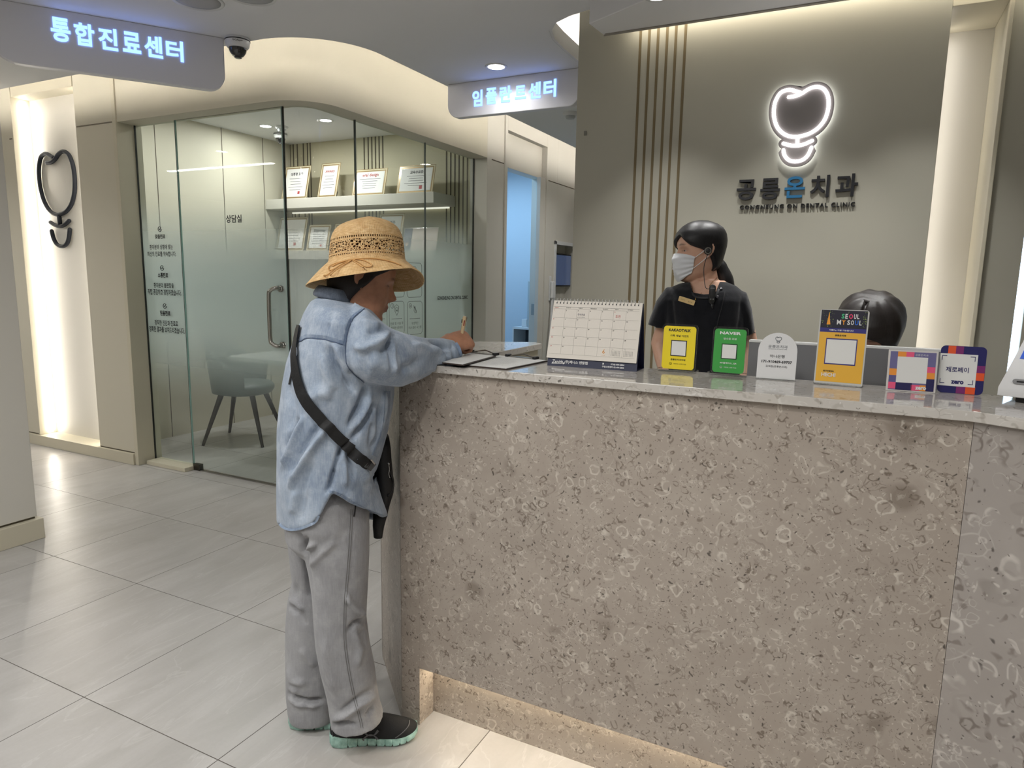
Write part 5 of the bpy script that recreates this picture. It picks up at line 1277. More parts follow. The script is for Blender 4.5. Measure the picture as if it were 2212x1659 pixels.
def denim(name, base, dark, light, sc=1.0):
    m = bpy.data.materials.new(name); m.use_nodes = True; nt = m.node_tree; b = nt.nodes['Principled BSDF']; tc = N(nt, 'ShaderNodeTexCoord')
    def nz(s, d=4., sz=(1, 1, 1), ro=.6):
        mp = N(nt, 'ShaderNodeMapping'); mp.inputs['Scale'].default_value = sz; nt.links.new(tc.outputs['Object'], mp.inputs['Vector'])
        n = N(nt, 'ShaderNodeTexNoise', i={'Scale': s, 'Detail': d, 'Roughness': ro}); nt.links.new(mp.outputs[0], n.inputs['Vector']); return n.outputs['Fac']
    c = mixc(nt, maprange(nt, nz(7, 5), .35, .68), base, dark)
    c = mixc(nt, maprange(nt, nz(22, 6), .48, .72, 0, .55), c, light)
    c = mixc(nt, maprange(nt, nz(260, 3, (1, 1, .12)), .4, .7, 0, .30), c, light)
    c = mixc(nt, maprange(nt, nz(420, 2, (.2, .2, 1)), .45, .75, 0, .22), c, dark)
    nt.links.new(c, b.inputs['Base Color']); b.inputs['Roughness'].default_value = .85; b.inputs['Specular IOR Level'].default_value = .2; b.inputs['Sheen Weight'].default_value = .15
    bp = N(nt, 'ShaderNodeBump', i={'Strength': .35, 'Distance': .001}); nt.links.new(nz(500, 2), bp.inputs['Height'])
    bp2 = N(nt, 'ShaderNodeBump', i={'Strength': .5, 'Distance': .006}); nt.links.new(nz(16, 4), bp2.inputs['Height']); nt.links.new(bp.outputs[0], bp2.inputs['Normal']); nt.links.new(bp2.outputs[0], b.inputs['Normal'])
    return m
def hair_material(name, col, rough=.32):
    m = bpy.data.materials.new(name); m.use_nodes = True; nt = m.node_tree; b = nt.nodes['Principled BSDF']; tc = N(nt, 'ShaderNodeTexCoord')
    mp = N(nt, 'ShaderNodeMapping'); mp.inputs['Scale'].default_value = (1, 1, .12); nt.links.new(tc.outputs['Object'], mp.inputs['Vector'])
    n = N(nt, 'ShaderNodeTexNoise', i={'Scale': 260., 'Detail': 3.}); nt.links.new(mp.outputs[0], n.inputs['Vector'])
    nt.links.new(mixc(nt, n.outputs['Fac'], col, tuple(x*2.2 for x in col[:3])+(1,)), b.inputs['Base Color']); b.inputs['Roughness'].default_value = rough
    b.inputs['Specular IOR Level'].default_value = .35
    bp = N(nt, 'ShaderNodeBump', i={'Strength': .25, 'Distance': .0015}); nt.links.new(n.outputs['Fac'], bp.inputs['Height']); nt.links.new(bp.outputs[0], b.inputs['Normal'])
    return m
def headmat(c, fwd, pitch=0, roll=0, s=1.0):
    """fwd horizontal facing; pitch > 0 looks down"""
    f = Vector(fwd).normalized(); l = Vector((0, 0, 1)).cross(f).normalized(); u = Vector((0, 0, 1))
    fx = f*cos(rad(pitch)) - u*sin(rad(pitch)); uz = u*cos(rad(pitch)) + f*sin(rad(pitch))
    l2 = l*cos(rad(roll)) + uz*sin(rad(roll)); uz = uz*cos(rad(roll)) - l*sin(rad(roll))
    return Matrix(((fx.x*s, l2.x*s, uz.x*s, c[0]), (fx.y*s, l2.y*s, uz.y*s, c[1]), (fx.z*s, l2.z*s, uz.z*s, c[2]), (0, 0, 0, 1)))
# ================================================================== WOMAN IN THE STRAW HAT
P0 = Vector((-1.25, 1.42, 0)); NW = Vector((.661, -.751, 0)).normalized(); FW = Vector((-NW.y, NW.x, 0))
def W(px, py, s=0.0): return onpl(px, py, P0+NW*s, NW)
def sec(A, B, half, s=0.0, n=28, p=2.0): return section(W(A[0], A[1], s), W(B[0], B[1], s), half, NW, n, p)
wom = tag(empty('person', (P0.x, P0.y, 0)), 'person in straw hat, pale denim shirt and grey trousers leaning on the counter to write', 'person')
def rel(o):   # parent without moving
    o.parent = wom; o.matrix_parent_inverse = Matrix.Translation(-Vector((P0.x, P0.y, 0))); return o
# ---- body
_hn = onz(713, 1622, 0); _hf = W(630, 1585, -.075)
FEET = [(_hn+NW*-.036+FW*.004, Vector((.791, .612, 0))), (Vector((_hf.x, _hf.y, 0)), Vector((.86, .51, 0)).normalized())]
HM = headmat(W(785, 607, -.01), FW, 14, -3, .92)
hd_ = [xf(head_mb(1.0), HM), xf(ear_mb(1), HM), xf(ear_mb(-1), HM)]
bodyp = list(hd_)
bodyp.append(neck_mb(W(728, 668, 0), W(768, 628, -.005), .058, .050))
tor = MB().loft([sec((690, 650), (770, 668), .075), sec((670, 680), (800, 700), .14), sec((662, 730), (812, 745), .145), sec((656, 800), (810, 820), .135), sec((652, 880), (795, 895), .13), sec((645, 960), (780, 970), .135), sec((636, 1040), (776, 1040), .135), sec((640, 1090), (768, 1095), .12)])
bodyp.append(tor)
SHN, ELN, WRN = W(772, 722, .11), W(868, 778, .12), W(978, 753, -.045)
bodyp.append(limb([(SHN, .044), ((SHN+ELN)/2, .040), (ELN, .034), ((ELN*.6+WRN*.4)-Vector((0, 0, .008)), .021), (WRN, .018)]))
SHF, ELF, WRF = W(765, 706, -.17), W(835, 775, -.26), W(862, 742, -.30)
bodyp.append(limb([(SHF, .050), ((SHF+ELF)/2, .042), (ELF, .036), (WRF, .026)]))
for s, hp, kn, an in ((.075, (722, 1125), (738, 1330), (752, 1540)), (-.08, (695, 1125), (680, 1330), (668, 1530))):
    bodyp.append(limb([(W(*hp, s), .066), (W(hp[0]+6, (hp[1]+kn[1])/2, s), .056), (W(*kn, s), .044), (W((kn[0]+an[0])/2-3, (kn[1]+an[1])/2, s), .042), (W(*an, s), .030)]))
    sp0, sd0 = FEET[0 if s > 0 else 1]; bodyp.append(limb([(W(*an, s), .026), (sp0+sd0*.045+Vector((0, 0, .070)), .022), (sp0+sd0*.10+Vector((0, 0, .040)), .014)]))
# right hand closed round the pen, left hand resting on the far side of the counter
hx = (FW*.93+Vector((0, 0, .16))-NW*.30).normalized(); hz = (NW*.62+Vector((0, 0, .78))).normalized(); hz = (hz-hx*hz.dot(hx)).normalized(); hy = hz.cross(hx)
MH = Matrix(((hx.x, hy.x, hz.x, WRN.x), (hx.y, hy.y, hz.y, WRN.y), (hx.z, hy.z, hz.z, WRN.z), (0, 0, 0, 1)))
MH = Matrix.Translation(FW*-.024+Vector((0, 0, .012))) @ MH
bodyp += hand_mb(MH, ((48, 62, 40, -.004), (62, 70, 45), (76, 78, 48), (84, 80, 48, .006)), [(.058, .047, -.026, .0105), (.080, .036, -.040, .009), (.092, .026, -.050, .0078)], .92)
hx2 = (FW*.9+NW*.1+Vector((0, 0, -.1))).normalized(); hz2 = (Vector((0, 0, 1))-NW*.2).normalized(); hz2 = (hz2-hx2*hz2.dot(hx2)).normalized(); hy2 = hz2.cross(hx2); lw = W(858, 741, -.30)
ML = Matrix(((hx2.x, hy2.x, hz2.x, lw.x), (hx2.y, hy2.y, hz2.y, lw.y), (hx2.z, hy2.z, hz2.z, lw.z), (0, 0, 0, 1)))
bodyp += hand_mb(ML, ((50, 60, 35), (52, 62, 35), (54, 62, 35), (56, 60, 35)), [(.055, .050, -.02, .010), (.075, .048, -.03, .009)], .88, -1)
co, fs, ed = fuse_np(bodyp, .0034, 2); co = rest_on_counter(co)
SK = srgb(178, 128, 100); LIPW = srgb(128, 78, 68)
col = skin_cols(co, HM.inverted(), SK, LIPW, srgb(44, 32, 28))
body = rel(np_mesh('body', co, fs, skin_material('tanned_skin', SK, LIPW, srgb(112, 70, 48), .5), None, col))
# ---- hair under the hat
HAIRW = hair_material('dark_hair', (.012, .010, .010, 1), .5)
hb = MB(); ri = []
def hairshell(M, line, off0, off1, n=64, zt=.108, steps=14, th0=0, th1=360, f_off=None):
    outer, inner = [], []
    for k in range(steps+1):
        ro, ri = [], []
        for i in range(n):
            th = rad(th0+(th1-th0)*i/n); d = math.degrees(math.atan2(sin(th), cos(th))); z0 = line(abs(d), d); z = z0+(zt-z0)*(k/steps)**.9
            o_ = off1*(f_off(abs(d), z, k/steps) if f_off else 1); e = .35 if k == 0 else 1
            ro.append(M @ head_pt(th, z, off0+(o_-off0)*e)); ri.append(M @ head_pt(th, z, off0))
        outer.append(ro); inner.append(ri)
    return MB().loft(inner[::-1]+outer)
hl = lambda a, d: float(np.interp(a, [0, 50, 78, 84, 100, 125, 180], [.060, .045, .02, -.005, -.045, -.100, -.112]))
rel(hairshell(HM, hl, .001, .014, zt=.062, f_off=lambda a, z, k: max(.12, 1-max(0, z+.02)/.05)).build('hair', HAIRW, smooth=True))
# ---- straw hat
def straw():
    m = bpy.data.materials.new('woven_straw'); m.use_nodes = True; nt = m.node_tree; b = nt.nodes['Principled BSDF']
    uv = N(nt, 'ShaderNodeUVMap', uv_map='UVMap'); sp = N(nt, 'ShaderNodeSeparateXYZ'); nt.links.new(uv.outputs[0], sp.inputs[0])
    u, v = sp.outputs[0], sp.outputs[1]     # u around in metres, v down the hat in metres
    wx = mth(nt, 'PINGPONG', mth(nt, 'MULTIPLY', u, 190.), .5); wy = mth(nt, 'PINGPONG', mth(nt, 'MULTIPLY', v, 230.), .5)
    tc = N(nt, 'ShaderNodeTexCoord'); nz = N(nt, 'ShaderNodeTexNoise', i={'Scale': 60., 'Detail': 4.}); nt.links.new(tc.outputs['Object'], nz.inputs['Vector'])
    mp = N(nt, 'ShaderNodeMapping'); mp.inputs['Scale'].default_value = (60, 260, 1); nt.links.new(uv.outputs[0], mp.inputs['Vector'])
    n2 = N(nt, 'ShaderNodeTexNoise', i={'Scale': 1., 'Detail': 2.}); nt.links.new(mp.outputs[0], n2.inputs['Vector'])
    c = mixc(nt, maprange(nt, n2.outputs['Fac'], .3, .7), srgb(208, 166, 108), srgb(238, 206, 154))
    c = mixc(nt, maprange(nt, nz.outputs['Fac'], .4, .7, 0, .5), c, srgb(190, 144, 90))
    wv = mth(nt, 'MAXIMUM', wx, wy); c = mixc(nt, maprange(nt, wv, .40, .5, 0, .35), c, srgb(120, 78, 40))
    nt.links.new(c, b.inputs['Base Color']); b.inputs['Roughness'].default_value = .65
    bp = N(nt, 'ShaderNodeBump', i={'Strength': .9, 'Distance': .0016}); nt.links.new(mth(nt, 'SUBTRACT', 1., wv), bp.inputs['Height']); nt.links.new(bp.outputs[0], b.inputs['Normal'])
    # lace band with open holes
    cx = mth(nt, 'MULTIPLY', u, 95.); row = mth(nt, 'MULTIPLY', v, 130.)
    sh = N(nt, 'ShaderNodeCombineXYZ'); nt.links.new(cx, sh.inputs[0]); nt.links.new(row, sh.inputs[1])
    vo = N(nt, 'ShaderNodeTexVoronoi', feature='DISTANCE_TO_EDGE', i={'Scale': 1.35, 'Randomness': .75}); nt.links.new(sh.outputs[0], vo.inputs['Vector'])
    band = mth(nt, 'MULTIPLY', mth(nt, 'GREATER_THAN', v, -.047), mth(nt, 'LESS_THAN', v, -.017))
    h1 = mth(nt, 'MULTIPLY', mth(nt, 'GREATER_THAN', vo.outputs['Distance'], .11), band)
    slit = mth(nt, 'GREATER_THAN', mth(nt, 'PINGPONG', mth(nt, 'MULTIPLY', u, 150.), .5), .24)
    r1 = mth(nt, 'MULTIPLY', mth(nt, 'MULTIPLY', mth(nt, 'GREATER_THAN', v, -.0565), mth(nt, 'LESS_THAN', v, -.0515)), slit)
    r2 = mth(nt, 'MULTIPLY', mth(nt, 'MULTIPLY', mth(nt, 'GREATER_THAN', v, -.0125), mth(nt, 'LESS_THAN', v, -.0095)), slit)
    hole = mth(nt, 'ADD', mth(nt, 'ADD', h1, r1), r2, clamp=True)
    tr = N(nt, 'ShaderNodeBsdfTransparent'); mx = N(nt, 'ShaderNodeMixShader'); nt.links.new(hole, mx.inputs[0]); nt.links.new(b.outputs[0], mx.inputs[1]); nt.links.new(tr.outputs[0], mx.inputs[2])
    nt.links.new(mx.outputs[0], nt.nodes['Material Output'].inputs[0])
    return m
M_STRAW = straw()
HC = W(794, 600, -.01); HC.z = 0
def hat_ring(r, zf, nn=96, th0=0):
    out = []
    for i in range(nn+1):
        t = 2*PI*i/nn; out.append((t, HC + FW*(r(t)*cos(t)) + NW*(r(t)*sin(t)) + Vector((0, 0, zf(t)))))
    return out
base_z = lambda t: 1.3675 + .012*sin(t) + .004*cos(t)
rim_r = lambda t: float(np.interp(math.degrees(t) % 360, [0, 45, 90, 135, 180, 225, 270, 315, 360], [.153, .150, .148, .156, .162, .158, .150, .150, .153]))
rim_z = lambda t: float(np.interp(math.degrees(t) % 360, [0, 25, 45, 70, 90, 135, 180, 225, 270, 315, 340, 360], [1.312, 1.340, 1.352, 1.347, 1.339, 1.320, 1.300, 1.286, 1.284, 1.286, 1.296, 1.312]))
el = lambda t, a, b: a*b/math.sqrt((b*cos(t))**2+(a*sin(t))**2)
rings = []; vs_ = []
prof = []   # (radius fn, z fn, v)
zt = 1.472
for k, (rf, zf) in enumerate(((.02, 1.0), (.30, .993), (.55, .965), (.74, .90), (.86, .79), (.93, .65), (.965, .5), (.985, .33), (1.0, .15), (1.012, 0.0))):
    prof.append((lambda t, rf=rf: rf*el(t, .0985, .086), lambda t, zf=zf: base_z(t)+(zt-1.3675)*zf))
for k in (.12, .3, .5, .7, .86, 1.0):
    prof.append((lambda t, k=k: el(t, .0985, .086)*1.012*(1-k)+rim_r(t)*k, lambda t, k=k: base_z(t)+(rim_z(t)-base_z(t))*(k**1.25)-.002*sin(PI*k)))
nn = 96; V, UV, Fc = [], [], []
vacc = np.zeros(nn+1); prev = None
for r_, z_ in prof:
    ring = hat_ring(r_, z_)
    if prev is not None: vacc = vacc+np.array([(a[1]-b[1]).length for a, b in zip(ring, prev)])
    for i, (t, p) in enumerate(ring): V.append(p); UV.append((t*.095, vacc.mean()))
    prev = ring
    if r_ is prof[9][0]: VB = vacc.mean()
UV = [(a, b-VB) for a, b in UV]
for k in range(len(prof)-1):
    for i in range(nn): Fc.append((k*(nn+1)+i, k*(nn+1)+i+1, (k+1)*(nn+1)+i+1, (k+1)*(nn+1)+i))
me = bpy.data.meshes.new('straw_hat'); me.from_pydata([tuple(v) for v in V], [], Fc); uvl = me.uv_layers.new(name='UVMap')
for p in me.polygons:
    p.use_smooth = True
    for li in p.loop_indices: uvl.data[li].uv = UV[me.loops[li].vertex_index]
me.materials.append(M_STRAW); hat = bpy.data.objects.new('straw_hat', me); COL.objects.link(hat); rel(hat)
md = hat.modifiers.new('th', 'SOLIDIFY'); md.thickness = .003; md.offset = 0
md = hat.modifiers.new('sub', 'SUBSURF'); md.levels = 1; md.render_levels = 1
M_CORD = mat('straw_cord', srgb(206, 158, 98), .7, bump=(400, .6, .001))
dgp = bpy.context.evaluated_depsgraph_get(); dgp.update(); hat_bvh = BVHTree.FromObject(hat.evaluated_get(dgp), dgp)
hm_i = hat.matrix_world
def on_hat(pts, off=.003):
    out = []
    for px, py in pts:
        h = hat_bvh.ray_cast(CAM, ray(px, py)); out.append((h[0]+h[1]*off) if h[0] else W(px, py, .09))
    return smooth_path(out, 4)
cb = MB()
cb.tube(on_hat([(719, 577), (735, 569), (762, 562), (790, 560), (815, 561), (845, 567), (866, 575)]), .0016, 6)
cb.tube(on_hat([(762, 563), (740, 572), (722, 583), (712, 585), (713, 577), (730, 569), (760, 563)]), .0014, 6)
cb.tube(on_hat([(762, 562), (775, 568), (790, 578), (803, 577), (800, 571), (782, 563), (764, 562)]), .0014, 6)
cb.tube(on_hat([(760, 564), (735, 580), (715, 596), (705, 608)]), .0014, 6); cb.tube(on_hat([(762, 564), (778, 575), (787, 582), (784, 592)]), .0014, 6); cb.tube(on_hat([(722, 584), (708, 596), (701, 597), (700, 604)]), .0014, 6)
cd_ = cb.build('hat_cord', M_CORD, smooth=True); cd_.parent = hat
# ---- shirt
DEN = denim('washed_denim', srgb(156, 169, 185), srgb(124, 139, 160), srgb(196, 204, 213))
DEND = denim('denim_seam', srgb(128, 144, 166), srgb(98, 116, 142), srgb(186, 196, 208))
rr_ = [sec((692, 641), (772, 654), .085), sec((672, 653), (802, 668), .160), sec((657, 678), (827, 697), .200, 0), sec((644, 710), (838, 742), .200), sec((630, 745), (846, 790), .200), sec((616, 785), (850, 822), .19), sec((607, 830), (849, 850), .185), sec((602, 880), (845, 885), .182), sec((600, 930), (838, 925), .182), sec((600, 980), (824, 975), .185), sec((600, 1030), (812, 1015), .188)]
hemx = [596, 602, 610, 627, 651, 679, 692, 700, 706, 712, 732, 757, 781, 810, 834, 850]
hemy = [1128, 1133, 1142, 1148, 1145, 1132, 1112, 1085, 1062, 1058, 1063, 1078, 1094, 1107, 1115, 1117]
hring = []
n_ = 28
A, B = (600, 1060), (836, 1060)
for k in range(n_):
    a = 2*PI*k/n_; x = (A[0]+B[0])/2-(B[0]-A[0])/2*cos(a); s = .19*sin(a); y = float(np.interp(x, hemx, hemy)) if s > -.01 else float(np.interp(x, [600, 640, 700, 760, 836], [1130, 1148, 1100, 1120, 1125]))
    hring.append(W(x, y, s*1.0))
mid = [a.lerp(b, .35) for a, b in zip(rr_[-1], hring)]; mid2 = [a.lerp(b, .7) for a, b in zip(rr_[-1], hring)]
cen = sum(hring, Vector())/n_
inn = [p+(cen-p)*.13+Vector((0, 0, .004)) for p in hring]; inn2 = [a+(sum(rr_[-1], Vector())/n_-a)*.12 for a in rr_[-2]]
torso = MB().loft(rr_+[mid, mid2, hring, inn, [a.lerp(b, .5) for a, b in zip(inn, inn2)], inn2])
def ssec(U, Lo, half, s, n=20, p=2.0): return section(W(U[0], U[1], s), W(Lo[0], Lo[1], s), half, NW, n, p)
slv = MB().loft([ssec((748, 680), (735, 750), .06, .05), ssec((766, 652), (740, 784), .085, .11), ssec((790, 666), (764, 813), .095, .145), ssec((818, 690), (790, 828), .085, .165), ssec((846, 710), (826, 834), .080, .155), ssec((876, 722), (866, 835), .072, .130), ssec((905, 728), (903, 825), .062, .090), ssec((932, 731), (932, 809), .054, .045), ssec((955, 731), (960, 797), .052, -.005), ssec((972, 734), (984, 781), .046, -.034), ssec((982, 736), (997, 773), .042, -.050),
                 ssec((980, 742), (994, 768), .034, -.050), ssec((968, 745), (977, 770), .030, -.034)])
slf = MB().loft([section(p+NW*0-FW*.0+Vector((0, 0, .065)), p-Vector((0, 0, .065)), r, NW.cross(Vector((0, 0, 1))).lerp(NW, .5), 18) for p, r in ((W(755, 705, -.10), .06), (W(775, 715, -.17), .065), (W(800, 735, -.21), .062), (W(825, 758, -.245), .056), (W(848, 762, -.275), .05))])
co, fs, ed = fuse_np([torso, slv, slf], .0052, 4)
def fbm(co, sc, seed, dirv=None):
    out = np.empty(len(co)); s = Vector((seed, seed*2.1, seed*.7))
    for i, p in enumerate(co): out[i] = noise.noise(Vector(p*sc)+s)
    return out
nr = np_normals(co, fs)
pxs, ww = projn(co)
# long slanted drape folds over the body, softer on the sleeve
drape = np.sin((pxs[:, 0]*.62+pxs[:, 1]*.30)/15+2.2*fbm(co, np.array([7., 7., 3.]), 3))*.0035*np.clip((pxs[:, 1]-760)/120, 0, 1)
co = co + nr*(drape + .0045*fbm(co, np.array([9., 9., 6.]), 1.5))[:, None]
SFS = 1.45
SF = [([(712, 748), (716, 778), (735, 808), (768, 852)], 9, -.016, 'g'), ([(722, 742), (742, 776), (756, 805)], 9, .010, 'g'), ([(700, 765), (706, 800), (722, 845)], 12, .008, 'g'),
      ([(792, 832), (784, 860), (772, 885), (752, 922)], 6, -.016, 'g'), ([(811, 866), (791, 904), (760, 950)], 5, -.016, 'g'), ([(805, 915), (799, 968)], 4, -.010, 'g'), ([(820, 870), (819, 937), (801, 978)], 4, -.010, 'g'), ([(800, 850), (788, 885), (766, 925)], 7, .010, 'g'), ([(832, 845), (831, 900), (820, 950)], 5, .007, 'g'),
      ([(708, 918), (668, 976), (637, 1030), (627, 1056)], 8, .014, 'g'), ([(692, 918), (655, 968), (628, 1020)], 8, -.010, 'g'), ([(655, 900), (640, 940), (627, 976), (606, 1016)], 6, .012, 'g'), ([(645, 900), (632, 935), (614, 975)], 6, -.010, 'g'),
      ([(740, 956), (727, 999), (712, 1048), (706, 1062)], 4.5, -.020, 'g'), ([(752, 972), (758, 1000), (761, 1035)], 6, -.014, 'g'), ([(733, 985), (722, 1020)], 6, .008, 'g'), ([(765, 985), (785, 1020), (800, 1060)], 8, .012, 'g'), ([(745, 1000), (745, 1050)], 6, .008, 'g'),
      ([(665, 870), (690, 850), (720, 850)], 14, .008, 'g'), ([(622, 830), (632, 880), (625, 930)], 8, -.007, 'g'), ([(676, 1000), (655, 1060), (650, 1120)], 9, -.007, 'g'), ([(640, 1060), (632, 1110)], 9, .006, 'g'),
      ([(787, 665), (762, 685), (751, 712), (745, 745), (746, 785), (762, 808), (788, 828)], 2.6, -.006, 'seam'), ([(629, 738), (648, 736), (664, 729), (702, 732), (741, 743)], 2.0, -.004, 'seam'), ([(724, 660), (716, 690), (708, 715)], 2.2, -.003, 'g'),
      ([(842, 719), (812, 743), (788, 752), (765, 748)], 8, .013, 'g'), ([(850, 722), (838, 748), (822, 765)], 7, -.008, 'g'), ([(830, 707), (812, 716), (796, 718)], 6, -.006, 'g'), ([(845, 728), (846, 765), (845, 805)], 5, -.006, 'step'),
      ([(890, 742), (915, 750), (938, 768)], 7, .008, 'g'), ([(922, 728), (945, 742), (975, 752)], 5, -.016, 'g'), ([(928, 748), (950, 766), (952, 790)], 7, .012, 'g'), ([(940, 745), (962, 758), (972, 772)], 5, -.010, 'g'), ([(905, 815), (925, 803), (950, 795)], 6, .008, 'g'), ([(800, 775), (830, 790), (870, 800)], 16, .008, 'g'), ([(858, 800), (890, 790), (915, 772)], 10, -.006, 'g'), ([(776, 690), (800, 700), (822, 706)], 8, .006, 'g'),
      ([(975, 738), (980, 760), (981, 780)], 2.5, -.007, 'seam')]
co = folds(co, fs, [(a, b, c*(1 if k == 'seam' else SFS), k) for a, b, c, k in SF])
co = rest_on_counter(co, 1.0962)
shirt = rel(np_mesh('denim_shirt', co, fs, DEN))
bpy.context.view_layer.update()
sb = BVHTree.FromPolygons([Vector(c) for c in co], fs)
def ribp(*a, par=shirt, **k):
    o = ribbon(*a, **k)
    if o: o.parent = par
    return o
SEAMD = mat('seam_thread_dark', srgb(74, 88, 112), .9)  # dark thread colour for the stitching lines
ribp('yoke_seam', sb, [(630, 735), (648, 733), (664, 726), (702, 729), (741, 740)], 3.4, DEND, None, off=.0007, th=.0010)
ribp('armhole_seam', sb, [(783, 668), (760, 686), (749, 712), (743, 745)], 2.6, DEND, None, off=.0002, th=.0010)
ribp('hem_band', sb, [(604, 1131), (612, 1139), (628, 1144), (651, 1141), (678, 1129), (689, 1114)], 2.6, DEND, None, off=.0002, th=.0010)
ribp('hem_band', sb, [(712, 1062), (732, 1067), (757, 1082), (781, 1096), (808, 1109), (828, 1115)], 2.6, DEND, None, off=.0002, th=.0010)
ribp('cuff_band', sb, [(984, 741), (991, 752), (996, 768)], 3.0, DEND, None, off=.0004, th=.0010)
ribp('placket', sb, [(836, 845), (835, 890), (827, 940), (808, 985)], 5.5, DEND, None, off=.0012, th=.0015)
# stitches as dark thin lines
for nm_, p_ in (('stitching', [(629, 739.5), (648, 738), (664, 731), (702, 734), (741, 745)]), ('stitching', [(787, 667), (764, 686), (753, 712), (747, 745), (748, 783), (762, 806), (786, 826)])):
    ribp(nm_, sb, p_, .8, SEAMD, None, off=.0010, th=.001)
# collar
CLD = denim('denim_collar_shaded', srgb(88, 95, 108), srgb(64, 72, 84), srgb(118, 126, 138))  # dark collar cloth, with the hat's shade put into the colour too
cr = []
for (A_, B_, h_) in (((676, 640), (768, 662), .070), ((674, 634), (768, 655), .076), ((681, 622), (766, 640), .068), ((688, 614), (764, 628), .060), ((694, 616), (760, 632), .053), ((694, 634), (756, 654), .050)):
    cr.append(sec(A_, B_, h_))
col_o = MB().loft(cr).build('collar', CLD, None, smooth=True); rel(col_o); sv = col_o.modifiers.new('s', 'SUBSURF'); sv.levels = 1; sv.render_levels = 2
# ---- trousers
PAN = denim('grey_cotton', srgb(152, 152, 154), srgb(134, 134, 137), srgb(170, 170, 171))
def lsec(l, r, yl, yr, half, s): return section(W(l, yl, s), W(r, yr, s), half, NW, 24, 2.3)
near = MB().loft([lsec(640, 795, 1080, 1075, .10, .045), lsec(640, 799, 1140, 1135, .105, .060), lsec(655, 798, 1190, 1190, .098, .072), lsec(664, 796, 1230, 1230, .092, .076), lsec(672, 794, 1280, 1280, .088, .078), lsec(676, 792, 1335, 1330, .084, .078), lsec(681, 798, 1390, 1385, .082, .078), lsec(691, 810, 1447, 1440, .080, .078), lsec(705, 817, 1505, 1490, .078, .078), lsec(711, 823, 1545, 1520, .080, .078), lsec(714, 828, 1566, 1536, .084, .078), lsec(722, 822, 1563, 1540, .072, .078), lsec(722, 812, 1500, 1490, .062, .078)])
far = MB().loft([lsec(612, 790, 1080, 1075, .10, -.055), lsec(617, 785, 1145, 1140, .105, -.070), lsec(623, 770, 1200, 1195, .098, -.080), lsec(630, 755, 1254, 1250, .092, -.082), lsec(621, 742, 1300, 1300, .088, -.082), lsec(617, 738, 1345, 1345, .086, -.082), lsec(615, 736, 1400, 1395, .084, -.082), lsec(616, 735, 1450, 1445, .082, -.082), lsec(617, 736, 1500, 1485, .082, -.082), lsec(621, 733, 1534, 1520, .084, -.082), lsec(624, 728, 1548, 1534, .080, -.082), lsec(634, 720, 1546, 1534, .066, -.082), lsec(632, 716, 1490, 1484, .058, -.082)])
hips = MB().loft([sec((628, 1020), (790, 1010), .13), sec((612, 1060), (798, 1055), .165), sec((611, 1110), (799, 1110), .172), sec((616, 1160), (796, 1160), .150), sec((640, 1190), (780, 1190), .10)])
co, fs, ed = fuse_np([near, far, hips], .0056, 4)
nr = np_normals(co, fs)
co = co + nr*(.003*fbm(co, np.array([10., 10., 5.]), 8.5))[:, None]
PF = [([(662, 1160), (655, 1185), (662, 1230), (672, 1290)], 6, -.016, 'g'), ([(659, 1190), (672, 1176), (684, 1178)], 5, .010, 'g'), ([(668, 1225), (690, 1200), (725, 1168)], 8, .007, 'g'), ([(640, 1150), (655, 1180), (662, 1200)], 6, -.010, 'g'),
      ([(792, 1330), (770, 1318), (752, 1296), (748, 1280)], 6, .012, 'g'), ([(790, 1338), (768, 1345), (752, 1362)], 5, -.010, 'g'), ([(765, 1365), (778, 1400), (772, 1440)], 7, .007, 'g'), ([(780, 1360), (792, 1400)], 8, -.005, 'g'),
      ([(715, 1556), (745, 1546), (775, 1522), (812, 1500)], 6, .010, 'g'), ([(718, 1565), (745, 1562), (770, 1566)], 4, -.012, 'g'), ([(735, 1540), (765, 1515), (810, 1485)], 6, -.008, 'g'), ([(790, 1548), (806, 1528)], 5, -.008, 'g'),
      ([(622, 1292), (640, 1305), (655, 1320)], 6, .010, 'g'), ([(621, 1304), (640, 1325)], 5, -.009, 'g'), ([(620, 1496), (640, 1510), (665, 1516), (700, 1512)], 5, -.016, 'g'), ([(622, 1504), (645, 1520), (690, 1524)], 5, .010, 'g'), ([(618, 1440), (632, 1470), (660, 1478)], 7, .008, 'g'), ([(640, 1260), (636, 1300), (660, 1350)], 8, -.006, 'g'), ([(628, 1480), (640, 1498)], 5, .008, 'g'), ([(650, 1400), (680, 1440)], 9, .006, 'g'), ([(700, 1380), (708, 1440), (730, 1500)], 10, .006, 'g')]
co = folds(co, fs, [(a, b, c*1.45, k) for a, b, c, k in PF])
pants = rel(np_mesh('trousers', co, fs, PAN)); tbv = BVHTree.FromPolygons([Vector(c) for c in co], fs)
PST = mat('trouser_stitch', srgb(106, 104, 102), .9)
for dx_ in (-2.2, 2.2):
    o = ribbon('side_seam', tbv, [(760+dx_, 1100), (757+dx_, 1160), (752+dx_, 1230), (746+dx_, 1300), (745+dx_, 1380), (752+dx_, 1440), (764+dx_, 1500), (776+dx_, 1545), (782+dx_, 1572)], .55, PST, None, off=.0006, th=.0008)
    if o: o.parent = pants
o = ribbon('pocket_slit', tbv, [(768, 1090), (766, 1108), (764, 1116)], 1.2, M_BLACK, None, off=.0006, th=.001)
if o: o.parent = pants
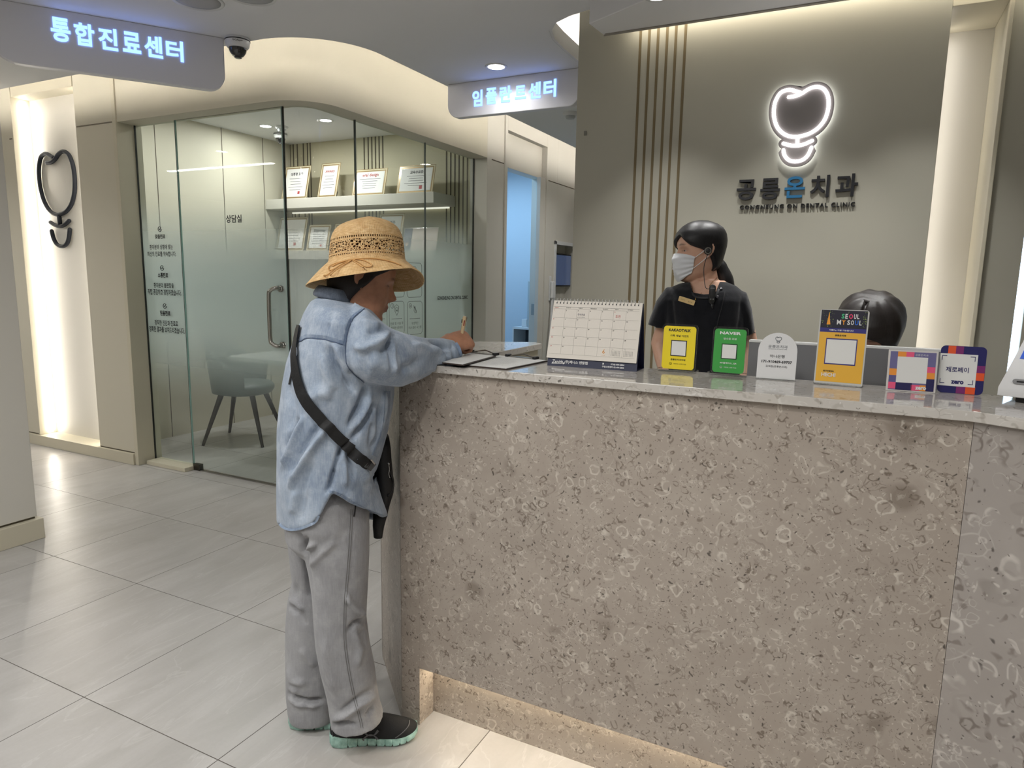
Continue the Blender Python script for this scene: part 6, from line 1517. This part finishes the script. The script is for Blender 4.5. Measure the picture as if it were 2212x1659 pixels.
# ---- shoes
M_SHOE = mat('black_knit_upper', srgb(20, 20, 22), .75, bump=(900, .4, .001)); M_MINT = mat('mint_foam_sole', srgb(172, 208, 196), .7, var=(60, srgb(128, 164, 152))); M_LOGO = mat('grey_shoe_logo', srgb(96, 96, 98), .5)
def shoe(heel, d, label, side, marks=False):
    d = Vector(d).normalized(); l = Vector((-d.y, d.x, 0))
    M = Matrix(((d.x, l.x, 0, heel.x), (d.y, l.y, 0, heel.y), (0, 0, 1, 0), (0, 0, 0, 1))) @ Matrix.Diagonal((.955, .97, 1, 1))
    t = empty('shoe', (0, 0, 0)); rel(t); t['label'] = label
    # (x, half width, zbottom, ztop of sole, upper top, lateral shift)
    st = [(-.004, .018, .012, .040, .052), (.004, .028, .004, .038, .075), (.03, .034, .0, .032, .088), (.07, .033, .0, .027, .090), (.11, .034, .0, .024, .088), (.15, .040, .0, .022, .075), (.19, .045, .001, .021, .058), (.22, .042, .004, .022, .048), (.245, .032, .010, .026, .040), (.257, .016, .018, .030, .034)]
    st = [(q[0], q[1], q[2], q[3], q[4]+.010*G(q[0], .19, .05)) for q in st]; GRV = (.050, .078, .106, .133, .158, .180, .202, .222)
    so, upr = [], []; cols_ = list(zip(*st))
    for x in sorted(set([q[0] for q in st]+[round(.004*k, 4) for k in range(1, 64)]+[g_+d_ for g_ in GRV for d_ in (-.0022, 0, .0022)])):
        hw_, zb_, zs = (float(np.interp(x, cols_[0], cols_[k])) for k in (1, 2, 3)); sh = .006*side*G(x, .19, .07); k_ = max([math.exp(-((x-g_)/.0018)**2) for g_ in GRV])
        zb_ += .0065*k_; hw_ -= .0028*k_; bl = .0012*math.cos(min(abs(x-g_) for g_ in GRV)*180) if .04 < x < .23 else 0; hw_ += bl
        so.append([M @ Vector((x, sh+hw_*1.10*cx_, zb_+(zs-zb_)*cz_)) for cx_, cz_ in ((-.9, 0), (.9, 0), (1.02, .3), (.99, .8), (.93, 1), (.3, 1), (-.3, 1), (-.93, 1), (-.99, .8), (-1.02, .3))])
    for x, hw_, zb_, zs, zu in st:
        sh = .006*side*G(x, .19, .07)
        upr.append([M @ Vector((x, sh+hw_*.98*cos(a)*(1-.30*max(0, sin(a))), zs-.006+(zu-zs+.006)*max(0, sin(a))**.8 if sin(a) > 0 else zs-.006)) for a in [2*PI*k/20 for k in range(20)]])
    MB().loft(so).build('sole', M_MINT, t, smooth=True, auto=35)
    ub_ = MB().loft(upr); uo_ = ub_.build('upper', M_SHOE, t, smooth=True); sv = uo_.modifiers.new('s', 'SUBSURF'); sv.levels = 1; sv.render_levels = 2
    if marks:
        bv_ = BVHTree.FromPolygons([Vector(v) for v in ub_.v], ub_.f)
        for p_, h_ in (([(785, 1578), (792, 1586), (801, 1588.5), (810, 1586), (817, 1577.5)], [3, 1.5, 1, 1.5, 3]), ([(784, 1599), (791, 1590.5), (801, 1586.5), (810, 1590), (817, 1599)], [3, 1.5, 1, 1.5, 3])):
            ribbon('emblem', bv_, p_, h_, M_LOGO, t, off=.0016, th=.0012)
        ribbon('toe_seam', bv_, [(884, 1556), (882, 1568), (870, 1582), (854, 1594)], .8, M_LOGO, t, off=.001, th=.001)
        ribbon('heel_overlay', bv_, [(722, 1570), (719, 1582), (721, 1600)], 1.0, mat('glossy_black', srgb(40, 40, 42), .15), t, off=.001, th=.001)
    return t
shoe(*FEET[0], 'black running shoe with mint sole nearest the viewer', -1, True)
shoe(*FEET[1], 'black running shoe with mint sole of the rear foot', 1)
# ---- bag and strap
M_BAG = mat('black_nylon', srgb(13, 13, 15), .6, bump=(90, .35, .003)); bag = tag(empty('sling_bag', (0, 0, 0)), 'black sling bag worn in front of the denim shirt on a crossbody strap', 'bag')
def bs(l, r, y, h, s=-.05): l = max(l, r-44) if y < 1070 else l; return section(W(l, y, s), W(r, y, s), h*.8, NW, 20, 2.6)
MB().loft([bs(822, 840, 942, .05), bs(808, 843, 962, .085), bs(800, 845, 990, .095), bs(800, 848, 1020, .098), bs(800, 851, 1040, .096), bs(806, 849, 1058, .09), bs(812, 842, 1080, .078), bs(806, 836, 1110, .05, .0), bs(805, 830, 1135, .022, .01), bs(807, 826, 1160, .018, .01)]).build('pouch', M_BAG, bag, smooth=True)
MB().tube([W(838, 1000, .032), W(841, 1003, .034)], .0022, 8).tube(smooth_path([W(840, 1003, .033), W(841, 1014, .035), W(840, 1024, .034), W(842, 1032, .035)], 5), .0010, 6).build('zip_pull', M_CHROME, bag, smooth=True)
MB().tube(smooth_path([W(842, 1018, .028), W(849, 1038, .012), W(847, 1060, .012), W(838, 1072, .026)], 5), .003, 8).build('pocket_piping', M_BAG, bag, smooth=True)
st_ = ribbon('strap', sb, [(650, 704), (646, 722), (642, 745), (640, 768), (642, 795), (649, 832), (662, 864), (684, 893), (712, 925), (742, 956), (768, 982), (794, 1003)], [2.5, 3.5, 4, 6, 8, 10, 11.5, 12, 12, 12, 12, 11.5], M_BAG, bag, off=.006, th=.005)
ribbon('strap_loop', sb, [(790, 1000), (802, 1010)], 9, mat('grey_webbing', srgb(84, 86, 88), .7), bag, off=.004, th=.004)
ribbon('buckle', sb, [(642, 752), (643, 762), (641, 774)], 4.0, M_CHROME, bag, off=.008, th=.002)
ribbon('strap_end', sb, [(638, 770), (633, 800), (627, 830)], 1.4, M_BAG, bag, off=.003, th=.002)
MB().tube(smooth_path([W(794, 993, .185), W(800, 1001, .186), W(801, 1012, .18)], 4), .0018, 8).build('strap_ring', M_CHROME, bag, smooth=True) if 0 else None
ribbon('strap_ring', sb, [(795, 991), (803, 1001)], 1.6, M_CHROME, bag, off=.009, th=.003)
# ---- pen
pa_, pb2 = W(995, 742, -.075), W(1004, 683, -.06); pd = (pb2-pa_).normalized(); tip = pa_-pd*.034
pen = tag(empty('ballpoint_pen', (0, 0, 0)), 'golden multi-colour ballpoint pen in the hand of the woman writing', 'pen')
MB().tube([tip+pd*.018, pa_+pd*.03], .0048, 12).build('barrel', mat('pen_gold', srgb(196, 164, 110), .35, metal=.2), pen, smooth=True, auto=50)
MB().tube([pa_+pd*.03, pb2-pd*.006, pb2], [.0052, .0056, .004], 12).build('cap', mat('pen_clear', srgb(214, 190, 150), .2), pen, smooth=True, auto=50)
MB().tube([tip, tip+pd*.018], [.0008, .0045], 10).build('tip', M_STEEL, pen, smooth=True)
pr_ = pd.cross(NW).normalized()
MB().tube([pb2-pd*.028+NW*.0052, pb2-pd*.012+NW*.0056], .0016, 6).build('red_slider', mat('pen_red', srgb(150, 40, 40), .4), pen)
MB().tube([pb2-pd*.02-pr_*.0058, pb2-pd*.010-pr_*.006], .0018, 6).build('black_slider', M_BLACK, pen); MB().tube([pb2-pd*.03+pr_*.0068, pb2-pd*.002+pr_*.0066], .0013, 6).build('clip', M_CHROME, pen)
# ================================================================== RECEPTIONIST
R0 = ony(1512, 640, 2.44); NR = Vector((-R0.x, -R0.y, 0)).normalized(); FR = Vector((-NR.y, NR.x, 0))
def V_(px, py, s=0.0): return onpl(px, py, Vector((R0.x, R0.y, 0))+NR*s, NR)
def rs(l, r, y, half, s=0.0, n=28, p=2.2, yr=None): return section(V_(l, y, s), V_(r, yr if yr else y, s), half, NR, n, p)
rec = tag(empty('person', (R0.x, R0.y, 0)), 'person in black short-sleeved uniform and white face mask standing behind the counter', 'person')
def rer(o): o.parent = rec; o.matrix_parent_inverse = Matrix.Translation(-Vector((R0.x, R0.y, 0))); return o
fd = (-FR*sin(rad(70)) + NR*cos(rad(70)))
HR = headmat(V_(1510, 544, .0), fd, 0, 2, .865)
bp_ = [xf(head_mb(), HR), xf(ear_mb(1), HR), xf(ear_mb(-1), HR)]
bp_.append(limb([(V_(1524, 650, -.02), .060), (V_(1522, 618, -.015), .050), (V_(1518, 590, -.012), .047), (V_(1512, 566, -.01), .046)], 24))
bp_.append(MB().loft([rs(1490, 1566, 606, .05), rs(1474, 1582, 622, .060), rs(1454, 1596, 645, .076), rs(1452, 1598, 690, .085), rs(1450, 1596, 760, .092), rs(1456, 1590, 830, .088), rs(1448, 1596, 920, .10), rs(1446, 1598, 980, .10)]))
for sh, el_, wr in (((1456, 650), (1424, 742), (1440, 812)), ((1594, 656), (1618, 742), (1604, 815))):
    a, b, c = V_(*sh), V_(*el_, -.01), V_(*wr, .05)
    bp_.append(limb([(a, .034), ((a+b)/2, .033), (b, .030), ((b+c)/2, .028), (c, .021)]))
    hx = (c-b).normalized(); hz = FR*(-1 if sh[0] < 1500 else 1); hz = (hz-hx*hz.dot(hx)).normalized(); hy = hz.cross(hx)
    bp_ += hand_mb(Matrix(((hx.x, hy.x, hz.x, c.x), (hx.y, hy.y, hz.y, c.y), (hx.z, hy.z, hz.z, c.z), (0, 0, 0, 1))), ((20, 25, 15),)*4, [(.055, .048, -.012, .010), (.078, .050, -.02, .009)], .88)
gz = -R0.z
for s in (-1, 1):
    h = V_(1522+s*30, 980); k = Vector((h.x, h.y, .44)); an = Vector((h.x, h.y, .08))
    bp_.append(limb([(h, .078), ((h+k)/2, .066), (k, .05), ((k+an)/2, .046), (an, .032)])); bp_.append(limb([(an-Vector((0, 0, .03)), .032), (an+NR*.13-Vector((0, 0, .052)), .024)]))
co, fs, ed = fuse_np(bp_, .0040, 2)
SK2 = srgb(208, 166, 142)
col = skin_cols(co, HR.inverted(), SK2, srgb(180, 110, 100), srgb(50, 36, 32))
rer(np_mesh('body', co, fs, skin_material('fair_skin', SK2, srgb(196, 150, 128), srgb(190, 142, 120), .45), None, col))
# eyes
for s in (1,):
    ex_ = .0712; MBe = MB().sphere(HR @ Vector((ex_-.0088, .0305*s, .000)), (.0090, .0100, .0042), 20, 14, M=HR.to_3x3()); e = rer(MBe.build('eye', mat('eye_white', srgb(210, 205, 200), .2), smooth=True))
    rer(MB().sphere(HR @ Vector((ex_-.0040, .0310*s, .0004)), (.0046, .0062, .0040), 14, 10, M=HR.to_3x3()).build('iris', mat('iris_dark', srgb(26, 18, 16), .1, coat=1), smooth=True))
# hair: swept fringe, smooth crown, low ponytail
HAIR = hair_material('black_hair', (.006, .0055, .006, 1), .44)
def line2(a, d):
    if d >= 0: return float(np.interp(a, [0, 12, 25, 40, 55, 70, 84, 100, 125, 180], [.044, .058, .050, .034, .020, .012, .006, -.020, -.075, -.085]))
    return float(np.interp(a, [0, 20, 45, 70, 90, 110, 180], [.044, .030, .010, -.02, -.05, -.08, -.085]))
rer(hairshell(HR, line2, .001, .0125, n=80, zt=.109, steps=16, f_off=lambda a, z, k: 1+.25*min(1, k*2)-.45*max(0, (a-110)/70)+.05*sin(a*.7)).build('hair', HAIR, smooth=True))
pt = [V_(1548, 556, -.045), V_(1555, 580, -.052), V_(1566, 606, -.055), V_(1571, 640, -.06), V_(1570, 690, -.075), V_(1566, 735, -.08)]
rer(MB().tube(smooth_path(pt, 5), [float(v) for v in np.interp(np.linspace(0, 1, 26), [0, .15, .4, .7, 1], [.010, .026, .030, .024, .006])], 16).build('ponytail', HAIR, smooth=True))
wh = MB(); rn = random.Random(4)
for k in range(26):
    th = rad(rn.uniform(-60, 200)); z = rn.uniform(.02, .10); a = HR @ head_pt(th, z, .018); d = (a-(HR @ Vector((0, 0, 0)))).normalized(); t2 = Vector((rn.uniform(-1, 1), rn.uniform(-1, 1), rn.uniform(-.2, 1))).normalized()
    wh.tube(smooth_path([a, a+d*.010+t2*.008, a+d*.010+t2*.024, a+d*.002+t2*.036], 3), .00035, 4, cap=False)
rer(wh.build('stray_hairs', HAIR)) if 0 else None
# mask: pleated patch over the lower face
mr = []
nth, nz_ = 44, 26
for j in range(nz_+1):
    v = j/nz_; row = []
    for i in range(nth+1):
        u = i/nth; a = rad(-66+132*u); z = 0
        e = abs(u-.5)*2; zz = -.121+.112*v; zz = zz*(1-.42*e**2.2)-.045*(.42*e**2.2)
        off = .006+.012*(1-e**2)*(.5+.5*sin(PI*min(1, v*1.0)))+.0028*sin(v*30)*(1-.3*e)
        p = head_pt(a, max(zz, -.112), off); q = Vector((p.x, p.y, zz)); 
        nzb = np.interp(zz, [-.12, -.08, -.03, -.01, .0], [.078, .099, .107, .100, .093]); 
        q.x = max(min(q.x, nzb), nzb*(1-.30*(min(1, e/.62))**2)+.001*sin(v*26)) if e < .62 else q.x
        row.append(HR @ q)
    mr.append(row)
outer = mr; inner = [[p-(p-(HR @ Vector((0, 0, -.04)))).normalized()*.0016 for p in r] for r in mr]
b = MB(); b.loft(outer, close=False, cap=False); b.loft(inner[::-1], close=False, cap=False)
msk = rer(b.build('face_mask', mat('mask_fabric', srgb(214, 216, 220), .8, sheen=.2), smooth=True))
lp = MB(); earp = HR @ Vector((-.012, .079, .016)); earl = HR @ Vector((-.012, .079, -.018))
lp.tube(smooth_path([outer[-3][-1], (outer[-3][-1]+earp)/2+(HR.to_3x3() @ Vector((0, .006, 0))), earp], 5), .0013, 6); lp.tube(smooth_path([outer[8][-1], (outer[8][-1]+earl)/2+(HR.to_3x3() @ Vector((0, .010, 0))), earl], 5), .0013, 6)
o = lp.build('ear_loops', M_WHITE, smooth=True); o.parent = msk
# uniform top
NVU = denim('black_uniform', srgb(19, 20, 25), srgb(14, 15, 19), srgb(26, 27, 33))
tops = [rs(1494, 1562, 607, .052), rs(1466, 1590, 613, .074, yr=618), rs(1442, 1606, 624, .098, yr=632), rs(1430, 1616, 648, .112), rs(1430, 1616, 690, .118), rs(1434, 1612, 740, .116), rs(1436, 1610, 800, .114), rs(1430, 1616, 870, .124), rs(1430, 1618, 960, .128), rs(1440, 1608, 958, .11), rs(1444, 1600, 880, .10)]
tb_ = MB().loft(tops)
def slv2(pts): return MB().loft([section(V_(a[0], a[1], s), V_(b[0], b[1], s), h, NR, 20) for a, b, h, s in pts])
sl_l = slv2([((1470, 620), (1470, 668), .05, 0), ((1440, 620), (1452, 676), .062, 0), ((1418, 650), (1448, 690), .062, 0), ((1402, 690), (1446, 706), .060, 0), ((1399, 702), (1444, 712), .060, 0), ((1403, 700), (1440, 709), .050, 0), ((1420, 680), (1440, 690), .044, 0)])
sl_r = slv2([((1580, 672), (1580, 622), .05, 0), ((1594, 682), (1612, 632), .062, 0), ((1600, 700), (1624, 668), .062, 0), ((1602, 722), (1632, 714), .060, 0), ((1602, 726), (1632, 720), .060, 0), ((1606, 722), (1629, 716), .050, 0), ((1602, 700), (1618, 690), .044, 0)])
co, fs, ed = fuse_np([tb_, sl_l, sl_r], .0052, 3)
nr = np_normals(co, fs); co = co+nr*(.003*fbm(co, np.array([10., 10., 5.]), 4.5))[:, None]
RF = [([(1448, 636), (1452, 680), (1458, 720)], 5, -.006, 'g'), ([(1604, 642), (1600, 690), (1594, 720)], 5, -.006, 'g'), ([(1470, 690), (1500, 710), (1520, 715)], 8, .005, 'g'), ([(1500, 670), (1520, 680), (1540, 672)], 7, -.005, 'g'), ([(1560, 640), (1552, 680), (1540, 720)], 2.5, -.004, 'g'), ([(1570, 700), (1560, 760)], 8, .005, 'g')]
co = folds(co, fs, RF)
# cut the neckline: drop faces of the cloth inside an opening seen from the front
px_, w_ = projn(co); 
def inside(x, y): return (1491 < x < 1556) and y < np.interp(x, [1491, 1497, 1520, 1545, 1556], [612, 632, 636, 634, 606])
nr = np_normals(co, fs); fr_ = nr@np.array(NR)
kill = np.array([inside(x, y) and (f > -.15) for (x, y), f in zip(px_, fr_)])
fs2 = [f for f in fs if not all(kill[i] for i in f)]
_cur = np.array([(x, np.interp(x, [1491, 1497, 1520, 1545, 1556], [612, 632, 636, 634, 606])) for x in np.linspace(1491, 1556, 140)] + [(1491, y) for y in np.linspace(590, 612, 30)] + [(1556, y) for y in np.linspace(588, 606, 30)])
for i in {i for f in fs2 for i in f if kill[i]}:
    k_ = np.argmin(((_cur-px_[i])**2).sum(1)); r_ = ray(*_cur[k_]); co[i] = np.array(CAM + r_*(w_[i]/r_.dot(CF)))
up_ = rer(np_mesh('uniform_top', co, fs2, NVU)); ub = BVHTree.FromPolygons([Vector(c) for c in co], fs2)
def rib2(*a, **k):
    o = ribbon(*a, **k)
    if o: o.parent = up_
    return o
rib2('collar_edge', ub, [(1494, 622), (1500, 640), (1525, 644), (1544, 640), (1553, 625)], 2.0, mat('uniform_edge', srgb(15, 15, 19), .7), None, off=.001, th=.002)
rib2('placket_edge', ub, [(1566, 630), (1560, 660), (1552, 690), (1545, 720)], .8, mat('uniform_edge', srgb(15, 15, 19), .7), None, off=.001, th=.0015)
def onu(px, py, off=.003, bv=ub):
    h = bv.ray_cast(CAM, ray(px, py)); return (h[0]+h[1]*off, h[1]) if h[0] else (V_(px, py, .1), NR)
for px, py in ((1557, 624), (1549, 642)):
    p, n = onu(px, py, .001); M = Matrix.Translation(p) @ n.to_track_quat('Z', 'Y').to_matrix().to_4x4(); o = MB().lathe([(0, 0), (.0062, 0), (.0062, .0015), (.004, .0028), (0, .003)], n=20, M=M).build('snap_button', mat('button_dark', srgb(44, 44, 50), .25), smooth=True); o.parent = up_
# trousers and shoes (below the counter line)
rer(MB().loft([rs(1440, 1606, 930, .115), rs(1438, 1608, 985, .118), rs(1446, 1600, 1020, .105)]).build('trousers', NVU, smooth=True))
for s in (-1, 1):
    h = V_(1522+s*34, 1000); rer(MB().tube([h, Vector((h.x, h.y, .45)), Vector((h.x, h.y, .10))], [.088, .068, .062], 20).build('trouser_leg', NVU, smooth=True)); 
    f = Vector((h.x, h.y, 0)); rer(MB().loft([[f+NR*x+FR*(hw*cos(a))+Vector((0, 0, .034+(.034 if sin(a) > 0 else .033)*sin(a)*z)) for a in [2*PI*k/16 for k in range(16)]] for x, hw, z in ((-.075, .02, .7), (-.06, .036, 1), (.0, .038, 1), (.08, .044, .9), (.14, .038, .75), (.165, .015, .6))]).build('shoe', M_BLACK, smooth=True))
# name badge, microphone, earpiece, necklace
p, n = onu(1484, 650, .0035); 
bx = (onpl(1502, 655, p, n)-onpl(1467, 644, p, n)).normalized(); M = frame(p, bx, (0, 0, 1))
nb2 = tag(MB().prism(rrect(-.0285, .0285, -.0085, .0085, .002), 0, .002, M).build('name_badge', mat('badge_gold', srgb(226, 196, 140), .3, metal=.3)), 'small gold name badge pinned on the black uniform', 'badge')
nt_ = text('lettering', '공릉온치과', M @ Matrix.Translation((-.013, 0, .0022)), mat('badge_print', srgb(110, 84, 50), .5), nb2, w=.016, depth=.0001, res=1); text('lettering', '홍은지', M @ Matrix.Translation((.013, -.001, .0022)), mat('badge_print', srgb(110, 84, 50), .5), nb2, w=.014, depth=.0001, res=1)
p, n = onu(1538, 638, .004); up2 = Vector((0, 0, 1)); M = frame(p, FR, up2)
mic = tag(empty('radio_microphone', (0, 0, 0)), 'black clip-on radio microphone hanging at the receptionist collar', 'microphone')
MB().prism(rrect(-.0105, .0105, -.030, .034, .010), 0, .014, M).build('body', M_BLACK, mic, smooth=True, bevel=.002, auto=50)
MB().tube([M @ Vector((.001, -.028, .007)), M @ Vector((.003, -.046, .006))], [.006, .003], 10).build('plug', mat('mic_dark', srgb(36, 36, 38), .3), mic, smooth=True)
MB().prism(rrect(-.007, .007, .020, .024, .002), .0138, .0146, M).build('light_bar', mat('mic_silver', srgb(130, 130, 132), .3, metal=.6), mic)
MB().box(-.006, -.002, -.016, -.012, .0138, .0145, M).box(.002, .006, -.016, -.012, .0138, .0145, M).build('buttons', mat('mic_silver', srgb(130, 130, 132), .3, metal=.6), mic) 
ear = HR @ Vector((-.006, .080, -.002)); en = (HR.to_3x3() @ Vector((.25, .97, 0))).normalized(); ME = Matrix.Translation(ear+en*.004) @ en.to_track_quat('Z', 'Y').to_matrix().to_4x4()
eb = tag(empty('earpiece', (0, 0, 0)), 'round black earpiece with a silver ring and thin cable in the receptionist ear', 'earpiece')
MB().lathe([(0, -.006), (.0125, -.006), (.0125, .003), (.010, .005), (0, .005)], n=28, M=ME).build('housing', M_BLACK, eb, smooth=True, auto=50)
MB().lathe([(.0082, .0045), (.0082, .0066), (.0108, .0066), (.0108, .0045)], n=28, M=ME).build('silver_ring', M_CHROME, eb, smooth=True, auto=50)
micp = M @ Vector((-.004, .02, .010))
MB().tube(smooth_path([ear+en*.006-Vector((0, 0, .010)), V_(1521, 575, .085), V_(1521, 600, .095), V_(1525, 622, .115), micp], 6), .0012, 6).build('cable', M_BLACK, eb, smooth=True)
GLDM = mat('necklace_gold', srgb(214, 180, 110), .25, metal=1)
bodyb = BVHTree.FromObject(rec.children[0], bpy.context.evaluated_depsgraph_get())
def oncl(px, py):
    hs = [h for h in (bodyb.ray_cast(CAM, ray(px, py)), ub.ray_cast(CAM, ray(px, py))) if h[0]]
    if not hs: return V_(px, py, .1)
    h = min(hs, key=lambda q: q[3]); return h[0]+h[1]*.002
nk = tag(empty('necklace', (0, 0, 0)), 'thin gold necklace with a small pendant at the receptionist neck', 'necklace')
MB().tube([oncl(*q) for q in ((1495, 618), (1497, 630), (1500, 640), (1502.5, 645), (1508, 640), (1516, 633))], .0008, 6).tube([oncl(*q) for q in ((1532, 618), (1540, 608), (1548, 600))], .0008, 6).build('chain', GLDM, nk, smooth=True)
MB().sphere(oncl(1502.5, 647), .0024, 10, 8).build('pendant', GLDM, nk, smooth=True)

# ================================================================== SEATED PERSON (only the hair shows above the counter)
S0 = ony(1878, 700, 2.36); NS = Vector((-S0.x, -S0.y, 0)).normalized(); FS = Vector((-NS.y, NS.x, 0))
sp_ = tag(empty('person', (S0.x, S0.y, 0)), 'seated person with dark hair showing only the top of the head behind the monitors', 'person')
def res_(o): o.parent = sp_; o.matrix_parent_inverse = Matrix.Translation(-Vector((S0.x, S0.y, 0))); return o
S1 = onpl(1874, 722, Vector((S0.x, S0.y, 0)), NS)
HS = headmat(S1, (NS-FS*.15).normalized(), 24, -6, 1.0)
zc = S1.z
q = [xf(head_mb(), HS), xf(ear_mb(1), HS), xf(ear_mb(-1), HS)]
bk_ = S1-NS*.05
q.append(limb([(bk_-Vector((0, 0, .26)), .06), (bk_-Vector((0, 0, .05)), .048)], 20))
def ss(z, hw, hd, back=.06): c = Vector((S0.x, S0.y, z))-NS*back; return [c+FS*hw*cos(a)+NS*hd*sin(a) for a in [2*PI*k/24 for k in range(24)]]
q.append(MB().loft([ss(zc-.18, .05, .05), ss(zc-.23, .15, .08), ss(zc-.30, .18, .095), ss(zc-.50, .16, .10), ss(zc-.66, .17, .12)]))
HPZ = zc-.62
for s in (-1, 1):
    hp = Vector((S0.x, S0.y, HPZ))+FS*s*.09-NS*.04; kn = hp+NS*.0+FS*s*.03; kn = Vector((kn.x, kn.y, HPZ))+NS*.16; ft = Vector((kn.x, kn.y, .08))-NS*.06
    q.append(limb([(hp, .08), (kn, .055), (ft, .035)])); q.append(limb([(ft-Vector((0, 0, .035)), .03), (ft+NS*.10-Vector((0, 0, .05)), .025)]))
    sh = Vector((S0.x, S0.y, zc-.27))+FS*s*.17-NS*.06; el2 = sh+FS*s*.03-Vector((0, 0, .24))+NS*.04; wr = el2+NS*.14+Vector((0, 0, .03))-FS*s*.06
    q.append(limb([(sh, .042), (el2, .033), (wr, .022)]))
    hx = (wr-el2).normalized(); hz = Vector((0, 0, 1)); hz = (hz-hx*hz.dot(hx)).normalized(); hy = hz.cross(hx)
    q += hand_mb(Matrix(((hx.x, hy.x, hz.x, wr.x), (hx.y, hy.y, hz.y, wr.y), (hx.z, hy.z, hz.z, wr.z), (0, 0, 0, 1))), ((25, 25, 15),)*4, [(.055, .048, -.012, .010), (.078, .050, -.02, .009)], .85, -s)
co, fs, ed = fuse_np(q, .0055, 2)
res_(np_mesh('body', co, fs, bpy.data.materials['fair_skin'], None, skin_cols(co, HS.inverted(), SK2, srgb(180, 110, 100), srgb(60, 44, 38))))
HAIR2 = hair_material('dark_brown_hair', (.012, .009, .008, 1), .46)
def line3(a, d): return float(np.interp(a, [0, 15, 30, 50, 70, 90, 180], [.040, .034, .022, -.02, -.08, -.10, -.11]))
hs_ = hairshell(HS, line3, .001, .020, n=96, zt=.1095, steps=22, f_off=lambda a, z, k: 1+.10*sin(a*.13)+.10*sin(z*30))
# a parting on the crown
vv = []
for v in hs_.v:
    l = HS.inverted() @ Vector(v); k = math.exp(-((l.y+.012)/.005)**2)*max(0, min(1, (l.z-.055)/.03))*(l.x > -.02)
    vv.append(tuple(HS @ (l-Vector((.3, 0, 1)).normalized()*.013*k)))
hs_.v = vv
res_(hs_.build('hair', HAIR2, smooth=True))
res_(MB().loft([ss(zc-.19, .06, .06), ss(zc-.225, .165, .095), ss(zc-.30, .20, .115), ss(zc-.50, .18, .12), ss(zc-.68, .19, .14)]).build('uniform_top', NVU, smooth=True))
stl = tag(empty('office_stool', (S0.x-NS.x*.04, S0.y-NS.y*.04, 0)), 'round black stool under the seated person behind the counter', 'stool')
MB().lathe([(0, HPZ-.15), (.17, HPZ-.15), (.185, HPZ-.12), (.17, HPZ-.085), (0, HPZ-.08)], n=32).build('seat', M_BLACK, stl, smooth=True, auto=50); MB().lathe([(.025, .04), (.025, HPZ-.15), (0, HPZ-.15)], n=16).build('column', M_STEEL, stl, smooth=True, auto=50); MB().lathe([(0, .001), (.2, .001), (.2, .02), (.03, .045), (0, .045)], n=32).build('base', M_STEEL, stl, smooth=True, auto=50)
